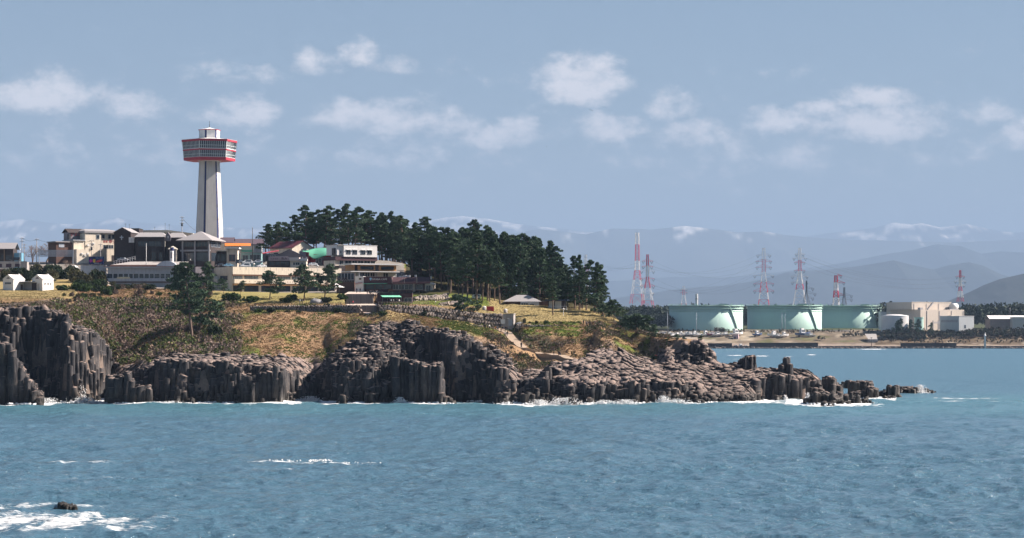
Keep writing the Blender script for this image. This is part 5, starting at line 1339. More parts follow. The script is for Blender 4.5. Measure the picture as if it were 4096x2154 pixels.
    b = Bd('balcony_house', 'two storey house with a white balcony rail beside the lamp post', 'house', 2190, 1272, 936, -8)
    xw = b.x(2256)
    b.box('lower_wall', 0, xw, 1, 7, -2, b.z(1240), 'concrete'); b.box('upper_wall', 0, xw, 1, 7, b.z(1240) + .3, b.z(1204), 'dark'); b.box('floor_slab', -.4, xw + 1.0, -.8, 7.2, b.z(1240), b.z(1240) + .28, 'pale'); b.box('roof', -.8, xw + 1.4, -1.0, 7.6, b.z(1204), b.z(1199), 'navy')
    for a0, a1 in ((2196, 2214), (2220, 2243)): b.window(b.x(a0), b.x(a1), b.z(1234), b.z(1207), at=1.0, nx=2, glass=M_['curtain'])
    b.window(b.x(2236), b.x(2246), .2, b.z(1249), at=1.0, nx=2); 
    b.add('balcony_rail', bars_mesh('balcony_rail', [((b.x(2194), -.7, b.z(1226)), (b.x(2268), -.7, b.z(1226)), .12), ((b.x(2194), -.7, b.z(1235)), (b.x(2268), -.7, b.z(1235)), .14)] + [((b.x(2194 + i * 12), -.7, b.z(1240)), (b.x(2194 + i * 12), -.7, b.z(1226)), .08) for i in range(7)], M_['white']))
    # ---- concrete hut, domes, red box
    b = Bd('concrete_hut', 'small square concrete hut with a steel door at the end of the stone wall', 'hut', 2012, 1304, 889, -12)
    b.box('wall', 0, b.x(2054), 0, 3.2, -1.5, b.z(1258), 'concrete'); b.box('roof', -.15, b.x(2054) + .15, -.15, 3.35, b.z(1258), b.z(1255), 'concrete'); b.door(b.x(2034), b.x(2048), 0, 2.4, m='pale'); b.box('notice', b.x(2028), b.x(2038), -.06, 0, 2.5, 2.75, 'white')
    for i, (px, py, Y, lab) in enumerate(((2022, 1246, 915, 'white capped concrete vent standing above the square hut'), (1937, 1236, 915, 'white capped concrete vent beside the red box'))):
        o = thing('vent_dome', lab, 'vent', ground_at(px, Y), 0, 'domed vents on the lawn')
        link('drum', lathe_mesh('drum', [(.75, -.6), (.75, 1.1)], M_['concrete'], 12), o); link('cap', lathe_mesh('cap', [(.78, 1.1), (.62, 1.35), (.3, 1.52), (.05, 1.58)], M_['white'], 12), o)
    q = ground_at(1947, 915); o = thing('red_box', 'plain red equipment box on the lawn', 'box', q)
    link('case', boxes_mesh('case', [(0, 2.7, 0, 1.6, -.3, 1.5)], M_['red']), o); link('lid', boxes_mesh('lid', [(-.08, 2.78, -.08, 1.68, 1.5, 1.6)], M_['redsheet']), o)
    for i in range(2): link('hinge', boxes_mesh('hinge', [(.5 + i * 1.5, .7 + i * 1.5, -.12, -.08, 1.3, 1.5)], M_['steel']), o)
village()
# ================================================================= PLANTS
def hit(sx, sy, y0=745.0, y1=1120.0):
    """distance at which the headland's surface is seen in photo pixel (sx, sy)"""
    ys = np.arange(y0, y1, 1.5)
    xs = (sx - 2048.0) * ys / F
    h, _ = head_h(xs, ys)
    row = HY - (h - CH) * F / ys
    ok = np.where(row <= sy)[0]
    return float(ys[ok[0]]) if len(ok) else float(ys[-1])
def gpoint(sx, sy):
    return ground_at(sx, hit(sx, sy))

PATH = []
def lay_path():
    pts = [(1900, 1303), (1960, 1312), (2000, 1322), (2030, 1338), (2050, 1360), (2072, 1385), (2095, 1402), (2150, 1414), (2210, 1428), (2280, 1442), (2330, 1445)]
    G = [gpoint(a, b) for a, b in pts]
    for a, b in zip(G[:-1], G[1:]):
        for i in range(6):
            p = a.lerp(b, i / 6); PATH.append(Vector((p.x, p.y, ground(p.x, p.y))))
    PATH.append(G[-1])
lay_path()
def leaf_mat(name, rough=0.75):
    m = mat(name, (0.05, 0.08, 0.03), rough, 0.3, 0.8, spec=0.25, attr='col')
    return m
NEEDLE = leaf_mat('pine_needles'); LEAF = leaf_mat('shrub_leaves'); BARK = mat('pine_bark', (0.17, 0.125, 0.105), 0.95, 0.35, 3.0, stretch=(1, 1, .3), spec=.1)
TWIG = mat('bare_twigs', (0.20, 0.15, 0.13), 0.95, 0.25, 2.0, spec=.1)

def tufts(cent, size, rng, up=0.5, n=3, flat=0.0):
    """needle or leaf tufts: n narrow triangles fanning from each centre -> verts (.,3), faces"""
    m = len(cent)
    C = np.repeat(cent, n, axis=0); sz = np.repeat(size, n)
    d = rng.normal(0, 1, (m * n, 3)); d[:, 2] = d[:, 2] * (1 - flat) + up
    d /= np.linalg.norm(d, axis=1)[:, None]
    s = np.cross(d, rng.normal(0, 1, (m * n, 3))); s /= np.linalg.norm(s, axis=1)[:, None] + 1e-9
    a = C - d * sz[:, None] * 0.35 + s * sz[:, None] * 0.42
    b = C - d * sz[:, None] * 0.35 - s * sz[:, None] * 0.42
    c = C + d * sz[:, None] * 0.85
    V = np.stack([a, b, c], 1).reshape(-1, 3)
    return V
def tuft_mesh(name, V, colr, m):
    n = len(V) // 3
    me = mesh_np(name, V, np.arange(len(V)), np.full(n, 3), [m])
    set_col(me, 'col', colr)
    return me

def tube(pts, rad, sides=6):
    """tapered limb through points -> verts, quads"""
    V, Q = [], []
    for i, (p, r) in enumerate(zip(pts, rad)):
        d = (pts[min(i + 1, len(pts) - 1)] - pts[max(i - 1, 0)]).normalized()
        u = d.cross(Vector((0.3, 1, 0.2))).normalized(); v = d.cross(u)
        for k in range(sides):
            a = 2 * math.pi * k / sides; V.append(p + (u * math.cos(a) + v * math.sin(a)) * r)
    for i in range(len(pts) - 1):
        for k in range(sides):
            j = (k + 1) % sides; Q.append((i * sides + k, i * sides + j, (i + 1) * sides + j, (i + 1) * sides + k))
    return V, Q
def tubes_mesh(name, tl, m, sides=6):
    V, Q = [], []
    for pts, rad in tl:
        v, q = tube(pts, rad, sides); n = len(V); V += v; Q += [tuple(i + n for i in f) for f in q]
    return poly_mesh(name, V, Q, m, True)

def make_pine(seed, H, crown0, spread, pads, lean=0.04, dens=34, conic=0.5, tsize=0.55, trunk_r=None, bend=0.5):
    """black pine: bent bare trunk, limbs carrying flat pads of needles -> (trunk mesh, crown mesh)"""
    rng = np.random.default_rng(seed)
    n = 9; pts = []; x = y = 0.0; dx, dy = rng.normal(0, lean, 2)
    for i in range(n):
        t = i / (n - 1); pts.append(Vector((x, y, t * H)))
        dx += rng.normal(0, lean * bend); dy += rng.normal(0, lean * bend); x += dx * H / n; y += dy * H / n
    tr = trunk_r or H * 0.017 + 0.05
    tl = [(pts, [tr * (1 - 0.88 * (i / (n - 1))) for i in range(n)])]
    at = lambda t: pts[min(int(t * (n - 1)), n - 2)].lerp(pts[min(int(t * (n - 1)), n - 2) + 1], t * (n - 1) - min(int(t * (n - 1)), n - 2))
    C, Sz, Cl = [], [], []
    for k in range(pads):
        u = ((k + rng.uniform(0, 1)) / pads) ** 0.85
        t = crown0 + (1 - crown0) * u
        base = at(min(t, 0.985))
        env = spread * (1 - conic * u) * (0.55 + 0.45 * math.sin(math.pi * min(1, (u + 0.15) * 0.9)))
        a = rng.uniform(0, 2 * math.pi); L = env * rng.uniform(0.25, 1.0) if u < 0.93 else env * 0.2
        tip = base + Vector((math.cos(a) * L, math.sin(a) * L, L * rng.uniform(-0.05, 0.32)))
        if L > 0.5: 
            mid = base.lerp(tip, 0.5) + Vector((0, 0, -0.06 * L))
            tl.append(([base, mid, tip], [tr * 0.34 * (1 - .6 * u), tr * 0.22 * (1 - .6 * u), 0.03]))
        rx = env * rng.uniform(0.26, 0.46) + 0.35; rz = rx * rng.uniform(0.20, 0.34)
        m = int(dens * rng.uniform(0.7, 1.3))
        p = rng.normal(0, 1, (m, 3)); p /= np.linalg.norm(p, axis=1)[:, None]; p *= rng.uniform(0.35, 1.0, (m, 1)) ** 0.5
        p = p * np.array([rx, rx, rz]) + np.array(tip) + np.array([0, 0, rz * 0.4])
        C.append(p); Sz.append(rng.uniform(0.7, 1.35, m) * tsize)
        tone = rng.uniform(0.65, 1.35)
        Cl.append(np.tile([0.058 * tone, 0.104 * tone, 0.056 * tone], (m, 1)) * rng.uniform(0.75, 1.3, (m, 1)) + rng.uniform(0, 0.006, (m, 3)))
    C = np.concatenate(C); Sz = np.concatenate(Sz); Cl = np.concatenate(Cl)
    V = tufts(C, Sz, rng, up=0.55)
    me = tuft_mesh('crown', V, np.repeat(Cl, 9, axis=0), NEEDLE)
    return tubes_mesh('trunk', tl, BARK), me

PINES = {}
def pine_kind(kind):
    if kind in PINES: return PINES[kind]
    L = []
    for i in range(5 if kind != 'small' else 3):
        if kind == 'tall': L.append(make_pine(100 + i, 22, 0.34, 5.0, 44, 0.04, 52, 0.55, 0.54))
        elif kind == 'open': L.append(make_pine(200 + i, 22, 0.30, 5.8, 36, 0.055, 52, 0.42, 0.54))
        elif kind == 'conic': L.append(make_pine(300 + i, 20, 0.12, 5.0, 58, 0.03, 46, 0.80, 0.52))
        elif kind == 'garden': L.append(make_pine(400 + i, 9, 0.22, 3.9, 34, 0.09, 30, 0.55, 0.42, 0.16, 1.0))
        else: L.append(make_pine(500 + i, 5, 0.12, 2.4, 22, 0.08, 26, 0.6, 0.36, 0.10, 1.0))
    PINES[kind] = L
    return L
HN = dict(tall=22.0, open=22.0, conic=20.0, garden=9.0, small=5.0)
PCOUNT = [0]
def pine(loc, height, kind, label, group=None, rz=None, var=None, wide=1.0, lean=(0, 0), name='pine_tree'):
    L = pine_kind(kind); i = PCOUNT[0] if var is None else var; PCOUNT[0] += 1
    tm, cm = L[i % len(L)]
    o = thing(name, label, 'tree', loc, 0, group)
    s = height / HN[kind]
    o.scale = (s * wide, s * wide, s); o.rotation_euler = (lean[0], lean[1], rz if rz is not None else random.uniform(0, 6.28))
    link('trunk', tm, o); link('crown', cm, o)
    return o

SKYL = [(1040, 905), (1062, 868), (1110, 866), (1140, 878), (1185, 862), (1225, 818), (1290, 818), (1325, 842), (1360, 838), (1400, 815), (1445, 838), (1490, 842), (1540, 852), (1580, 848), (1605, 862), (1650, 872), (1690, 865), (1725, 895), (1765, 892), (1800, 905), (1850, 905), (1895, 882), (1950, 912), (2000, 928), (2050, 930), (2090, 930), (2120, 945), (2150, 945), (2185, 958), (2215, 985), (2240, 1018), (2262, 1058), (2290, 1042), (2310, 1018), (2345, 1040), (2370, 1048), (2395, 1050), (2415, 1080), (2432, 1130), (2450, 1180)]
def forest():
    rng = np.random.default_rng(21)
    sx_s = np.array([p[0] for p in SKYL], float); sy_s = np.array([p[1] for p in SKYL], float)
    def top(sx): return float(np.interp(sx, sx_s, sy_s))
    grp = 'pines of the grove'
    def zone(sx, Y):
        w = 'behind the tiled and maroon roofed houses' if sx < 1240 else 'behind the green vaulted hall' if sx < 1360 else 'behind the white cubic building' if sx < 1510 else 'behind the ochre house and cafe' if sx < 1640 else 'beside the cafe' if sx < 1780 else 'above the parked white van' if sx < 1960 else 'above the house in the pines' if sx < 2130 else 'above the balcony house'
        return w
    def put(sx, Y, h, kind, wide, what):
        z = ground_at(sx, Y); w = zone(sx, Y)
        pine(z - Vector((0, 0, .3)), h, kind, '%s %s' % (what, w), '%s, %s' % (grp, w), wide=wide)
    # skyline trees
    for sx in [1062, 1100, 1150, 1190, 1230, 1265, 1295, 1330, 1362, 1400, 1420, 1455, 1490, 1525, 1560, 1590, 1618, 1650, 1690, 1722, 1760, 1795, 1830, 1860, 1895, 1930, 1960, 1995, 2030, 2060, 2090, 2125, 2155, 2190, 2215]:
        Y = (1105 if sx < 1740 else 1040 - (sx - 1640) * 0.06) + rng.uniform(-14, 22)
        z = ground_at(sx, Y); tz = P(sx, top(sx) + (rng.uniform(-6, 4) if rng.random() < .55 else rng.uniform(10, 34)), Y).z
        put(sx, Y, tz - z.z, 'open' if sx < 1500 or int(sx) % 3 else 'tall', rng.uniform(0.95, 1.2) * min(1.25, 21 / max(tz - z.z, 10)), 'tall pine with its top on the skyline')
    # filling behind and in front
    for i in range(78):
        sx = rng.uniform(1500, 2240)
        Y = rng.uniform(968, 1075) if sx > 1760 else rng.uniform(1085, 1130)
        if 2000 < sx and Y < 962: continue
        z = ground_at(sx, Y); tz = P(sx, top(sx) + rng.uniform(8, 70) + (1030 - min(Y, 1030)) * 0.5, Y).z
        h = tz - z.z
        if h < 9: continue
        put(sx, Y, h, 'tall' if rng.random() < .75 else 'conic', rng.uniform(0.8, 1.05) * min(1.3, 20 / h), 'dark pine inside the dense grove')
    # low growth that closes the front of the grove
    for i in range(46):
        sx = rng.uniform(1560, 1770) if i < 20 else rng.uniform(2020, 2330)
        Y = rng.uniform(1085, 1110) if i < 20 else rng.uniform(956, 1000)
        z = ground_at(sx, Y); h = rng.uniform(8, 15)
        put(sx, Y, h, 'conic', rng.uniform(.85, 1.15) * (20 / h) ** .35, 'shorter pine foliaged to the ground')
    for i in range(26):
        sx = rng.uniform(1790, 2235); Y = rng.uniform(985, 1040); z = ground_at(sx, Y); tz = P(sx, top(sx) + rng.uniform(4, 40), Y).z
        put(sx, Y, tz - z.z, 'open' if i % 2 else 'tall', rng.uniform(.9, 1.1), 'broad crowned pine in the thick of the grove')
    for i in range(13):
        sx = rng.uniform(1640, 1775); Y = rng.uniform(1020, 1046); h = rng.uniform(13, 21)
        put(sx, Y, h, 'tall' if i % 3 else 'conic', rng.uniform(.95, 1.2), 'dark pine on the bank')
    for sx in np.arange(1080, 1500, 36):
        Y = rng.uniform(1120, 1150); z = ground_at(sx, Y); tz = P(sx, top(sx) + rng.uniform(15, 45), Y).z
        put(sx, Y, max(tz - z.z, 9), 'tall', 1.0, 'rear pine at the back of the grove')
    # the right end of the grove, denser to the ground
    lab2 = 'bushy pine at the seaward end of the grove'
    for sx, Y, tp, kd, w in [(2160, 975, 990, 'tall', .9), (2230, 968, 1030, 'conic', 1.0), (2262, 975, 1060, 'conic', .95), (2300, 950, 1022, 'open', .8), (2318, 940, 1018, 'conic', .85), (2345, 955, 1040, 'open', .9), (2378, 930, 1048, 'conic', 1.05), (2395, 945, 1058, 'open', .85), (2330, 960, 1080, 'conic', 1.1), (2410, 935, 1090, 'conic', .95), (2270, 958, 1080, 'conic', 1.0), (2415, 915, 1175, 'small', 1.1), (2440, 912, 1182, 'conic', .6), (2455, 905, 1200, 'small', 1.0)]:
        z = ground_at(sx, Y); tz = P(sx, tp, Y).z
        pine(z - Vector((0, 0, .3)), tz - z.z, kd, lab2, 'pines at the end of the grove', wide=w * (1.35 if kd == 'small' else 1.0))
    # front-row trunks by the lawn
    for sx, sy in [(1870, 1205), (1905, 1210), (1930, 1212), (1950, 1213), (1958, 1218), (1978, 1212), (1850, 1200), (1835, 1196), (2000, 1205)]:
        Y = 950 + rng.uniform(-10, 8); z = ground_at(sx, Y); tz = P(sx, top(sx) + rng.uniform(45, 110), Y).z
        pine(z - Vector((0, 0, .3)), tz - z.z, 'tall', 'slender bare trunked pine on the lawn edge of the grove', 'pines along the lawn edge', wide=rng.uniform(.75, .95))
    # single pines
    S1 = [(768, 1366, 1048, 'open', 1.15, 'crooked twin trunked pine on the scrub slope below the shaded restaurant', (0.02, -0.06)),
          (795, 1335, 1160, 'garden', 1.5, 'shorter pine leaning beside the crooked twin trunked pine', (0, .05)),
          (742, 1236, 1062, 'garden', 1.0, 'spreading pine before the east end of the shaded restaurant', (0, 0)), (812, 1225, 1050, 'garden', .9, 'pale trunked pine beside the outside stair of the cream restaurant', (0, .03)),
          (895, 1178, 1112, 'garden', 1.15, 'low pine before the shaded flank of the cream restaurant', (0, 0)), (962, 1180, 1120, 'garden', .8, 'thin young pine before the first windows of the cream restaurant', (0, .1)),
          (1078, 1198, 1083, 'garden', 1.3, 'layered garden pine before the middle of the cream restaurant', (0, .05)), (1215, 1206, 1060, 'garden', 1.25, 'tall garden pine before the last windows of the cream restaurant', (0, -.04)), (1298, 1198, 1058, 'garden', 1.25, 'tall garden pine at the parasol end of the cream restaurant', (0, .04)),
          (1905, 1284, 1150, 'garden', 1.15, 'leaning pine growing out of the stone wall', (0, -.38)), (2212, 1262, 1090, 'tall', .75, 'leaning pine beside the balcony house', (0, -.12)),
          (2545, 1335, 1255, 'small', 1.5, 'windblown pine on the brow past the end of the grove', (0, 0)), (2575, 1338, 1262, 'small', 1.4, 'bushy low pine on the cliff brow', (0, .1)), (2615, 1352, 1298, 'small', 1.0, 'small lone pine with a bare stem on the brow', (0, 0)), (2510, 1312, 1262, 'small', 1.7, 'dark low pine at the foot of the grove', (0, 0)),
          (2800, 1368, 1340, 'small', 1.1, 'tiny sparse pine at the last drop of the cliff', (0, .15)),
          (2705, 1366, 1335, 'small', 1.9, 'squat spreading pine on the bare cliff end', (0, 0)), (2735, 1368, 1345, 'small', 1.9, 'squat pine bush beside the spreading pine', (0, 0))]
    for sx, sy, tp, kd, w, lb, ln in S1:
        if kd == 'open' or sx > 2480 or sx > 1850:
            z = gpoint(sx, sy)
        else: z = gpoint(sx, sy)
        h = P(sx, tp, z.y).z - z.z
        ww = w * (h / HN[kd]) ** -0.25 if kd != 'small' else w
        pine(z - Vector((0, 0, .25)), h, kd, lb, None, rz=0.6 if ln != (0, 0) else None, wide=ww, lean=ln)
forest()

# ---------------------------------------------------------------- shrubs
def make_shrub(seed, n=420, colr=(0.045, 0.085, 0.022), ts=0.16, lobes=6):
    rng = np.random.default_rng(seed); C = []
    for k in range(lobes):
        c = np.array([rng.uniform(-.55, .55), rng.uniform(-.45, .45), rng.uniform(.30, .52)]); r = rng.uniform(.36, .52)
        p = rng.normal(0, 1, (n // lobes, 3)); p /= np.linalg.norm(p, axis=1)[:, None]; C.append(c + p * r * rng.uniform(.75, 1.02, (n // lobes, 1)) * np.array([1, 1, .85]))
    C = np.concatenate(C); C[:, 2] = np.abs(C[:, 2])
    V = tufts(C, rng.uniform(.7, 1.3, len(C)) * ts, rng, .4)
    cc = np.array(colr) * rng.uniform(.6, 1.4, (len(C), 1))
    stems = [([Vector((0, 0, -.15)), Vector((rng.uniform(-.2, .2), rng.uniform(-.2, .2), .3)), Vector((rng.uniform(-.5, .5), rng.uniform(-.4, .4), .62))], [.035, .025, .01]) for _ in range(5)]
    return tuft_mesh('foliage', V, np.repeat(cc, 9, axis=0), LEAF), tubes_mesh('stems', stems, TWIG, 4)
SHR = {'green': [make_shrub(1 + i, colr=(0.038, 0.078, 0.018)) for i in range(3)], 'dark': [make_shrub(11 + i, colr=(0.022, 0.042, 0.018)) for i in range(3)], 'olive': [make_shrub(21 + i, colr=(0.085, 0.085, 0.04)) for i in range(3)], 'grey': [make_shrub(31 + i, 300, (0.15, 0.115, 0.10), .14) for i in range(3)]}
SC = [0]
def shrub(loc, w, h, kind, label, group=None, d=None):
    f, st = SHR[kind][SC[0] % 3]; SC[0] += 1
    o = thing('shrub', label, 'shrub', loc, random.uniform(0, 6.28) if d is None else 0, group)
    o.scale = (w / 1.9, (d or w) / 1.7, h / .95)
    link('foliage', f, o); link('stems', st, o); return o
def shrubs():
    for sx, sy, w, h, kd, lb in [(930, 1206, 86, 40, 'green', 'large clipped round bush before the flank of the cream restaurant'), (1008, 1210, 78, 26, 'green', 'clipped oblong bush beside the large round bush'), (1148, 1212, 56, 22, 'green', 'low clipped bush on the terrace lawn'), (1170, 1200, 50, 26, 'green', 'round bush behind the low clipped bush'), (1310, 1212, 60, 26, 'dark', 'dark low bush beside the grey boulder'), (1360, 1200, 50, 26, 'green', 'bush at the foot of the steps'), (1385, 1208, 22, 26, 'green', 'small upright bush at the edge of the paved steps'),
                             (248, 1163, 66, 24, 'green', 'wide clipped bush beside the white pavilions'), (304, 1160, 42, 24, 'green', 'middle clipped bush of the three by the lawn'), (340, 1160, 42, 28, 'green', 'round clipped bush at the end of the lawn'),
                             (1310, 1240, 36, 30, 'dark', 'dark bush hanging over the stone terrace wall'), (1255, 1240, 26, 24, 'dark', 'small dark bush on the stone terrace wall'), (862, 1352, 62, 52, 'dark', 'round dark evergreen bush on the tan slope'), (832, 1392, 34, 22, 'dark', 'low evergreen bush at the foot of the tan slope'),
                             (2098, 1295, 20, 22, 'olive', 'small grey green bush next to the concrete hut'), (2120, 1296, 14, 9, 'green', 'tiny ball bush on the lawn edge'), (2148, 1297, 18, 13, 'olive', 'rust tinged ball bush on the lawn edge'), (2186, 1299, 26, 18, 'green', 'widest ball bush of the row on the lawn edge'), (2242, 1299, 16, 12, 'olive', 'last ball bush of the row on the lawn edge'), (2620, 1440, 30, 20, 'dark', 'dark bush on the rock below the brow')]:
        p = gpoint(sx, sy); k = p.y / F
        shrub(p, w * k, h * k, kd, lb)
    rng = np.random.default_rng(4)
    # hedge of dark shrubs behind the lawn and along the shaded restaurant
    for i in range(34):
        sx = rng.uniform(-10, 420) if i < 22 else rng.uniform(420, 840); Y = rng.uniform(1000, 1022) if i < 22 else rng.uniform(1004, 1018)
        p = ground_at(sx, Y); hh = rng.uniform(3.0, 6.5) if i < 22 else rng.uniform(1.2, 2.6)
        shrub(p - Vector((0, 0, .2)), hh * rng.uniform(1.1, 1.7), hh, 'dark' if rng.random() < .6 else 'olive', ('tall dark tangled shrub %s' if hh > 3 else 'low tangled shrub %s') % ('behind the white pavilions' if sx < 230 else 'below the billboard and inn' if sx < 420 else 'along the foot of the shaded restaurant'), 'shrub belt below the village, %s' % ('pavilions' if sx < 230 else 'inn' if sx < 420 else 'restaurant'))
    for i, sx in enumerate((1035, 1090, 1150, 1195, 1345, 1415, 1532, 1690)):
        p = gpoint(sx, 1250 if sx < 1500 else 1262); hh = rng.uniform(1.0, 2.2)
        shrub(p + Vector((0, -1.0, -.2)), hh * rng.uniform(1.5, 2.4), hh, ['green', 'dark', 'olive'][i % 3], 'straggling %s shrub at the foot of the %s stone wall' % (['fresh green', 'dark', 'olive'][i % 3], 'dark' if sx < 1500 else 'pale'), 'shrubs under the stone walls')
    for i in range(30):
        sx = rng.uniform(430, 840); Y = rng.uniform(985, 1018); p = ground_at(sx, Y); hh = rng.uniform(1.2, 2.6)
        shrub(p - Vector((0, 0, .2)), hh * rng.uniform(1.4, 2.2), hh, ['dark', 'dark', 'olive', 'grey'][int(rng.integers(0, 4))], 'low hedge shrub before the lower windows of the shaded restaurant', 'hedge before the shaded restaurant')
    for i in range(22):
        sx = rng.uniform(300, 450); Y = rng.uniform(962, 1004); p = ground_at(sx, Y); hh = rng.uniform(1.8, 4.2)
        shrub(p - Vector((0, 0, .2)), hh * rng.uniform(1.2, 1.8), hh, 'dark' if rng.random() < .65 else 'green', 'dense dark shrub in the thicket between the lawn and the shaded restaurant', 'thicket at the end of the lawn')
    for i in range(46):
        sx = rng.uniform(250, 860); sy = rng.uniform(1175, 1235); p = gpoint(sx, sy); hh = rng.uniform(1.2, 2.8)
        kd = ['dark', 'olive', 'grey', 'green'][int(rng.integers(0, 4))]; wh = 'at the end of the lawn' if sx < 420 else 'below the shaded restaurant' if sx < 640 else 'beside the crooked pine'
        shrub(p - Vector((0, 0, .2)), hh * rng.uniform(1.2, 1.9), hh, kd, '%s wild shrub on the upper slope %s' % ({'dark': 'dark green', 'olive': 'olive', 'grey': 'leafless grey', 'green': 'fresh green'}[kd], wh), 'wild %s shrubs %s' % (kd, wh))
shrubs()

# ---------------------------------------------------------------- bare trees and cherries
def make_bare(seed, H, blossom=False):
    rng = np.random.default_rng(seed); tl = []; tips = []
    def grow(p, d, L, r, lev):
        q = p + d * L * .5 + Vector(rng.normal(0, .05 * L, 3)); e = p + d * L
        tl.append(([p, q, e], [r, r * .8, r * .6]))
        if lev == 0: tips.append(e); return
        for i in range(int(rng.integers(3, 5))):
            nd = (d + Vector(rng.normal(0, .55, 3)) + Vector((0, 0, .12))).normalized(); grow(e if i else q.lerp(e, .6), nd, L * rng.uniform(.6, .82), r * .55, lev - 1)
    for i in range(3): grow(Vector((0, 0, -.2)), (Vector(rng.normal(0, .28, 3)) + Vector((0, 0, 1))).normalized(), H * .27, H * .022, 4)
    tm = tubes_mesh('branches', tl, TWIG, 3)
    cm = None
    if blossom:
        C = np.array([list(t) for t in tips]); C = np.concatenate([C + rng.normal(0, .25, C.shape) for _ in range(3)])
        V = tufts(C, rng.uniform(.15, .35, len(C)), rng, 0.1)
        cm = tuft_mesh('blossom', V, np.repeat(np.array([.55, .38, .40]) * rng.uniform(.7, 1.2, (len(C), 1)), 9, axis=0), LEAF)
    return tm, cm
def bare(sx, sy, Y, tp, label, seed, blossom=False, wide=1.0):
    p = ground_at(sx, Y) if sy is None else P(sx, sy, Y); H = P(sx, tp, Y).z - p.z
    tm, cm = make_bare(seed, H, blossom)
    o = thing('cherry_tree' if blossom else 'bare_tree', label, 'tree', p); o.scale = (wide, wide, 1)
    link('branches', tm, o)
    if cm: link('blossom', cm, o)
bare(185, None, 1085, 918, 'large leafless spreading tree behind the louvred wall', 3, wide=1.25)
bare(130, None, 1080, 955, 'smaller leafless tree beside the utility poles', 4)
bare(272, None, 1035, 1015, 'slim leafless tree below the cream inn', 5, wide=.7)
bare(1318, None, 1086, 948, 'cherry tree in pink blossom behind the green vaulted hall', 6, True, 1.1)
bare(1352, None, 1088, 962, 'smaller cherry in blossom by the white cubic building', 7, True)
bare(1290, None, 1090, 970, 'low cherry in blossom beside the cream gable end', 8, True)

# ---------------------------------------------------------------- ground cover
def cover():
    rng = np.random.default_rng(31)
    # (region test in photo rows), kinds of growth
    N = 90000
    sx = rng.uniform(-60, 2680, N); Y = rng.uniform(768, 1000, N)
    x = (sx - 2048) * Y / F; h, R = head_h(x, Y)
    row = HY - (h - CH) * F / Y
    n1 = fbm(x / 7, Y / 10, 3, 141); n2 = fbm(x / 14, Y / 18, 3, 151)
    ok = (Y > R - 1.0) & (h > 6)
    for q in PATH:                      # kept clear along the footpath and on its seaward side
        dx, dy = x - q.x, Y - q.y
        ok &= ~((np.abs(dx) < 2.6) & (dy > -9.0) & (dy < 2.2))
    lawn = ((sx < 310) & (Y > 872)) | ((sx > 1900) & (row < 1292) & (Y > 878)) | ((sx > 830) & (sx < 1420) & (row < 1218)) | ((sx > 1640) & (row < 1236))
    scr = ok & ~lawn & (sx > 215) & (sx < 960) & (row > 1205) & (row < 1460) & (n2 + .25 * (1 - (sx - 215) / 745) > 0.42)
    scr2 = ok & ~lawn & (((sx > 1930) & (sx < 2300) & (row > 1340) & (n1 > .48)) | ((sx > 1400) & (sx < 1520) & (row > 1262) & (n1 > .45)) | ((sx > 2080) & (sx < 2240) & (row > 1390)) | ((sx > 2350) & (row > 1290) & (n1 > .42)) | ((sx < 260) & (row > 1218) & (n1 > .4)))
    grn = ok & ~lawn & (sx > 960) & (n1 > .60)
    grn |= ok & (sx > 1740) & (sx < 2330) & (row > 1290) & (row < 1348) & (n1 > .40)
    tanm = ok & ~lawn & ~scr & ~scr2 & ~grn
    def mk(name, label, m, size, base, spread, keep, up, cols, squash=1.0):
        idx = np.where(m)[0]; idx = idx[rng.random(len(idx)) < keep]
        k = 5
        P0 = np.stack([x[idx], Y[idx], h[idx]], 1)
        s = rng.uniform(.6, 1.5, len(idx)) * size
        C = np.repeat(P0, k, axis=0) + rng.normal(0, 1, (len(idx) * k, 3)) * np.repeat(s, k)[:, None] * np.array([.55, .55, .3 * squash]) + np.array([0, 0, base])
        nn = fbm(x[idx] / 4.5, Y[idx] / 6.0, 3, 201 + len(name)); pick = np.clip(((nn - .5) * 2.2 + .5) * len(cols) + rng.normal(0, .7, len(idx)), 0, len(cols) - 1).astype(int)
        cset = np.array(cols)[pick] * rng.uniform(.82, 1.18, (len(idx), 1))
        V = tufts(C, np.repeat(s, k) * .5, rng, up)
        o = link(name, tuft_mesh(name, V, np.repeat(np.repeat(cset, k, axis=0), 9, axis=0), LEAF)); tag(o, label, kind='stuff')
    mk('scrub', 'grey brown and green scrub covering the left slope', scr, 1.15, .5, 1, .85, .5, [(.24, .18, .15), (.20, .15, .13), (.26, .19, .14), (.07, .10, .03), (.08, .11, .03), (.14, .16, .045), (.17, .13, .10), (.22, .17, .13)], 1.4)
    mk('brush', 'low dark brush in the hollows of the headland', scr2, .8, .35, 1, .7, .5, [(.15, .11, .09), (.09, .085, .045), (.06, .09, .03), (.19, .145, .115)], 1.0)
    mk('greens', 'fresh green ground plants in patches on the slope', grn, .55, .2, 1, .6, .6, [(.10, .15, .02), (.07, .12, .02), (.12, .14, .035)], .7)
    mk('lawn_grass', 'short dry lawn grass', ok & lawn & (Y < 960), .22, .04, 1, .9, .8, [(.27, .21, .10), (.24, .20, .09), (.30, .23, .12), (.19, .18, .07)], .4)
    mk('dry_grass', 'dry tan grass on the headland slope', tanm, .42, .12, 1, .8, .8, [(.27, .17, .09), (.23, .15, .08), (.30, .20, .11), (.19, .12, .07), (.20, .17, .06)], .5)
cover()
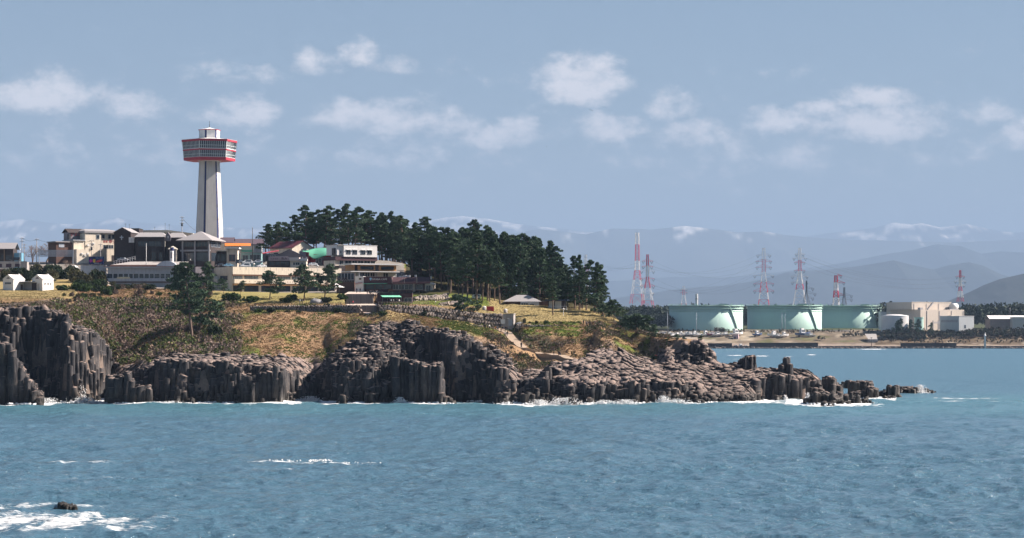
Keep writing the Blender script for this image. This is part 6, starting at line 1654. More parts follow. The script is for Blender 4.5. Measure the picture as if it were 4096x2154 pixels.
# ================================================================= STONE WALLS
def stone_variants(n=10):
    out = []
    for i in range(n):
        rng = np.random.default_rng(900 + i); m = int(rng.integers(5, 8))
        ang = np.sort((np.arange(m) + rng.uniform(-.3, .3, m)) * 2 * math.pi / m)
        r = rng.uniform(.36, .64, m)
        V = []
        for k, (sc, y) in enumerate(((1.0, .25), (1.0, -.12), (.72, -.30))):
            V += [(math.cos(a) * q * sc, y, math.sin(a) * q * sc) for a, q in zip(ang, r)]
        Q = [(k * m + a, k * m + (a + 1) % m, (k + 1) * m + (a + 1) % m, (k + 1) * m + a) for k in range(2) for a in range(m)] + [tuple(2 * m + a for a in range(m))]
        out.append(poly_mesh('stone', V, Q, mat('wall_stone_%d' % (i % 4), [(.20, .175, .16), (.26, .22, .20), (.145, .13, .13), (.31, .265, .235)][i % 4], .9, .25, 1.2)))
    return out
STONES = stone_variants()
JOINT = mat('wall_joint', (.06, .055, .05), .95, .2, 1.0)
def stone_wall(label, line, size, name='stone_wall', seed=1, limit=300):
    """line: (sx, top row, bottom row, distance); field stones laid against a dark core"""
    rng = np.random.default_rng(seed)
    pts = []
    for sx, st, sb, Y in line: pts.append((P(sx, sb, Y), P(sx, st, Y)))
    c = pts[0][0].copy(); o = thing(name, label, 'stone wall', c)
    V, Q = [], []
    for b, t in pts:
        V += [b - c + Vector((0, .15, -1.2)), t - c + Vector((0, .3, 0)), t - c + Vector((0, 1.1, 0)), b - c + Vector((0, 1.1, -1.2))]
    for i in range(len(pts) - 1):
        a = i * 4; d = a + 4; Q += [(a, d, d + 1, a + 1), (a + 1, d + 1, d + 2, a + 2), (a + 2, d + 2, d + 3, a + 3)]
    link('core', poly_mesh('core', V, Q, JOINT), o)
    n = 0; rest = []
    for i in range(len(pts) - 1):
        (b0, t0), (b1, t1) = pts[i], pts[i + 1]
        L = (b1 - b0).length; nx = max(1, int(L / (size * .92)))
        for a in range(nx):
            u = (a + .5) / nx; b = b0.lerp(b1, u); t = t0.lerp(t1, u)
            hgt = (t - b).length + .25; nz = max(1, int(round(hgt / (size * .8))))
            for q in range(nz):
                p = b.lerp(t, (q + .45) / nz) + Vector((rng.normal(0, .12) * size + (q % 2) * size * .45, 0, 0))
                s = size * rng.uniform(.85, 1.35)
                if n < limit:
                    k = link('stone', STONES[int(rng.integers(0, 10))], o); k.location = p - c + Vector((0, .12 + rng.uniform(-.06, .06), 0)); k.rotation_euler = (0, rng.uniform(0, 6.28), math.atan2(b1.y - b0.y, b1.x - b0.x)); k.scale = (s, s * rng.uniform(.8, 1.3), s * rng.uniform(.75, 1.0)); n += 1
    return o
def fence(label, pts, step, h, rails, m, w=.09, name='fence', pickets=0):
    """posts and rails following ground points; every post a part"""
    c = pts[0].copy(); o = thing(name, label, 'fence', c)
    acc = []
    for a, b in zip(pts[:-1], pts[1:]):
        L = (b - a).length; n = max(1, int(L / step))
        for i in range(n): acc.append(a.lerp(b, i / n))
    acc.append(pts[-1])
    pm = bars_mesh('post', [((0, 0, -.4), (0, 0, h), w * 1.3)], m)
    for p in acc[:300]:
        q = link('post', pm, o); q.location = p - c
    for r in rails:
        link('rail', bars_mesh('rail', [(a - c + Vector((0, 0, r)), b - c + Vector((0, 0, r)), w) for a, b in zip(acc[:-1], acc[1:])], m), o)
    return o
def details():
    W = [(1000, 1226, 1246, 907), (1100, 1224, 1248, 907), (1200, 1223, 1249, 906), (1300, 1222, 1249, 903), (1380, 1222, 1252, 900), (1442, 1221, 1256, 898)]
    stone_wall('dark stone terrace wall below the cream restaurant', W, 1.0, seed=2)
    stone_wall('pale field stone wall below the snack hut', [(1512, 1221, 1246, 880), (1560, 1222, 1252, 881), (1640, 1224, 1264, 884), (1720, 1226, 1273, 888), (1770, 1233, 1282, 890.5), (1820, 1241, 1288, 892.5), (1870, 1248, 1295, 895), (1930, 1253, 1303, 898), (2010, 1258, 1309, 901)], 1.1, seed=3)
    stone_wall('bank of field stones under the small green lawn', [(1652, 1188, 1208, 922), (1700, 1184, 1208, 928), (1760, 1180, 1206, 936), (1792, 1172, 1204, 942)], 1.15, seed=4)
    stone_wall('short stone bank along the ramp', [(1755, 1212, 1226, 908), (1800, 1206, 1226, 914), (1850, 1204, 1224, 922)], 1.0, seed=5)
    stone_wall('low border of pale stones along the lawn', [(2060, 1298, 1314, 868), (2120, 1300, 1318, 866), (2200, 1302, 1318, 868), (2290, 1300, 1314, 872)], 1.0, seed=6)
    stone_wall('low row of stones above the footpath', [(1790, 1295, 1304, 880), (1860, 1300, 1310, 878), (1930, 1304, 1314, 880)], .8, seed=7)
    wd = M_['wood']
    fence('brown post fence along the upper edge of the lawn', [ground_at(sx, 897) for sx in (-30, 60, 150, 240, 298)], 2.6, 1.05, (.95,), mat('brown_fence', (.12, .08, .06), .9, .15, 2))
    fence('grey rail fence on the slope below the lawn', [gpoint(sx, sy) for sx, sy in ((-20, 1232), (70, 1226), (140, 1217), (205, 1210))], 2.2, 1.0, (.9, .5), mat('grey_fence', (.16, .14, .13), .9, .15, 2))
    fence('bamboo coloured fence on the dark stone terrace wall', [P(sx, sy, Y) for sx, sy, Y in ((905, 1226, 908), (1000, 1225, 908), (1100, 1224, 908), (1200, 1223, 907), (1300, 1222, 904), (1385, 1221, 901))], 1.0, 1.1, (1.0, .55), mat('bamboo_fence', (.30, .22, .14), .85, .15, 2))
    fence('pale picket fence before the snack hut', [P(sx, 1222, Y) for sx, Y in ((1514, 881), (1560, 882), (1610, 884), (1660, 886), (1715, 889))], .85, 1.25, (1.15,), mat('pale_picket', (.48, .38, .27), .85, .15, 2))
    fence('handrail beside the cafe terrace lawn', [P(sx, 1170, 978) for sx in (1555, 1600, 1650, 1705)], 2.4, 1.1, (1.05, .6), mat('tan_rail', (.40, .30, .19), .85, .1, 2))
    fence('ramp handrail climbing the stone bank', [P(1752, 1216, 908), P(1780, 1206, 912), P(1812, 1194, 917)], 1.6, 1.0, (.95,), mat('ramp_rail', (.36, .29, .20), .85, .1, 2))
    fence('dark rail fence by the path under the grove', [ground_at(sx, Y) for sx, Y in ((2255, 915), (2290, 912), (2325, 908))], 1.7, 1.1, (1.0, .6), mat('dark_fence', (.09, .07, .06), .9, .1, 2))
    fence('white slanting handrail beside the silver car', [P(456, 1056, 1044), P(500, 1048, 1044), P(540, 1037, 1044)], 1.1, 1.3, (1.2, .5), M_['white'], .14)
    # ---- flights of steps: every tread a part
    def flight(label, x0, x1, r0, Y0, r1, Y1, n, m, name='steps'):
        a = P(x0, r0, Y0); o = thing(name, label, 'steps', a)
        for i in range(n):
            u0, u1 = i / n, (i + 1) / n
            ya = Y0 + (Y1 - Y0) * u0; yb = Y0 + (Y1 - Y0) * u1 + .6; z = P(0, r0 + (r1 - r0) * u1, Y0 + (Y1 - Y0) * u1).z
            wl = (x0 - 2048) * ya / F; wr = (x1 - 2048) * ya / F
            q = link('tread', boxes_mesh('tread', [(0, wr - wl, 0, yb - ya, -1.6, 0)], m), o); q.location = Vector((wl, ya, z)) - a
        return o
    stepm = mat('rough_stone_step', (.20, .175, .165), .9, .45, 2.2, bump=.6)
    flight('wide rough stone steps climbing to the cafe plaza', 1385, 1492, 1216, 941, 1177, 968, 14, stepm)
    flight('lower flight of stone steps below the landing', 1440, 1505, 1248, 912, 1222, 922, 9, stepm)
    def slab(name, label, corners, m, th=.5):
        c = corners[0].copy(); V = [p - c for p in corners] + [p - c - Vector((0, 0, th)) for p in corners]; n = len(corners)
        o = link(name, poly_mesh(name, V, [tuple(range(n)), tuple(range(n, 2 * n))[::-1]] + [(i, i + n, (i + 1) % n + n, (i + 1) % n) for i in range(n)], m)); o.location = c
        tag(o, label, kind='structure'); return o
    pav = mat('pale_paving', (.50, .42, .36), .9, .15, 1.2)
    slab('plaza', 'pale plaza before the cafe', [P(1372, 1180, 966), P(1500, 1178, 966), P(1520, 1167, 984), P(1395, 1167, 984)], pav)
    slab('landing', 'pale landing between the two flights of steps', [P(1395, 1222, 924), P(1512, 1222, 924), P(1512, 1216, 940), P(1380, 1217, 940)], pav)
    slab('paved_fan', 'fan of pale paving below the lower steps', [P(1500, 1278, 884), P(1526, 1268, 892), P(1546, 1252, 908), P(1452, 1250, 912), P(1470, 1262, 896)], mat('pink_paving', (.48, .38, .33), .9, .25, 2.5), .8)
    # ---- footpath over the headland
    V = []; wid = 1.5; fine = PATH
    for i, p in enumerate(fine):
        d = fine[min(i + 1, len(fine) - 1)] - fine[max(i - 1, 0)]; d.z = 0; d.normalize(); nrm = Vector((-d.y, d.x, 0))
        zl = max(p.z, ground(p.x + nrm.x * wid, p.y + nrm.y * wid), ground(p.x - nrm.x * wid, p.y - nrm.y * wid)) + .18
        V += [Vector((p.x, p.y, zl)) + nrm * wid, Vector((p.x, p.y, zl)) - nrm * wid, Vector((p.x, p.y, zl - 2)) + nrm * wid, Vector((p.x, p.y, zl - 2)) - nrm * wid]
    Q = []
    for i in range(len(fine) - 1):
        a = i * 4; c = a + 4; Q += [(a, a + 1, c + 1, c), (a + 1, a + 3, c + 3, c + 1), (a + 2, a, c, c + 2)]
    tag(link('footpath', poly_mesh('footpath', V, Q, mat('path_gravel', (.34, .265, .20), .95, .2, .8))), 'pale footpath winding down the headland', kind='structure')
    # ---- metal stair on the rock
    base = P(2298, 1452, 797); o = thing('rock_stair', 'steel stair with handrails going down the rock shelf', 'stair', base)
    end = P(2372, 1548, 771) - base
    n = 26
    for i in range(n):
        u = i / (n - 1); p = end * u + Vector((0, 0, .5))
        q = link('tread', boxes_mesh('tread', [(0, 2.2, -.15, .2, -.06, .06)], M_['steel']), o); q.location = p
    for dx in (0, 2.2):
        link('handrail', bars_mesh('handrail', [((dx, 0, 1.6), Vector((dx, 0, 1.6)) + end, .09), ((dx, 0, .35), Vector((dx, 0, .35)) + end, .16)] + [((Vector((dx, 0, .3)) + end * (i / 9)), (Vector((dx, 0, 1.6)) + end * (i / 9)), .08) for i in range(10)], M_['steel']), o)
    # ---- boulder, signs, posts, lamps
    for sx, sy, w, h, lb in [(1265, 1214, 54, 18, 'large smooth grey boulder on the terrace lawn'), (2082, 1300, 46, 12, 'flat pale boulder beside the concrete hut')]:
        p = gpoint(sx, sy); k = p.y / F; rng = np.random.default_rng(int(sx))
        V, Q = [], []
        for i in range(7):
            for j in range(12):
                th = math.pi * .5 * i / 6; ph = 2 * math.pi * j / 12; r = 1 + rng.normal(0, .07)
                V.append((math.cos(ph) * math.cos(th) * w * k * .5 * r, math.sin(ph) * math.cos(th) * w * k * .35 * r, math.sin(th) * h * k * r - .2))
        for i in range(6):
            for j in range(12): Q.append((i * 12 + j, i * 12 + (j + 1) % 12, (i + 1) * 12 + (j + 1) % 12, (i + 1) * 12 + j))
        q = link('boulder', poly_mesh('boulder', V, Q, mat('grey_boulder', (.26, .26, .27), .9, .25, 1.0), True)); q.location = p; tag(q, lb, 'boulder')
    def lamp(label, sx, sy, Y, tp, globe=.32):
        p = P(sx, sy, Y); H = P(sx, tp, Y).z - p.z; o = thing('lamp_post', label, 'lamp', p)
        link('post', lathe_mesh('post', [(.10, -.6), (.10, .6), (.06, .7), (.05, H - .3)], M_['white'], 8), o); link('globe', lathe_mesh('globe', [(.05, H - .34), (globe, H - .12), (globe * 1.1, H + .1), (globe * .6, H + .36), (.03, H + .42)], M_['white'], 12), o)
    lamp('white globe lamp post before the balcony house', 2254, 1290, 905, 1238)
    lamp('white globe lamp on the car park parapet', 1015, 1075, 1012, 1057, .5); lamp('white globe lamp among the garden pines', 1270, 1078, 1018, 1065, .5); lamp('white lamp post beside the dark car', 80, 1075, 1030, 1000)
    def notice(label, sx, sy, Y, w, h, m, legs=1.2, name='notice_board', marks=()):
        p = P(sx, sy, Y); o = thing(name, label, 'sign', p)
        link('leg', boxes_mesh('leg', [(.1, .22, 0, .1, -.6, legs)], M_['steel']), o); link('leg', boxes_mesh('leg', [(w - .22, w - .1, 0, .1, -.6, legs)], M_['steel']), o)
        bd = link('board', boxes_mesh('board', [(0, w, -.08, .0, legs - .1, legs + h)], M_[m]), o)
        for nm, b, mm in marks: link(nm, boxes_mesh(nm, [(w * b[0], w * b[1], -.13, -.085, legs + h * b[2], legs + h * b[3])], M_[mm]), bd)
        return o, bd, p
    notice('white notice board before the concrete hut', 2003, 1308, 884, 1.5, 1.5, 'white')
    notice('small white poster board with a red flower picture by the brick wall', 58, 1098, 1020, 2.7, 2.8, 'skyblue', .2, 'poster_board', [('white_field', (.05, .95, .02, .52), 'white'), ('red_patch', (.35, .85, .06, .32), 'redsheet')])
    o, bd, p = notice('blue advertising billboard with magenta arrow and red crab', 355, 1082, 1032, 6.5, 3.2, 'bluepaint', 2.6, 'billboard')
    w = 6.5; z = 2.6
    link('arrow', poly_mesh('arrow', [(.15, -.13, z + 1.4), (.95, -.13, z + 2.3), (.95, -.13, z + 1.8), (1.6, -.13, z + 1.8), (1.6, -.13, z + 1.0), (.95, -.13, z + 1.0), (.95, -.13, z + .5)], [(6, 5, 4, 3, 2, 1, 0)], M_['magenta']), bd)
    link('yellow_panel', boxes_mesh('yellow_panel', [(1.85, 2.8, -.13, -.085, z + .7, z + 2.1)], M_['yellow']), bd)
    V = [(4.5 + math.cos(a * .524) * 1.45, -.14, z + 1.35 + math.sin(a * .524) * .5 + math.cos(a * .524) * .35) for a in range(12)]
    link('crab_picture', poly_mesh('crab_picture', V, [tuple(range(12))[::-1]], M_['redsheet']), bd)
    q = link('lettering', text_mesh('lettering', 'やまに水産', .62, M_['skyblue']), bd); q.location = (4.4, -.12, z + 2.65); q.rotation_euler = (math.pi / 2, 0, 0)
    q = link('lettering', text_mesh('lettering', '活魚料理  すぐ', .5, M_['white']), bd); q.location = (3.9, -.12, z + .3); q.rotation_euler = (math.pi / 2, 0, 0)
    # ---- poles
    def pole(label, sx, sy, Y, tp, arms=2, trans=False, name='utility_pole'):
        p = P(sx, sy, Y); H = P(sx, tp, Y).z - p.z; o = thing(name, label, 'pole', p)
        link('post', lathe_mesh('post', [(.2, -1), (.13, H)], M_['concrete'], 8), o)
        for i in range(arms):
            zz = H - .5 - i * 1.3
            a = link('cross_arm', bars_mesh('cross_arm', [((-1.0, 0, zz), (1.0, 0, zz), .12)], M_['darkmetal']), o)
            for xx in (-.9, -.4, .4, .9): link('insulator', lathe_mesh('insulator', [(.09, 0), (.05, .3)], M_['white'], 6), a).location = (xx, 0, zz + .06)
        if trans: link('transformer', lathe_mesh('transformer', [(.4, H - 4.4), (.45, H - 4.2), (.45, H - 3.3), (.35, H - 3.1)], M_['darkmetal'], 10), o)
        return Vector((p.x, p.y, p.z + H - .5))
    tops = [pole('utility pole behind the dark hillside house with thin cross arms', 88, 1050, 1082, 950, 2), pole('short utility pole behind the louvred wall', 97, 1048, 1090, 976, 2), pole('utility pole between the bare trees', 147, 1060, 1075, 955, 1), pole('utility pole with transformer in front of the cream inn', 366, 1075, 1040, 960, 3, True), pole('tall utility pole with transformer rising behind the dark shops', 728, 1040, 1085, 866, 3, True), pole('slim utility pole close to the inn entrance', 402, 1070, 1045, 975, 1)]
    for lb, sx, sy, Y, tp, r in [('thin white flagpole on the roof of the shaded restaurant', 585, 1068, 1030, 975, .12), ('tall dark steel mast rising from the shops', 1010, 1046, 1055, 912, .18), ('thin steel mast on the plaza by the cafe', 1607, 1175, 975, 1098, .09)]:
        p = P(sx, sy, Y); H = P(sx, tp, Y).z - p.z; o = thing('mast', lb, 'mast', p)
        link('post', lathe_mesh('post', [(r * 1.3, -.5), (r * .7, H)], M_['white'] if 'flag' in lb else M_['darkmetal'], 6), o); link('tip', lathe_mesh('tip', [(r * .9, H), (r * .9, H + .15), (.02, H + .3)], M_['steel'], 6), o)
    def wire(label, a, b, sag, r=.03, name='power_line', group='power lines'):
        pts = []
        for i in range(13):
            u = i / 12; q = a.lerp(b, u); q.z -= sag * 4 * u * (1 - u); pts.append(q - a)
        o = link(name, bars_mesh(name, [(pts[i], pts[i + 1], r * 2) for i in range(12)], M_['darkmetal'])); o.location = a; tag(o, label, 'cable', group)
    wire('overhead wire from the hillside house pole to the pole between the bare trees', tops[0], tops[2], .8, .035, 'overhead_wire', 'village overhead wires'); wire('overhead wire from the bare tree pole to the inn pole', tops[2], tops[3], 1.5, .035, 'overhead_wire', 'village overhead wires'); wire('overhead wire running from the tall pole towards the tower', tops[4], P(800, 928, 1110), 1.2, .035, 'overhead_wire', 'village overhead wires')
    global WIRE; WIRE = wire
    # ---- retaining wall and carport at the edge
    b = Bd('retaining_wall', 'grey concrete retaining wall with dark openings under the dark hillside house', 'wall', -30, 1098, 1040, 0)
    b.box('wall', 0, b.x(108), 0, 4, -4, b.z(1049), 'concrete'); b.box('rail', 0, b.x(108), -.1, .05, b.z(1049), b.z(1046), 'steel')
    for a0, a1 in ((-20, 8), (24, 46), (60, 84)): b.box('opening', b.x(a0), b.x(a1), -.06, .02, b.z(1070), b.z(1056), 'letter')
    b.box('brick_front', b.x(-28), b.x(56), -1.5, -.05, -4, b.z(1078), mat('red_brick', (.22, .10, .09), .9, .2, 1.5))
    b.box('rubble_cap', b.x(-28), b.x(58), -1.7, -.05, b.z(1078), b.z(1073), 'cream')
    # white van-like shed under billboard
    b = Bd('white_shed', 'small white tin shed beside the billboard', 'shed', 277, 1086, 1030, -25)
    b.box('wall', 0, 3.0, 0, 2.5, -1, 1.6, 'white'); b.gable('roof', 0, 3.0, 0, 2.5, 1.6, 2.3, 'white', over=.1)
    b = Bd('grey_low_wall', 'pale grey garden wall below the billboard', 'wall', 322, 1084, 1034, 0)
    b.box('wall', 0, b.x(424), 0, .6, -3, 2.2, 'pale'); b.box('coping', -.1, b.x(424) + .1, -.1, .7, 2.2, 2.35, 'concrete')
details()

# ================================================================= CARS
def make_car(kind, col):
    L, W, H = {'sedan': (4.4, 1.7, 1.45), 'van': (3.4, 1.5, 1.9), 'wagon': (4.6, 1.75, 1.75)}[kind]
    bm = mat('car_%s' % col[0], col[1], .3, .04, 1, spec=.6)
    if kind == 'sedan': pr = [(0, .35), (0, .75), (.9, .88), (1.45, 1.38), (2.9, 1.42), (3.6, .95), (4.4, .85), (4.4, .35)]
    elif kind == 'wagon': pr = [(0, .35), (.05, .85), (.95, 1.0), (1.6, 1.66), (4.2, 1.72), (4.55, 1.0), (4.6, .35)]
    else: pr = [(0, .3), (.05, .95), (.55, 1.75), (3.3, 1.88), (3.4, .95), (3.4, .3)]
    V = []; n = len(pr)
    for s, ins in ((-1, 0), (1, 0)):
        for x, z in pr: V.append((x - L / 2, s * W / 2 * (1 if z < 1.0 else .86), z))
    Q = [tuple(range(n)), tuple(range(n, 2 * n))[::-1]] + [(i, i + n, (i + 1) % n + n, (i + 1) % n) for i in range(n)]
    body = poly_mesh('body', V, Q, bm)
    gx = {'sedan': (1.25, 3.1), 'wagon': (1.5, 4.1), 'van': (.6, 3.15)}[kind]; zt = {'sedan': 1.32, 'wagon': 1.55, 'van': 1.68}[kind]
    wn = []
    for s in (-1, 1):
        y = s * W / 2
        wn.append(poly_mesh('side_window', [(gx[0] - L / 2, y * 1.005, .95), (gx[1] - L / 2, y * 1.005, .95), (gx[1] - .25 - L / 2, y * .90, zt), (gx[0] + .4 - L / 2, y * .90, zt)], [(0, 1, 2, 3)] if s < 0 else [(3, 2, 1, 0)], GLASS))
    wheel = lathe_mesh('wheel', [(.30, -.1), (.31, -.08), (.31, .08), (.30, .1)], M_['letter'], 12)
    rim = lathe_mesh('rim', [(.19, -.115), (.19, .115)], M_['steel'], 10)
    lampm = boxes_mesh('headlight', [(-.04, .04, -.18, .18, -.08, .08)], M_['white'])
    return body, wn, wheel, rim, lampm, L, W
CARM = {}
def car(kind, col, loc, rz, label):
    key = (kind, col[0])
    if key not in CARM: CARM[key] = make_car(kind, col)
    body, wn, wheel, rim, lampm, L, W = CARM[key]
    o = thing('parked_car', label, 'car', loc, rz, 'parked cars')
    link('body', body, o)
    for w in wn: link('side_window', w, o)
    for x in (-L * .31, L * .31):
        for s in (-1, 1):
            k = link('wheel', wheel, o); k.location = (x, s * (W / 2 - .1), .31); k.rotation_euler = (math.pi / 2, 0, 0); link('rim', rim, k)
    for s in (-1, 1): k = link('headlight', lampm, o); k.location = (-L / 2, s * (W / 2 - .28), .72)
CC = dict(white=('white', (.75, .76, .77)), silver=('silver', (.45, .48, .52)), black=('black', (.02, .022, .03)), blue=('blue', (.12, .26, .38)), dark=('darkgrey', (.06, .065, .075)))
for kd, c, sx, sy, Y, rz, lb in [('sedan', 'silver', 492, 1044, 1052, 3.0, 'silver car parked before the dark gabled house'), ('wagon', 'black', 62, 1046, 1046, .1, 'black car above the concrete retaining wall'), ('van', 'black', 956, 1056, 1040, 1.2, 'tall black van facing the car park'), ('wagon', 'white', 988, 1056, 1042, .3, 'white estate car beside the tall black van'), ('sedan', 'white', 1032, 1053, 1046, .2, 'white car before the turquoise stall'),
                               ('sedan', 'blue', 912, 1068, 1018, .5, 'light blue car parked near the parapet'), ('sedan', 'black', 884, 1068, 1020, .5, 'black car at the end of the roof car park'), ('wagon', 'silver', 980, 1070, 1020, .5, 'silver estate car parked behind the parapet'), ('sedan', 'white', 1045, 1071, 1026, .6, 'white car parked behind the parapet'), ('sedan', 'silver', 1250, 1064, 1040, .6, 'silver car by the red walls of the vaulted hall'),
                               ('van', 'white', 2232, 0, 948, .2, 'x')][:10]:
    car(kd, CC[c], P(sx, sy, Y), rz, lb)
car('van', CC['white'], ground_at(1905, 953) , .15, 'small white van parked under the pines on the lawn')

# ================================================================= PARASOLS AND WIRE FRAMES ON THE PLAZA
def parasol(sx, sy, Y, label, r=1.8):
    o = thing('parasol', label, 'parasol', P(sx, sy, Y))
    link('pole', lathe_mesh('pole', [(.05, 0), (.04, 2.6)], M_['steel'], 6), o); link('canopy', lathe_mesh('canopy', [(r, 1.95), (r * .98, 2.0), (r * .5, 2.4), (.05, 2.75)], M_['white'], 8, False), o)
parasol(1357, 1170, 968, 'white square parasol beside the brown terrace', 2.2); parasol(1342, 1160, 985, 'white parasol at the corner of the cream restaurant', 1.5)

# ================================================================= PEOPLE
SKINM = mat('skin', (.42, .27, .20), .6, .05, 3); HAIRM = mat('dark_hair', (.018, .014, .012), .6, .1, 3)
def make_person(pose, top, low, seed):
    """one continuous skinned body; clothes and skin are faces of the same surface"""
    V = {'pel': (0, 0, .95), 'wai': (0, 0, 1.1), 'che': (0, .01, 1.32), 'nec': (0, 0, 1.47), 'hea': (0, -.02, 1.58), 'top': (0, -.01, 1.70)}
    R = {'pel': .155, 'wai': .135, 'che': .17, 'nec': .065, 'hea': .105, 'top': .075}
    E = [('pel', 'wai'), ('wai', 'che'), ('che', 'nec'), ('nec', 'hea'), ('hea', 'top')]
    st = {'stand': (0.02, -.02), 'walk': (.26, -.24), 'lean': (.1, -.05)}[pose]; ar = {'stand': (.05, .02), 'walk': (-.25, .25), 'lean': (-.3, -.28)}[pose]
    for s, n, f, a in ((-1, 'l', st[0], ar[0]), (1, 'r', st[1], ar[1])):
        V.update({'hip' + n: (s * .10, 0, .90), 'kne' + n: (s * .11, -f * .55 - .02, .50), 'ank' + n: (s * .11, -f + .03, .09), 'toe' + n: (s * .12, -f - .14, .04),
                  'sho' + n: (s * .19, 0, 1.39), 'elb' + n: (s * .25, -a * .35 + .03, 1.12), 'wri' + n: (s * .25, -a * .9 - .05, .90), 'fin' + n: (s * .25, -a - .08, .78)})
        R.update({'hip' + n: .10, 'kne' + n: .068, 'ank' + n: .048, 'toe' + n: .042, 'sho' + n: .075, 'elb' + n: .052, 'wri' + n: .038, 'fin' + n: .03})
        E += [('pel', 'hip' + n), ('hip' + n, 'kne' + n), ('kne' + n, 'ank' + n), ('ank' + n, 'toe' + n), ('che', 'sho' + n), ('sho' + n, 'elb' + n), ('elb' + n, 'wri' + n), ('wri' + n, 'fin' + n)]
    ks = list(V); me = bpy.data.meshes.new('body'); me.from_pydata([V[k] for k in ks], [(ks.index(a), ks.index(b)) for a, b in E], []); me.update()
    o = bpy.data.objects.new('tmp', me); COL.objects.link(o)
    md = o.modifiers.new('skin', 'SKIN'); sb = o.modifiers.new('sub', 'SUBSURF'); sb.levels = 1; sb.render_levels = 1
    for i, k in enumerate(ks): me.skin_vertices[0].data[i].radius = (R[k], R[k]); me.skin_vertices[0].data[i].use_root = (k == 'pel')
    dg = bpy.context.evaluated_depsgraph_get(); dg.update()
    r = bpy.data.meshes.new_from_object(o.evaluated_get(dg)); r.name = 'body'; bpy.data.objects.remove(o)
    r.materials.clear()
    for m in (top, low, SKINM, M_['letter']): r.materials.append(m)
    for p in r.polygons:
        c = p.center; arm = abs(c.x) > .2 and c.z > .7
        p.material_index = 2 if c.z > 1.475 or (arm and c.z < .89) else (0 if c.z > .97 or arm else (3 if c.z < .09 else 1)); p.use_smooth = True
    hair = lathe_mesh('hair', [(.098, -.055), (.118, .02), (.108, .085), (.06, .125), (.01, .135)], HAIRM, 10)
    return r, hair
CL = {n: mat('cloth_' + n, c, .85, .12, 4) for n, c in dict(navy=(.018, .022, .045), black=(.015, .015, .018), white=(.68, .68, .66), red=(.40, .05, .06), grey=(.16, .16, .17), tan=(.33, .23, .15), orange=(.45, .17, .05), green=(.05, .10, .06), denim=(.06, .085, .15)).items()}
PM = {}
def person(loc, top, low, pose, rz, label, group, hgt=1.0):
    key = (top, low, pose)
    if key not in PM: PM[key] = make_person(pose, CL[top], CL[low], len(PM))
    b, h = PM[key]
    o = thing('person', label, 'person', loc, rz, group); o.scale = (hgt, hgt, hgt)
    link('body', b, o); k = link('hair', h, o); k.location = (0, .012, 1.635)
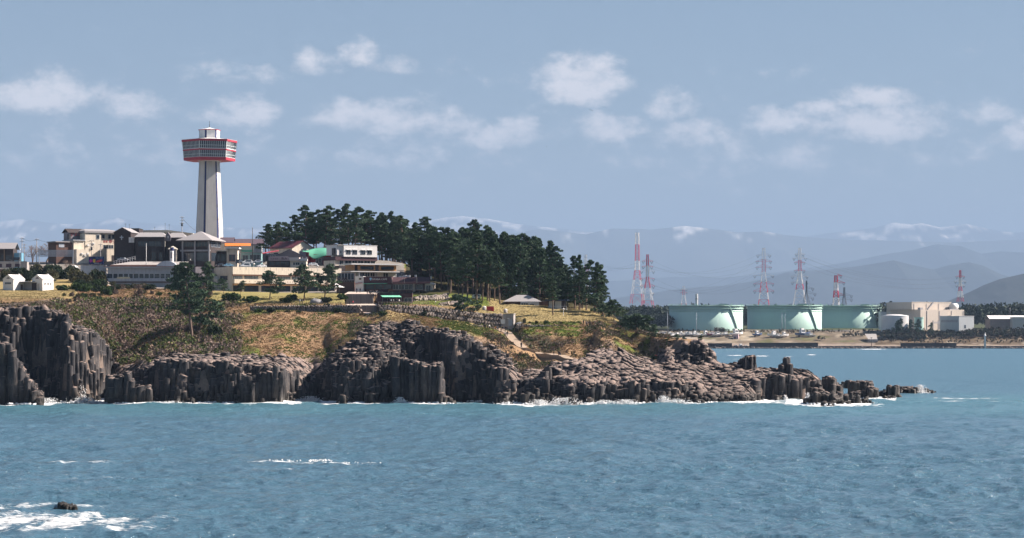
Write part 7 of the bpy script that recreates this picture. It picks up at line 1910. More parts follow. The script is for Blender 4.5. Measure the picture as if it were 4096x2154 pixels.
def people():
    rng = np.random.default_rng(77)
    def onpath(sx, sy):
        p = min(PATH, key=lambda q: (q.x * F / q.y + 2048 - sx) ** 2 + (HY - (q.z - CH) * F / q.y - sy) ** 2); return p
    def grp(cx, cy, n, spx, tops, label, group, src='ground', poses=('stand', 'walk')):
        for i in range(n):
            sx = cx + (i - (n - 1) / 2) * spx + rng.uniform(-3, 3)
            p = gpoint(sx, cy + rng.uniform(-2, 2)) if src == 'ground' else (P(sx, cy, src) + Vector((0, rng.uniform(-.8, .8), 0)))
            if src == 'ground':
                q = onpath(sx, cy)
                if (q - p).length < 4: p.z = max(p.z, q.z + .2)
            t = tops[i % len(tops)]
            person(p, t, ('black', 'navy', 'denim', 'grey')[int(rng.integers(0, 4))] if t not in ('navy',) else 'black', poses[int(rng.integers(0, len(poses)))], rng.uniform(0, 6.28), label % {'red': 'a red jacket', 'white': 'a white top', 'navy': 'dark navy clothes', 'black': 'black clothes', 'orange': 'an orange top', 'grey': 'a grey jacket', 'tan': 'a tan coat', 'green': 'a green jacket'}[t], group, rng.uniform(1.0, 1.14))
    grp(1952, 1317, 6, 7, ['navy', 'black', 'navy', 'white'], 'person in %s in the first cluster of visitors on the headland path', 'visitors on the path, first cluster')
    grp(1985, 1326, 5, 6, ['black', 'orange', 'navy', 'navy'], 'person in %s in the middle cluster of visitors on the headland path', 'visitors on the path, middle cluster')
    grp(2014, 1330, 6, 5, ['navy', 'black', 'navy'], 'person in %s in the tight cluster of visitors on the headland path', 'visitors on the path, tight cluster')
    grp(2028, 1346, 3, 7, ['white', 'black', 'tan'], 'person in %s starting down the headland path', 'visitors starting down the path')
    grp(2085, 1396, 2, 5, ['navy', 'black'], 'person in %s walking at the bend of the headland path', 'pair at the bend of the path')
    grp(2218, 1432, 1, 5, ['black'], 'person in %s standing alone on the lower path', 'visitors on the lower path'); grp(2236, 1438, 2, 7, ['navy', 'black'], 'person in %s walking together on the lower path', 'visitors on the lower path')
    grp(2345, 1303, 4, 6, ['navy', 'black', 'grey'], 'person in %s at the viewpoint by the end of the grove', 'visitors at the viewpoint')
    grp(1942, 1302, 2, 9, ['green', 'tan'], 'person in %s close under the stone wall', 'visitors under the stone wall')
    grp(2684, 1450, 1, 5, ['white'], 'person in %s standing out on the bare rock', 'visitor on the rock'); grp(2621, 1440, 1, 5, ['red'], 'person in %s sitting out by the dark bush on the rock', 'visitor on the rock')
    grp(1432, 1172, 2, 12, ['navy', 'black'], 'person in %s before the white tower of the cafe', 'visitors on the plaza', 975); grp(1490, 1180, 8, 6, ['black', 'navy', 'grey', 'navy'], 'person in %s in the crowd at the head of the stone steps', 'crowd at the steps', 965); grp(1492, 1195, 5, 5, ['navy', 'black'], 'person in %s on the side of the stone steps', 'visitors on the steps', 952)
    grp(1397, 1222, 1, 5, ['navy'], 'person in %s on the landing beside the fence', 'visitors on the landing', 927); grp(1413, 1222, 1, 5, ['red'], 'person in %s on the landing beside the fence', 'visitors on the landing', 927)
    grp(1575, 1216, 7, 8, ['black', 'navy', 'white', 'grey'], 'person in %s queueing under the mint awning', 'visitors at the snack hut', 899)
    grp(1370, 1130, 5, 9, ['black', 'navy'], 'person in %s on the brown terrace', 'visitors on the brown terrace', 991); grp(1205, 1216, 2, 9, ['white', 'grey'], 'person in %s walking behind the terrace fence', 'visitors behind the terrace fence', 912); grp(762, 1052, 1, 5, ['white'], 'person in %s standing on the edge of the car park', 'visitor at the car park', 1036); grp(1740, 1220, 1, 5, ['white'], 'person in %s at the foot of the ramp', 'visitor at the ramp', 900)
people()
# ================================================================= ACROSS THE BAY
MINT = mat('mint_tank_paint', (0.41, 0.61, 0.55), 0.55, 0.05, 0.02, dirt=0.06)
MINTD = mat('mint_steel', (0.40, 0.60, 0.52), 0.5, 0.06, 0.05)
def oil_tank(label, sx0, sx1, top, bot, Y, group='mint green oil tanks'):
    k = Y / F; R = (sx1 - sx0) * k / 2; c = P((sx0 + sx1) / 2, bot, Y); c.y += R * .0
    H = (bot - top) * k; o = thing('oil_tank', label, 'tank', c, 0, group)
    link('shell', lathe_mesh('shell', [(R, -4), (R, H - .3), (R * .985, H - .3), (R * .985, H - 6)], MINT, 96, cap=False), o)
    for nm, z, r, h in (('top_walkway', H - 1.2, 1.6, .7), ('wind_girder', H - 4.2, 1.3, .5), ('stiffener', H - 7.4, .45, .3)):
        link(nm, lathe_mesh(nm, [(R, z), (R + r, z), (R + r, z + h), (R, z + h), (R, z)], MINTD, 96, False, False), o)
    bars = []
    for i in range(96):
        a = 2 * math.pi * i / 96; p = Vector((math.cos(a) * (R + 1.5), math.sin(a) * (R + 1.5), H - .5)); bars.append((p, p + Vector((0, 0, 1.3)), .12))
        a2 = 2 * math.pi * (i + 1) / 96; bars.append((p + Vector((0, 0, 1.3)), Vector((math.cos(a2) * (R + 1.5), math.sin(a2) * (R + 1.5), H + .8)), .12))
    link('top_railing', bars_mesh('top_railing', bars, MINTD), o)
    bars = []; n = 40
    for i in range(n):
        a = math.radians(-57 + 19 * (i / n)); a1 = math.radians(-57 + 19 * ((i + 1) / n)); z0 = H * (1 - i / n) - 4; z1 = H * (1 - (i + 1) / n) - 4
        for rr, dz in ((R + .2, 0), (R + 1.2, 0), (R + 1.2, 1.1)): bars.append((Vector((math.cos(a) * rr, math.sin(a) * rr, z0 + 3.4 + dz)), Vector((math.cos(a1) * rr, math.sin(a1) * rr, z1 + 3.4 + dz)), .28 if dz == 0 else .12))
        bars.append((Vector((math.cos(a) * (R + .1), math.sin(a) * (R + .1), z0 + 3.4)), Vector((math.cos(a) * (R + 1.2), math.sin(a) * (R + 1.2), z0 + 3.4)), .9))
    link('spiral_stair', bars_mesh('spiral_stair', bars, MINTD), o)
    for a in (0.2, 1.2, -2.4, -1.9, -1.3, -.9, -.4):
        q = link('roof_vent', boxes_mesh('roof_vent', [(-.7, .7, -.7, .7, 0, 2.0)], MINTD), o); q.location = (math.cos(a) * (R + .6), math.sin(a) * (R + .6), H - .4)
    link('gauge_platform', boxes_mesh('gauge_platform', [(R * .28, R * .5, -R - 1.8, -R + 2, H - .4, H + 1.4)], MINTD), o)
oil_tank('mint green oil tank standing apart next to the grove', 2677, 2971, 1222, 1322, 2812)
oil_tank('mint green oil tank in the middle of the three', 2990, 3286, 1222, 1323, 2935)
oil_tank('mint green oil tank next to the white storage tank', 3262, 3524, 1223, 1323, 3045)

def cyl_thing(name, label, cat, sx0, sx1, top, bot, Y, m, roof=0.0, n=40):
    k = Y / F; R = (sx1 - sx0) * k / 2; c = P((sx0 + sx1) / 2, bot, Y); H = (bot - top) * k
    o = thing(name, label, cat, c)
    link('shell', lathe_mesh('shell', [(R, -3), (R, H)], m, n, cap=False), o)
    link('roof', lathe_mesh('roof', [(R * 1.01, H), (R * 1.01, H + .3), (R * .5, H + roof * .8 + .3), (.2, H + roof + .3)], M_['white'] if m != MINT else MINTD, n), o)
    return o, R, H
o, R, H = cyl_thing('storage_tank', 'broad white storage tank with a shallow cone roof', 'tank', 3524, 3634, 1265, 1322, 2760, mat('white_tank', (.62, .62, .62), .6, .04, .05, dirt=.1), 1.6, 48)
o, R, H = cyl_thing('small_tank', 'small mint green tank before the beige factory', 'tank', 3657, 3694, 1273, 1312, 2750, MINT, .4, 32)
link('top_rail', lathe_mesh('top_rail', [(R + .4, H), (R + .4, H + .9)], MINTD, 32, False, False), o)
o, R, H = cyl_thing('chimney', 'slim white chimney rising behind the first oil tank', 'chimney', 2782, 2792, 1178, 1240, 2960, M_['white'], .2, 16)
link('ring', lathe_mesh('ring', [(R + .25, H - 6), (R + .25, H - 5)], M_['grey'], 16), o)
def far_box(name, label, cat, sx, sy, Y, rot=0): return Bd(name, label, cat, sx, sy, Y, rot)
BEIGE = mat('beige_cladding', (.55, .49, .43), .75, .05, .05, dirt=.1); BEIGE2 = mat('grey_cladding', (.42, .45, .47), .75, .05, .05, dirt=.1)
b = far_box('factory', 'large windowless beige factory with stepped roof', 'factory', 3682, 1318, 2790, 38)
s = b.sf; 
xw = b.x(3886); dL = b.d(118)
b.box('lower_block', 0, xw, 0, 53, -4, b.z(1239), BEIGE); b.box('upper_block', b.x(3670), b.x(3853), b.d(20), 48.5, b.z(1239) + .02, b.z(1209), BEIGE)
b.box('parapet', b.x(3670) - .3, b.x(3853) + .3, b.d(20) - .3, b.d(20) - .02, b.z(1210), b.z(1208), M_['cream'])
for px in (3710, 3768, 3825, 3881): b.box('drain_pipe', b.x(px), b.x(px + 2), -.5, -.02, 0, b.z(1244), M_['grey'])
for px in (3678, 3736, 3793): b.box('drain_pipe', b.x(px), b.x(px + 2), b.d(20) - .5, b.d(20) - .32, b.z(1239), b.z(1215), M_['grey'])
b.add('roof_drum', lathe_mesh('roof_drum', [(3.6, 0), (3.6, 9)], M_['white'], 20), None, (b.x(3840), 5, b.z(1239) + 3.8), (0, math.pi / 2, 0)); b.boxes('drum_cradle', [(b.x(3824), b.x(3868), 2, 8, b.z(1239), b.z(1239) + 1.0)], 'grey')
b.add('roof_stair', bars_mesh('roof_stair', [((b.x(3740), b.d(20) - 1.2, b.z(1238)), (b.x(3765), b.d(20) - 1.2, b.z(1210)), 1.2)], M_['grey'])); b.boxes('roof_machine', [(b.x(3684), b.x(3696), 1, 5, b.z(1239), b.z(1231))], 'grey')
bars = [((b.x(3720), -6, b.z(1290)), (b.x(3820), -6, b.z(1290)), .9), ((b.x(3720), -6, b.z(1294)), (b.x(3820), -6, b.z(1294)), .6)] + [((b.x(p), -6, -2), (b.x(p), -6, b.z(1283)), .9) for p in (3722, 3746, 3775, 3804)]
b.add('pipe_rack', bars_mesh('pipe_rack', bars, M_['grey'])); b.boxes('side_annex', [(b.x(3812), b.x(3828), -4, -.03, -3, b.z(1262))], 'cream')
b = far_box('grey_workshop', 'blue grey workshop block beside the beige factory', 'workshop', 3836, 1322, 2740, 35)
xx = b.d(72); b.box('wall', 0, b.x(3962) * .55, 0, 30, -4, b.z(1266), BEIGE2); b.box('roof_edge', -.3, b.x(3962) * .55 + .3, -.3, 30.3, b.z(1266), b.z(1264.5), M_['white']); b.window(8, 11, 2, 6, nx=2, at=0)
b.box('side_wall_panel', -.1, 0, 2, 28, b.z(1290), b.z(1280), M_['grey'])
b = far_box('warehouse', 'long low warehouse with a pale sheet roof at the plant', 'warehouse', 3960, 1316, 2850, 0)
b.box('wall', 0, 80, 0, 30, -4, b.z(1276), mat('rust_grey_wall', (.26, .22, .21), .85, .15, .1)); b.gable('roof', 0, 80, 0, 30, b.z(1276), b.z(1263), 'white', axis='x', over=1.0)
b.box('grey_annex', b.x(4040), b.x(4120), -14, -1, -4, b.z(1272), BEIGE2); b.box('annex_roof', b.x(4038), b.x(4121), -14.4, -.6, b.z(1272), b.z(1269), M_['white']); b.window(b.x(4082), b.x(4092), 2, 5, at=-14, nx=2)
b.add('flue', lathe_mesh('flue', [(.8, 0), (.7, 9)], M_['darkmetal'], 10), None, (b.x(4046), 10, b.z(1262)))
b = far_box('white_store', 'pale flat store behind the white storage tank', 'store', 3524, 1300, 2860, 0); b.box('wall', 0, b.x(3568), 0, 20, -6, b.z(1250), M_['white']); b.box('roof_edge', -.3, b.x(3568) + .3, -.3, 20, b.z(1250), b.z(1248), M_['pale'])

# ---------------------------------------------------------------- pylons
RW = [mat('pylon_red', (.62, .035, .08), .6, .05, .5), mat('pylon_white', (.78, .78, .78), .6, .05, .5), mat('pylon_grey', (.16, .19, .23), .6, .05, .5)]
def pylon(label, sx, sy, Y, tp, w0, w1, bands, arms, mono=False, bend=.55, thick=.30):
    """lattice tower; bands = heights (0-1) where the colour changes; arms = (height, half length)"""
    p = P(sx, sy, Y); H = P(sx, tp, Y).z - p.z; o = thing('power_pylon', label, 'pylon', p, random.uniform(-.3, .3))
    def half(u): return (w0 + (w1 * 1.35 - w0) * (u / bend)) if u < bend else (w1 * 1.35 + (w1 - w1 * 1.35) * ((u - bend) / (1 - bend)))
    lv = [0]
    while lv[-1] < 1: lv.append(min(1, lv[-1] + max(.022, half(lv[-1]) * 1.5 / H)))
    edges = [0] + bands + [1.001]
    sec = {}
    for a, c in zip(lv[:-1], lv[1:]):
        i = max(k for k in range(len(edges) - 1) if edges[k] <= (a + c) / 2); L = sec.setdefault(i, [])
        ha, hc = half(a), half(c); A = [Vector((sx_ * ha, sy_ * ha, a * H)) for sx_, sy_ in ((-1, -1), (1, -1), (1, 1), (-1, 1))]; B = [Vector((sx_ * hc, sy_ * hc, c * H)) for sx_, sy_ in ((-1, -1), (1, -1), (1, 1), (-1, 1))]
        for q in range(4):
            r = (q + 1) % 4; L += [(A[q], B[q], thick), (A[q], B[r], thick * .55), (A[r], B[q], thick * .55), (B[q], B[r], thick * .55)]
    for i, L in sec.items(): link('lattice_section', bars_mesh('lattice_section', L, RW[2] if mono else RW[i % 2]), o)
    tips = []
    for u, hl in arms:
        i = max(k for k in range(len(edges) - 1) if edges[k] <= u); h = half(u)
        for s in (-1, 1):
            if hl[0 if s < 0 else 1] <= 0: continue
            l = hl[0 if s < 0 else 1]; tip = Vector((s * l, 0, u * H))
            a = link('cross_arm', bars_mesh('cross_arm', [((s * h, -h, u * H), tip, thick * .8), ((s * h, h, u * H), tip, thick * .8), ((s * h, 0, u * H + l * .3), tip, thick * .8), ((s * h, 0, u * H + l * .15), (s * l * .5, 0, u * H), thick * .5)], RW[2] if mono else RW[i % 2]), o)
            link('insulator', bars_mesh('insulator', [(tip, tip + Vector((-s * 1.6, 0, -3.2)), .35), (tip + Vector((-s * 3.4, 0, 0)), tip + Vector((-s * 1.6, 0, -3.2)), .35)], M_['darkmetal']), a)
            tips.append(p + tip)
    return tips
def AR(us, l): return [(u, (l, l)) for u in us]
T = {}
T[1] = pylon('tallest red and white pylon with no cross arms beside the grove', 2549, 1216, 3050, 932, 8, 1.9, [.12, .30, .48, .62, .85], [], bend=.5)
T[2] = pylon('red and white pylon before the tallest one', 2590, 1240, 3000, 1019, 7.5, 1.2, [.10, .42, .58, .78], AR([.78, .88], 7) + AR([.43, .56, .70], 9) + [(.30, (0, 8))])
T[3] = pylon('red and white pylon above the gap between the oil tanks', 3055, 1232, 3080, 994, 7.0, 1.7, [.08, .27, .43, .60, .80], AR([.88], 9) + AR([.68, .78], 10) + AR([.54], 13) + AR([.28, .40], 13))
T[4] = pylon('red and white pylon behind the middle oil tank', 3199, 1230, 3150, 994, 8.5, 1.5, [.07, .26, .42, .60, .80], AR([.90], 6) + AR([.83], 9) + AR([.76, .62], 7) + AR([.52, .42], 11))
T[5] = pylon('short red and white pylon with one sided arms', 3344, 1226, 3200, 1103, 4, 1.8, [.06, .32, .55, .75], [(.99, (0, 8)), (.76, (0, 12)), (.36, (0, 12))], thick=.6)
T[6] = pylon('distant red and white pylon over the wooded plain', 3841, 1208, 3500, 1082, 4, 1.0, [.10, .32, .50, .75], AR([.80], 7) + AR([.65], 9) + AR([.52], 7))
T[7] = pylon('grey pylon leaning close to the middle pylon', 3226, 1228, 3120, 1124, 4.5, .6, [], [(.70, (0, 10)), (.50, (0, 13)), (.33, (0, 10))], True)
T[8] = pylon('grey pylon beside the short red and white pylon', 3377, 1226, 3160, 1150, 3.2, .8, [], [(.56, (9, 11)), (.36, (9, 11))], True)
T[9] = pylon('pale pylon peeping over the end of the grove', 2343, 1220, 3300, 1020, 6, 1.3, [.3, .6, .8], AR([.85, .7], 7))
T[10] = pylon('faint far pylon above the tree belt', 2735, 1235, 5200, 1145, 7, 2, [.3, .6, .8], AR([.85, .7], 8))
for i, (a, c) in enumerate(zip(T[2][:8], T[3][:8])): WIRE('long sagging power line between the pylons beside the grove and the oil tanks', a, c, 14 + i, .04, group='power lines over the tree belt')
for i, (a, c) in enumerate(zip(T[4][:8], T[6][:6])): WIRE('long sagging power line running from behind the oil tanks to the distant pylon', a, c, 16, .04, group='power lines over the wooded plain')
for i, (a, c) in enumerate(zip(T[9][:4], T[2][:4])): WIRE('power line entering from behind the grove', a, c, 5, .04, group='power lines at the grove')

# ---------------------------------------------------------------- woods and shrubs across the bay (one mass)
def wood(name, label, boxes, seed, cols, hgt, size):
    rng = np.random.default_rng(seed); C, Sz, Cl = [], [], []
    for (s0, s1, Y0, Y1, n, hm) in boxes:
        for _ in range(n):
            sx = rng.uniform(s0, s1); Y = rng.uniform(Y0, Y1); x = (sx - 2048) * Y / F; z = far_ground(x, Y)
            h = hgt * hm * rng.uniform(.7, 1.15); r = h * rng.uniform(.20, .32); m = 26
            p = rng.normal(0, 1, (m, 3)); p /= np.linalg.norm(p, axis=1)[:, None]
            C.append(p * np.array([r, r, h * .36]) * rng.uniform(.5, 1.05, (m, 1)) + np.array([x, Y, z + h * .62])); Sz.append(rng.uniform(.6, 1.2, m) * size * (.6 + .4 * hm)); Cl.append(np.tile(np.array(cols[int(rng.integers(0, len(cols)))]) * rng.uniform(.7, 1.3), (m, 1)))
    C = np.concatenate(C); V = tufts(C, np.concatenate(Sz), rng, .45, 2)
    o = link(name, tuft_mesh(name, V, np.repeat(np.concatenate(Cl), 6, axis=0), NEEDLE)); tag(o, label, kind='stuff')
dk = [(.022, .040, .022), (.030, .050, .028), (.026, .042, .026)]
wood('far_wood', 'dark pine belt behind the oil tanks across the bay', [(2440, 2700, 2860, 2960, 420, 1.5), (2660, 3560, 3110, 3190, 620, 1.62), (3500, 4250, 3000, 3120, 650, 1.72), (2440, 2700, 2780, 2850, 160, 1.0), (2960, 3000, 2990, 3060, 60, 1.3)], 61, dk, 17.0, 2.9)
wood('far_thicket', 'thicket of dark bushes before the factory', [(3530, 4250, 2722, 2748, 520, .42), (3525, 3700, 2712, 2730, 170, .42), (3900, 4250, 2728, 2752, 120, .5)], 62, [(.035, .05, .03), (.05, .055, .035), (.028, .042, .026), (.07, .06, .045)], 15.0, 1.7)
wood('far_scrub', 'patches of scrub on the bank below the oil tanks', [(2640, 3520, 2748, 2762, 150, .22), (2860, 2900, 2742, 2750, 26, .5), (3370, 3460, 2728, 2736, 40, .25), (3270, 3300, 2712, 2716, 10, .35), (3520, 4250, 2700, 2722, 160, .20)], 63, [(.07, .065, .04), (.05, .06, .03), (.10, .08, .06)], 14.0, 1.2)
def far_pine(sx, sy, Y, tp, lb):
    p = P(sx, sy, Y); p.z = min(p.z, far_ground(p.x, p.y)); pine(p, P(sx, tp, Y).z - p.z, 'garden', lb, None, wide=.55)
far_pine(3600, 1318, 2728, 1276, 'lone pine before the white storage tank'); far_pine(3578, 1318, 2730, 1282, 'slim conifer beside the lone pine by the white tank'); far_pine(3642, 1318, 2730, 1280, 'round crowned tree between the white tank and the small tank'); far_pine(3676, 1316, 2728, 1278, 'tree before the small mint tank'); far_pine(3720, 1320, 2730, 1292, 'small tree before the beige factory')

# ---------------------------------------------------------------- breakwater, quay, boats
def breakwater():
    Y = 2656; o = thing('breakwater', 'long low dark breakwater of stones along the far shore', 'breakwater', P(3300, 1392, Y))
    c = o.location.copy()
    segs = [(2760, 3505, 1385, 1391), (3505, 3615, 1386, 1391), (3615, 4300, 1385, 1391)]
    dm = mat('dark_seawall', (.045, .043, .045), .9, .2, .2)
    for s0, s1, a, e in segs:
        k = boxes_mesh('seawall', [((s0 - 2048) * Y / F - c.x, (s1 - 2048) * Y / F - c.x - .05, 0, 6, -c.z - 2, P(0, a, Y).z - c.z)], dm); link('seawall', k, o)
    for s0, s1, a in ((2790, 2930, 1374), (3000, 3275, 1372), (3607, 3830, 1373)):
        link('raised_wall', boxes_mesh('raised_wall', [((s0 - 2048) * Y / F - c.x, (s1 - 2048) * Y / F - c.x, 6.2, 9, -c.z - 1, P(0, a, Y).z - c.z)], dm), o)
    rng = np.random.default_rng(5)
    n = 0
    for sx in np.arange(2765, 4120, 5.0):
        q = link('armour_stone', STONES[int(rng.integers(0, 10))], o); s = rng.uniform(1.6, 3.0); q.scale = (s, s, s * .8); q.rotation_euler = tuple(rng.uniform(0, 6, 3)); q.location = Vector(((sx + rng.uniform(-2, 2) - 2048) * Y / F, Y - rng.uniform(.5, 3.5), rng.uniform(0, 1.2))) - c; n += 1
breakwater()
def build_boat():
    V, Q = [], []
    sec = [(-5.5, 1.25, .1), (-4, 1.5, 0), (-1, 1.65, 0), (2, 1.5, .1), (4.3, .85, .45), (5.9, .05, .85)]
    for x, w, z in sec: V += [(x, -w, 1.7 + z), (x, -w * .75, .7 + z * .6), (x, 0, .15 + z * .9), (x, w * .75, .7 + z * .6), (x, w, 1.7 + z)]
    for i in range(5):
        for j in range(4): a = i * 5 + j; Q.append((a, a + 5, a + 6, a + 1))
    Q += [(0, 1, 2, 3, 4)] + [(i * 5 + 4, i * 5 + 9, i * 5 + 5, i * 5) for i in range(5)]
    return V, Q
BV, BQ = build_boat()
HULLS = {n: poly_mesh('hull', BV, BQ, mat('hull_' + n, c, .4, .04, .5)) for n, c in dict(white=(.78, .78, .78), blue=(.06, .10, .22), red=(.35, .07, .12), grey=(.55, .58, .60)).items()}
CAB = boxes_mesh('cabin', [(-2.2, 1.0, -1.0, 1.0, 1.75, 3.5)], M_['white']); CABR = boxes_mesh('cabin_roof', [(-2.6, 1.3, -1.15, 1.15, 3.5, 3.65)], M_['white']); CABW = boxes_mesh('cabin_window', [(-1.9, .7, -1.06, -1.005, 2.5, 3.2)], GLASS); BRG = boxes_mesh('flybridge', [(-1.9, .2, -.8, .8, 3.66, 4.6)], M_['white']); KEEL = boxes_mesh('cradle_beam', [(-3, -2.6, -1.1, 1.1, -.5, .9)], M_['wood']); KEEL2 = boxes_mesh('cradle_beam', [(2, 2.4, -1.0, 1.0, -.5, .9)], M_['wood']); MST = lathe_mesh('mast', [(.10, 1.8), (.07, 15)], M_['white'], 6); RAIL = bars_mesh('bow_rail', [((3.5, -1.1, 2.1), (3.5, -1.1, 2.9), .07), ((5.6, 0, 2.6), (5.6, 0, 3.3), .07), ((3.5, 1.1, 2.1), (3.5, 1.1, 2.9), .07), ((3.5, -1.1, 2.9), (5.6, 0, 3.3), .07), ((5.6, 0, 3.3), (3.5, 1.1, 2.9), .07)], M_['white'])
def boat(sx, sy, Y, L, col, rz, label, group, mast=False, bridge=False, ground_=True):
    p = P(sx, sy, Y); s = L / 11.5
    p.z = far_ground(p.x, p.y) + .5 * s if ground_ else -.3
    o = thing('motor_boat' if not mast else 'sailing_boat', label, 'boat', p, rz, group); o.scale = (s, s, s)
    link('hull', HULLS[col], o); c = link('cabin', CAB, o); link('cabin_window', CABW, c); link('cabin_roof', CABR, c); link('bow_rail', RAIL, o)
    if bridge: link('flybridge', BRG, o)
    if mast: link('mast', MST, o)
    if ground_: link('cradle_beam', KEEL, o); link('cradle_beam', KEEL2, o)
rb = np.random.default_rng(9)
def Yfor(sx, sy):
    """distance at which the far bank is seen in that pixel"""
    ys = np.arange(2660, 2800, 1.0); xs = (sx - 2048) * ys / F; z, _, _ = far_h(xs, ys); row = HY - (z - CH) * F / ys; i = np.where(row <= sy)[0]; return float(ys[i[0]]) if len(i) else 2780.0
for i, sx in enumerate([2628, 2645, 2660, 2676, 2690, 2708, 2726, 2744, 2760, 2776, 2792]): boat(sx, 1346, Yfor(sx, 1346) + rb.uniform(-3, 3), rb.uniform(10, 13.5), 'white' if i % 4 else 'grey', .7 + rb.uniform(-.2, .2) + (math.pi if i % 2 else 0), 'white motor boat packed side by side in the boat yard', 'boats packed in the boat yard', bridge=(i % 3 == 0))
for sx, sy, L, col, rz, mast, br, lb in [(2824, 1347, 12, 'grey', .2, False, True, 'pale blue grey cruiser with a flybridge in the boat yard'), (2848, 1346, 11, 'red', 3.0, False, False, 'red hulled boat between the cruisers'), (2872, 1347, 12, 'white', .1, True, False, 'white sailing boat with a tall mast in the yard'), (2900, 1346, 11, 'white', 3.1, False, False, 'white boat at the end of the yard row'), (2946, 1346, 15, 'white', .1, False, True, 'large white cruiser with a high bridge on the grass'), (3030, 1347, 12, 'blue', .2, False, True, 'blue hulled fishing boat standing alone on the grass'), (3092, 1350, 13, 'white', 3.2, False, True, 'white fishing boat with a bow rail on the grass next to a small boat'), (3114, 1350, 9, 'white', .1, False, False, 'smaller white boat between two fishing boats'), (3138, 1350, 11, 'white', .2, False, True, 'white fishing boat with tall cabin on the grass'), (3212, 1348, 17, 'blue', .05, False, True, 'long blue and white boat before the third oil tank'), (3240, 1350, 11, 'grey', 3.0, False, False, 'grey boat beside the long blue and white boat')]:
    boat(sx, sy, Yfor(sx, sy), L * 1.25, col, rz + .55, lb, 'boats laid up on the grass', mast, br)
for i, sx in enumerate([2945, 2965, 2985, 3035, 3052, 3070, 3090, 3110, 3130]): boat(sx, 1372, 2668 + rb.uniform(0, 4), rb.uniform(10, 13), 'white', .7 + rb.uniform(-.3, .3), 'white boat moored behind the breakwater', 'boats moored behind the breakwater', False, i % 3 == 1)
b = far_box('pink_hut', 'small pink hut beside the laid up boats', 'hut', 2932, 1356, Yfor(2940, 1356), -15); b.box('wall', 0, 6, 0, 5, -2, 5, mat('pink_wall', (.50, .36, .38), .8, .05, .5)); b.box('roof', -.3, 6.3, -.3, 5.3, 5, 5.3, M_['white']); b.door(1.5, 3, 0, 2.4)
def beacon():
    Y = 2655; p = P(3940, 1386, Y); o = thing('light_beacon', 'slim white light beacon on the breakwater', 'beacon', p); H = 13.5
    link('tower', lathe_mesh('tower', [(1.1, -3), (.95, H * .8), (1.5, H * .82), (1.5, H * .86), (.8, H * .87), (.8, H)], M_['white'], 14), o); link('lantern', lathe_mesh('lantern', [(.55, H), (.6, H + 1.0), (.1, H + 1.5)], M_['steel'], 10), o)
beacon()
for sx, sy, tp, lb in [(2786, 1322, 1250, 'tall lamp pole before the first oil tank'), (3128, 1326, 1254, 'tall lamp pole before the middle oil tank'), (3140, 1326, 1254, 'twin of the lamp pole before the middle tank'), (3558, 1320, 1252, 'lamp pole before the white storage tank'), (3486, 1385, 1353, 'dark marker pole on the breakwater'), (2670, 1322, 1250, 'lamp pole between the grove and the first oil tank')]:
    Y = 2752 if sy < 1380 else 2655; p = P(sx, sy, Y); H = P(sx, tp, Y).z - p.z; o = thing('lamp_pole', lb, 'lamp', p)
    m = M_['darkmetal'] if 'dark' in lb else M_['pale']
    link('post', lathe_mesh('post', [(.35, -2), (.2, H)], m, 6), o); link('head', boxes_mesh('head', [(-.9, .9, -.4, .4, H, H + .5)], m), o)
def quay_bits():
    b = far_box('tank_bund', 'long dark bund wall at the foot of the oil tanks', 'wall', 2980, 1334, 2765, 0); b.box('wall', 0, b.x(3320), 0, 1.5, -3, b.z(1324), mat('bund_dark', (.10, .10, .12), .9, .15, .1)); b.box('coping', 0, b.x(3320), -.2, 1.7, b.z(1324), b.z(1323), M_['pale'])
    b = far_box('white_pipe_run', 'white pipe run along the foot of the third oil tank', 'pipe', 3240, 1328, 2762, 0); b.box('pipe', 0, b.x(3400), 0, 1.5, 0, 1.6, M_['white']); b.boxes('support', [(b.x(3240 + i * 26), b.x(3242 + i * 26), .2, 1.2, -3, 0) for i in range(7)], M_['grey'])
    b = far_box('slipway', 'pale concrete slipway slab on the bank', 'slipway', 3474, 1360, 2702, 0); b.add('slab', poly_mesh('slab', [(0, 0, 0.2), (b.x(3510), 0, .2), (b.x(3514), 16, 6.5), (-2, 16, 6.5), (0, 0, -3), (b.x(3510), 0, -3)], [(0, 1, 2, 3), (4, 5, 1, 0)], M_['concrete'])); b.box('kerb', -1, b.x(3512), -.6, -.05, -2, .6, M_['concrete'])
quay_bits()
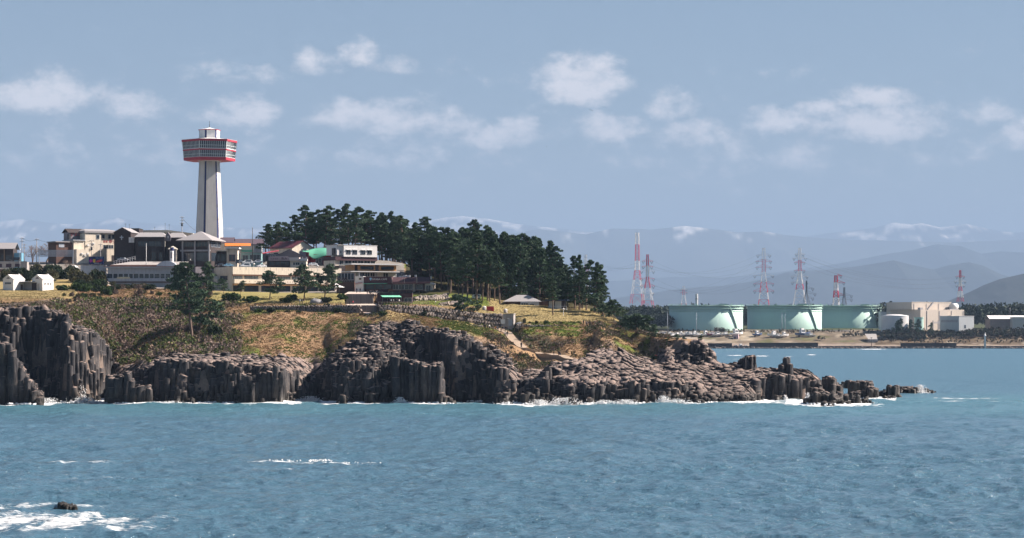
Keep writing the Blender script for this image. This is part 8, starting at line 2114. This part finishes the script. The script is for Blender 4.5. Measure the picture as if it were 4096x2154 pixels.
# ---------------------------------------------------------------- birds over the bay
def bird(sx, sy, Y, label, rz, s=1.0):
    V = [(0, -.35, 0), (0, .4, .02), (.06, 0, .06), (-.06, 0, .06), (0, 0, -.08), (.7, .05, .28), (.35, -.12, .20), (.35, .15, .20), (1.2, .25, .12), (-.7, .05, .28), (-.35, -.12, .20), (-.35, .15, .20), (-1.2, .25, .12)]
    Q = [(0, 4, 2), (0, 3, 4), (1, 2, 4), (1, 4, 3), (0, 2, 3), (1, 3, 2), (2, 6, 5, 7), (6, 8, 5), (5, 8, 7), (3, 11, 9, 10), (9, 12, 10), (9, 11, 12)]
    o = link('bird', poly_mesh('bird', V, Q, mat('dark_feathers', (.04, .035, .03), .8, .1, 2))); o.location = P(sx, sy, Y); o.rotation_euler = (.2, .3, rz); o.scale = (s, s, s); tag(o, label, 'bird')
bird(2365, 443, 620, 'dark bird gliding below the largest cloud', .6, .55); bird(2187, 588, 700, 'tiny dark bird below the cloud bank', 1.2, .35); bird(75, 826, 700, 'tiny dark bird above the mountains', .4, .35)
# ================================================================= HAZE
def build_haze():
    x0, x1, y0, y1, z0, z1 = -85000, 85000, -4000, 86000, -40, 3450
    V = [(x0, y0, z0), (x1, y0, z0), (x1, y1, z0), (x0, y1, z0), (x0, y0, z1), (x1, y0, z1), (x1, y1, z1), (x0, y1, z1)]
    Fc = [(0, 3, 2, 1), (4, 5, 6, 7), (0, 1, 5, 4), (1, 2, 6, 5), (2, 3, 7, 6), (3, 0, 4, 7)]
    me = bpy.data.meshes.new('haze'); me.from_pydata(V, [], Fc); me.update()
    m = bpy.data.materials.new('haze_air'); m.use_nodes = True
    N, L = m.node_tree.nodes, m.node_tree.links
    N.clear()
    out = N.new('ShaderNodeOutputMaterial'); pv = N.new('ShaderNodeVolumePrincipled')
    pv.inputs['Color'].default_value = HAZE_COL
    pv.inputs['Density'].default_value = HAZE_DENS
    pv.inputs['Anisotropy'].default_value = 0.0
    L.new(pv.outputs[0], out.inputs['Volume'])
    me.materials.append(m)
    tag(link('haze', me), 'blue haze hanging in the air', kind='stuff')
HAZE_DENS = 3.5e-5
HAZE_COL = (0.355, 0.515, 0.77, 1)
build_haze()
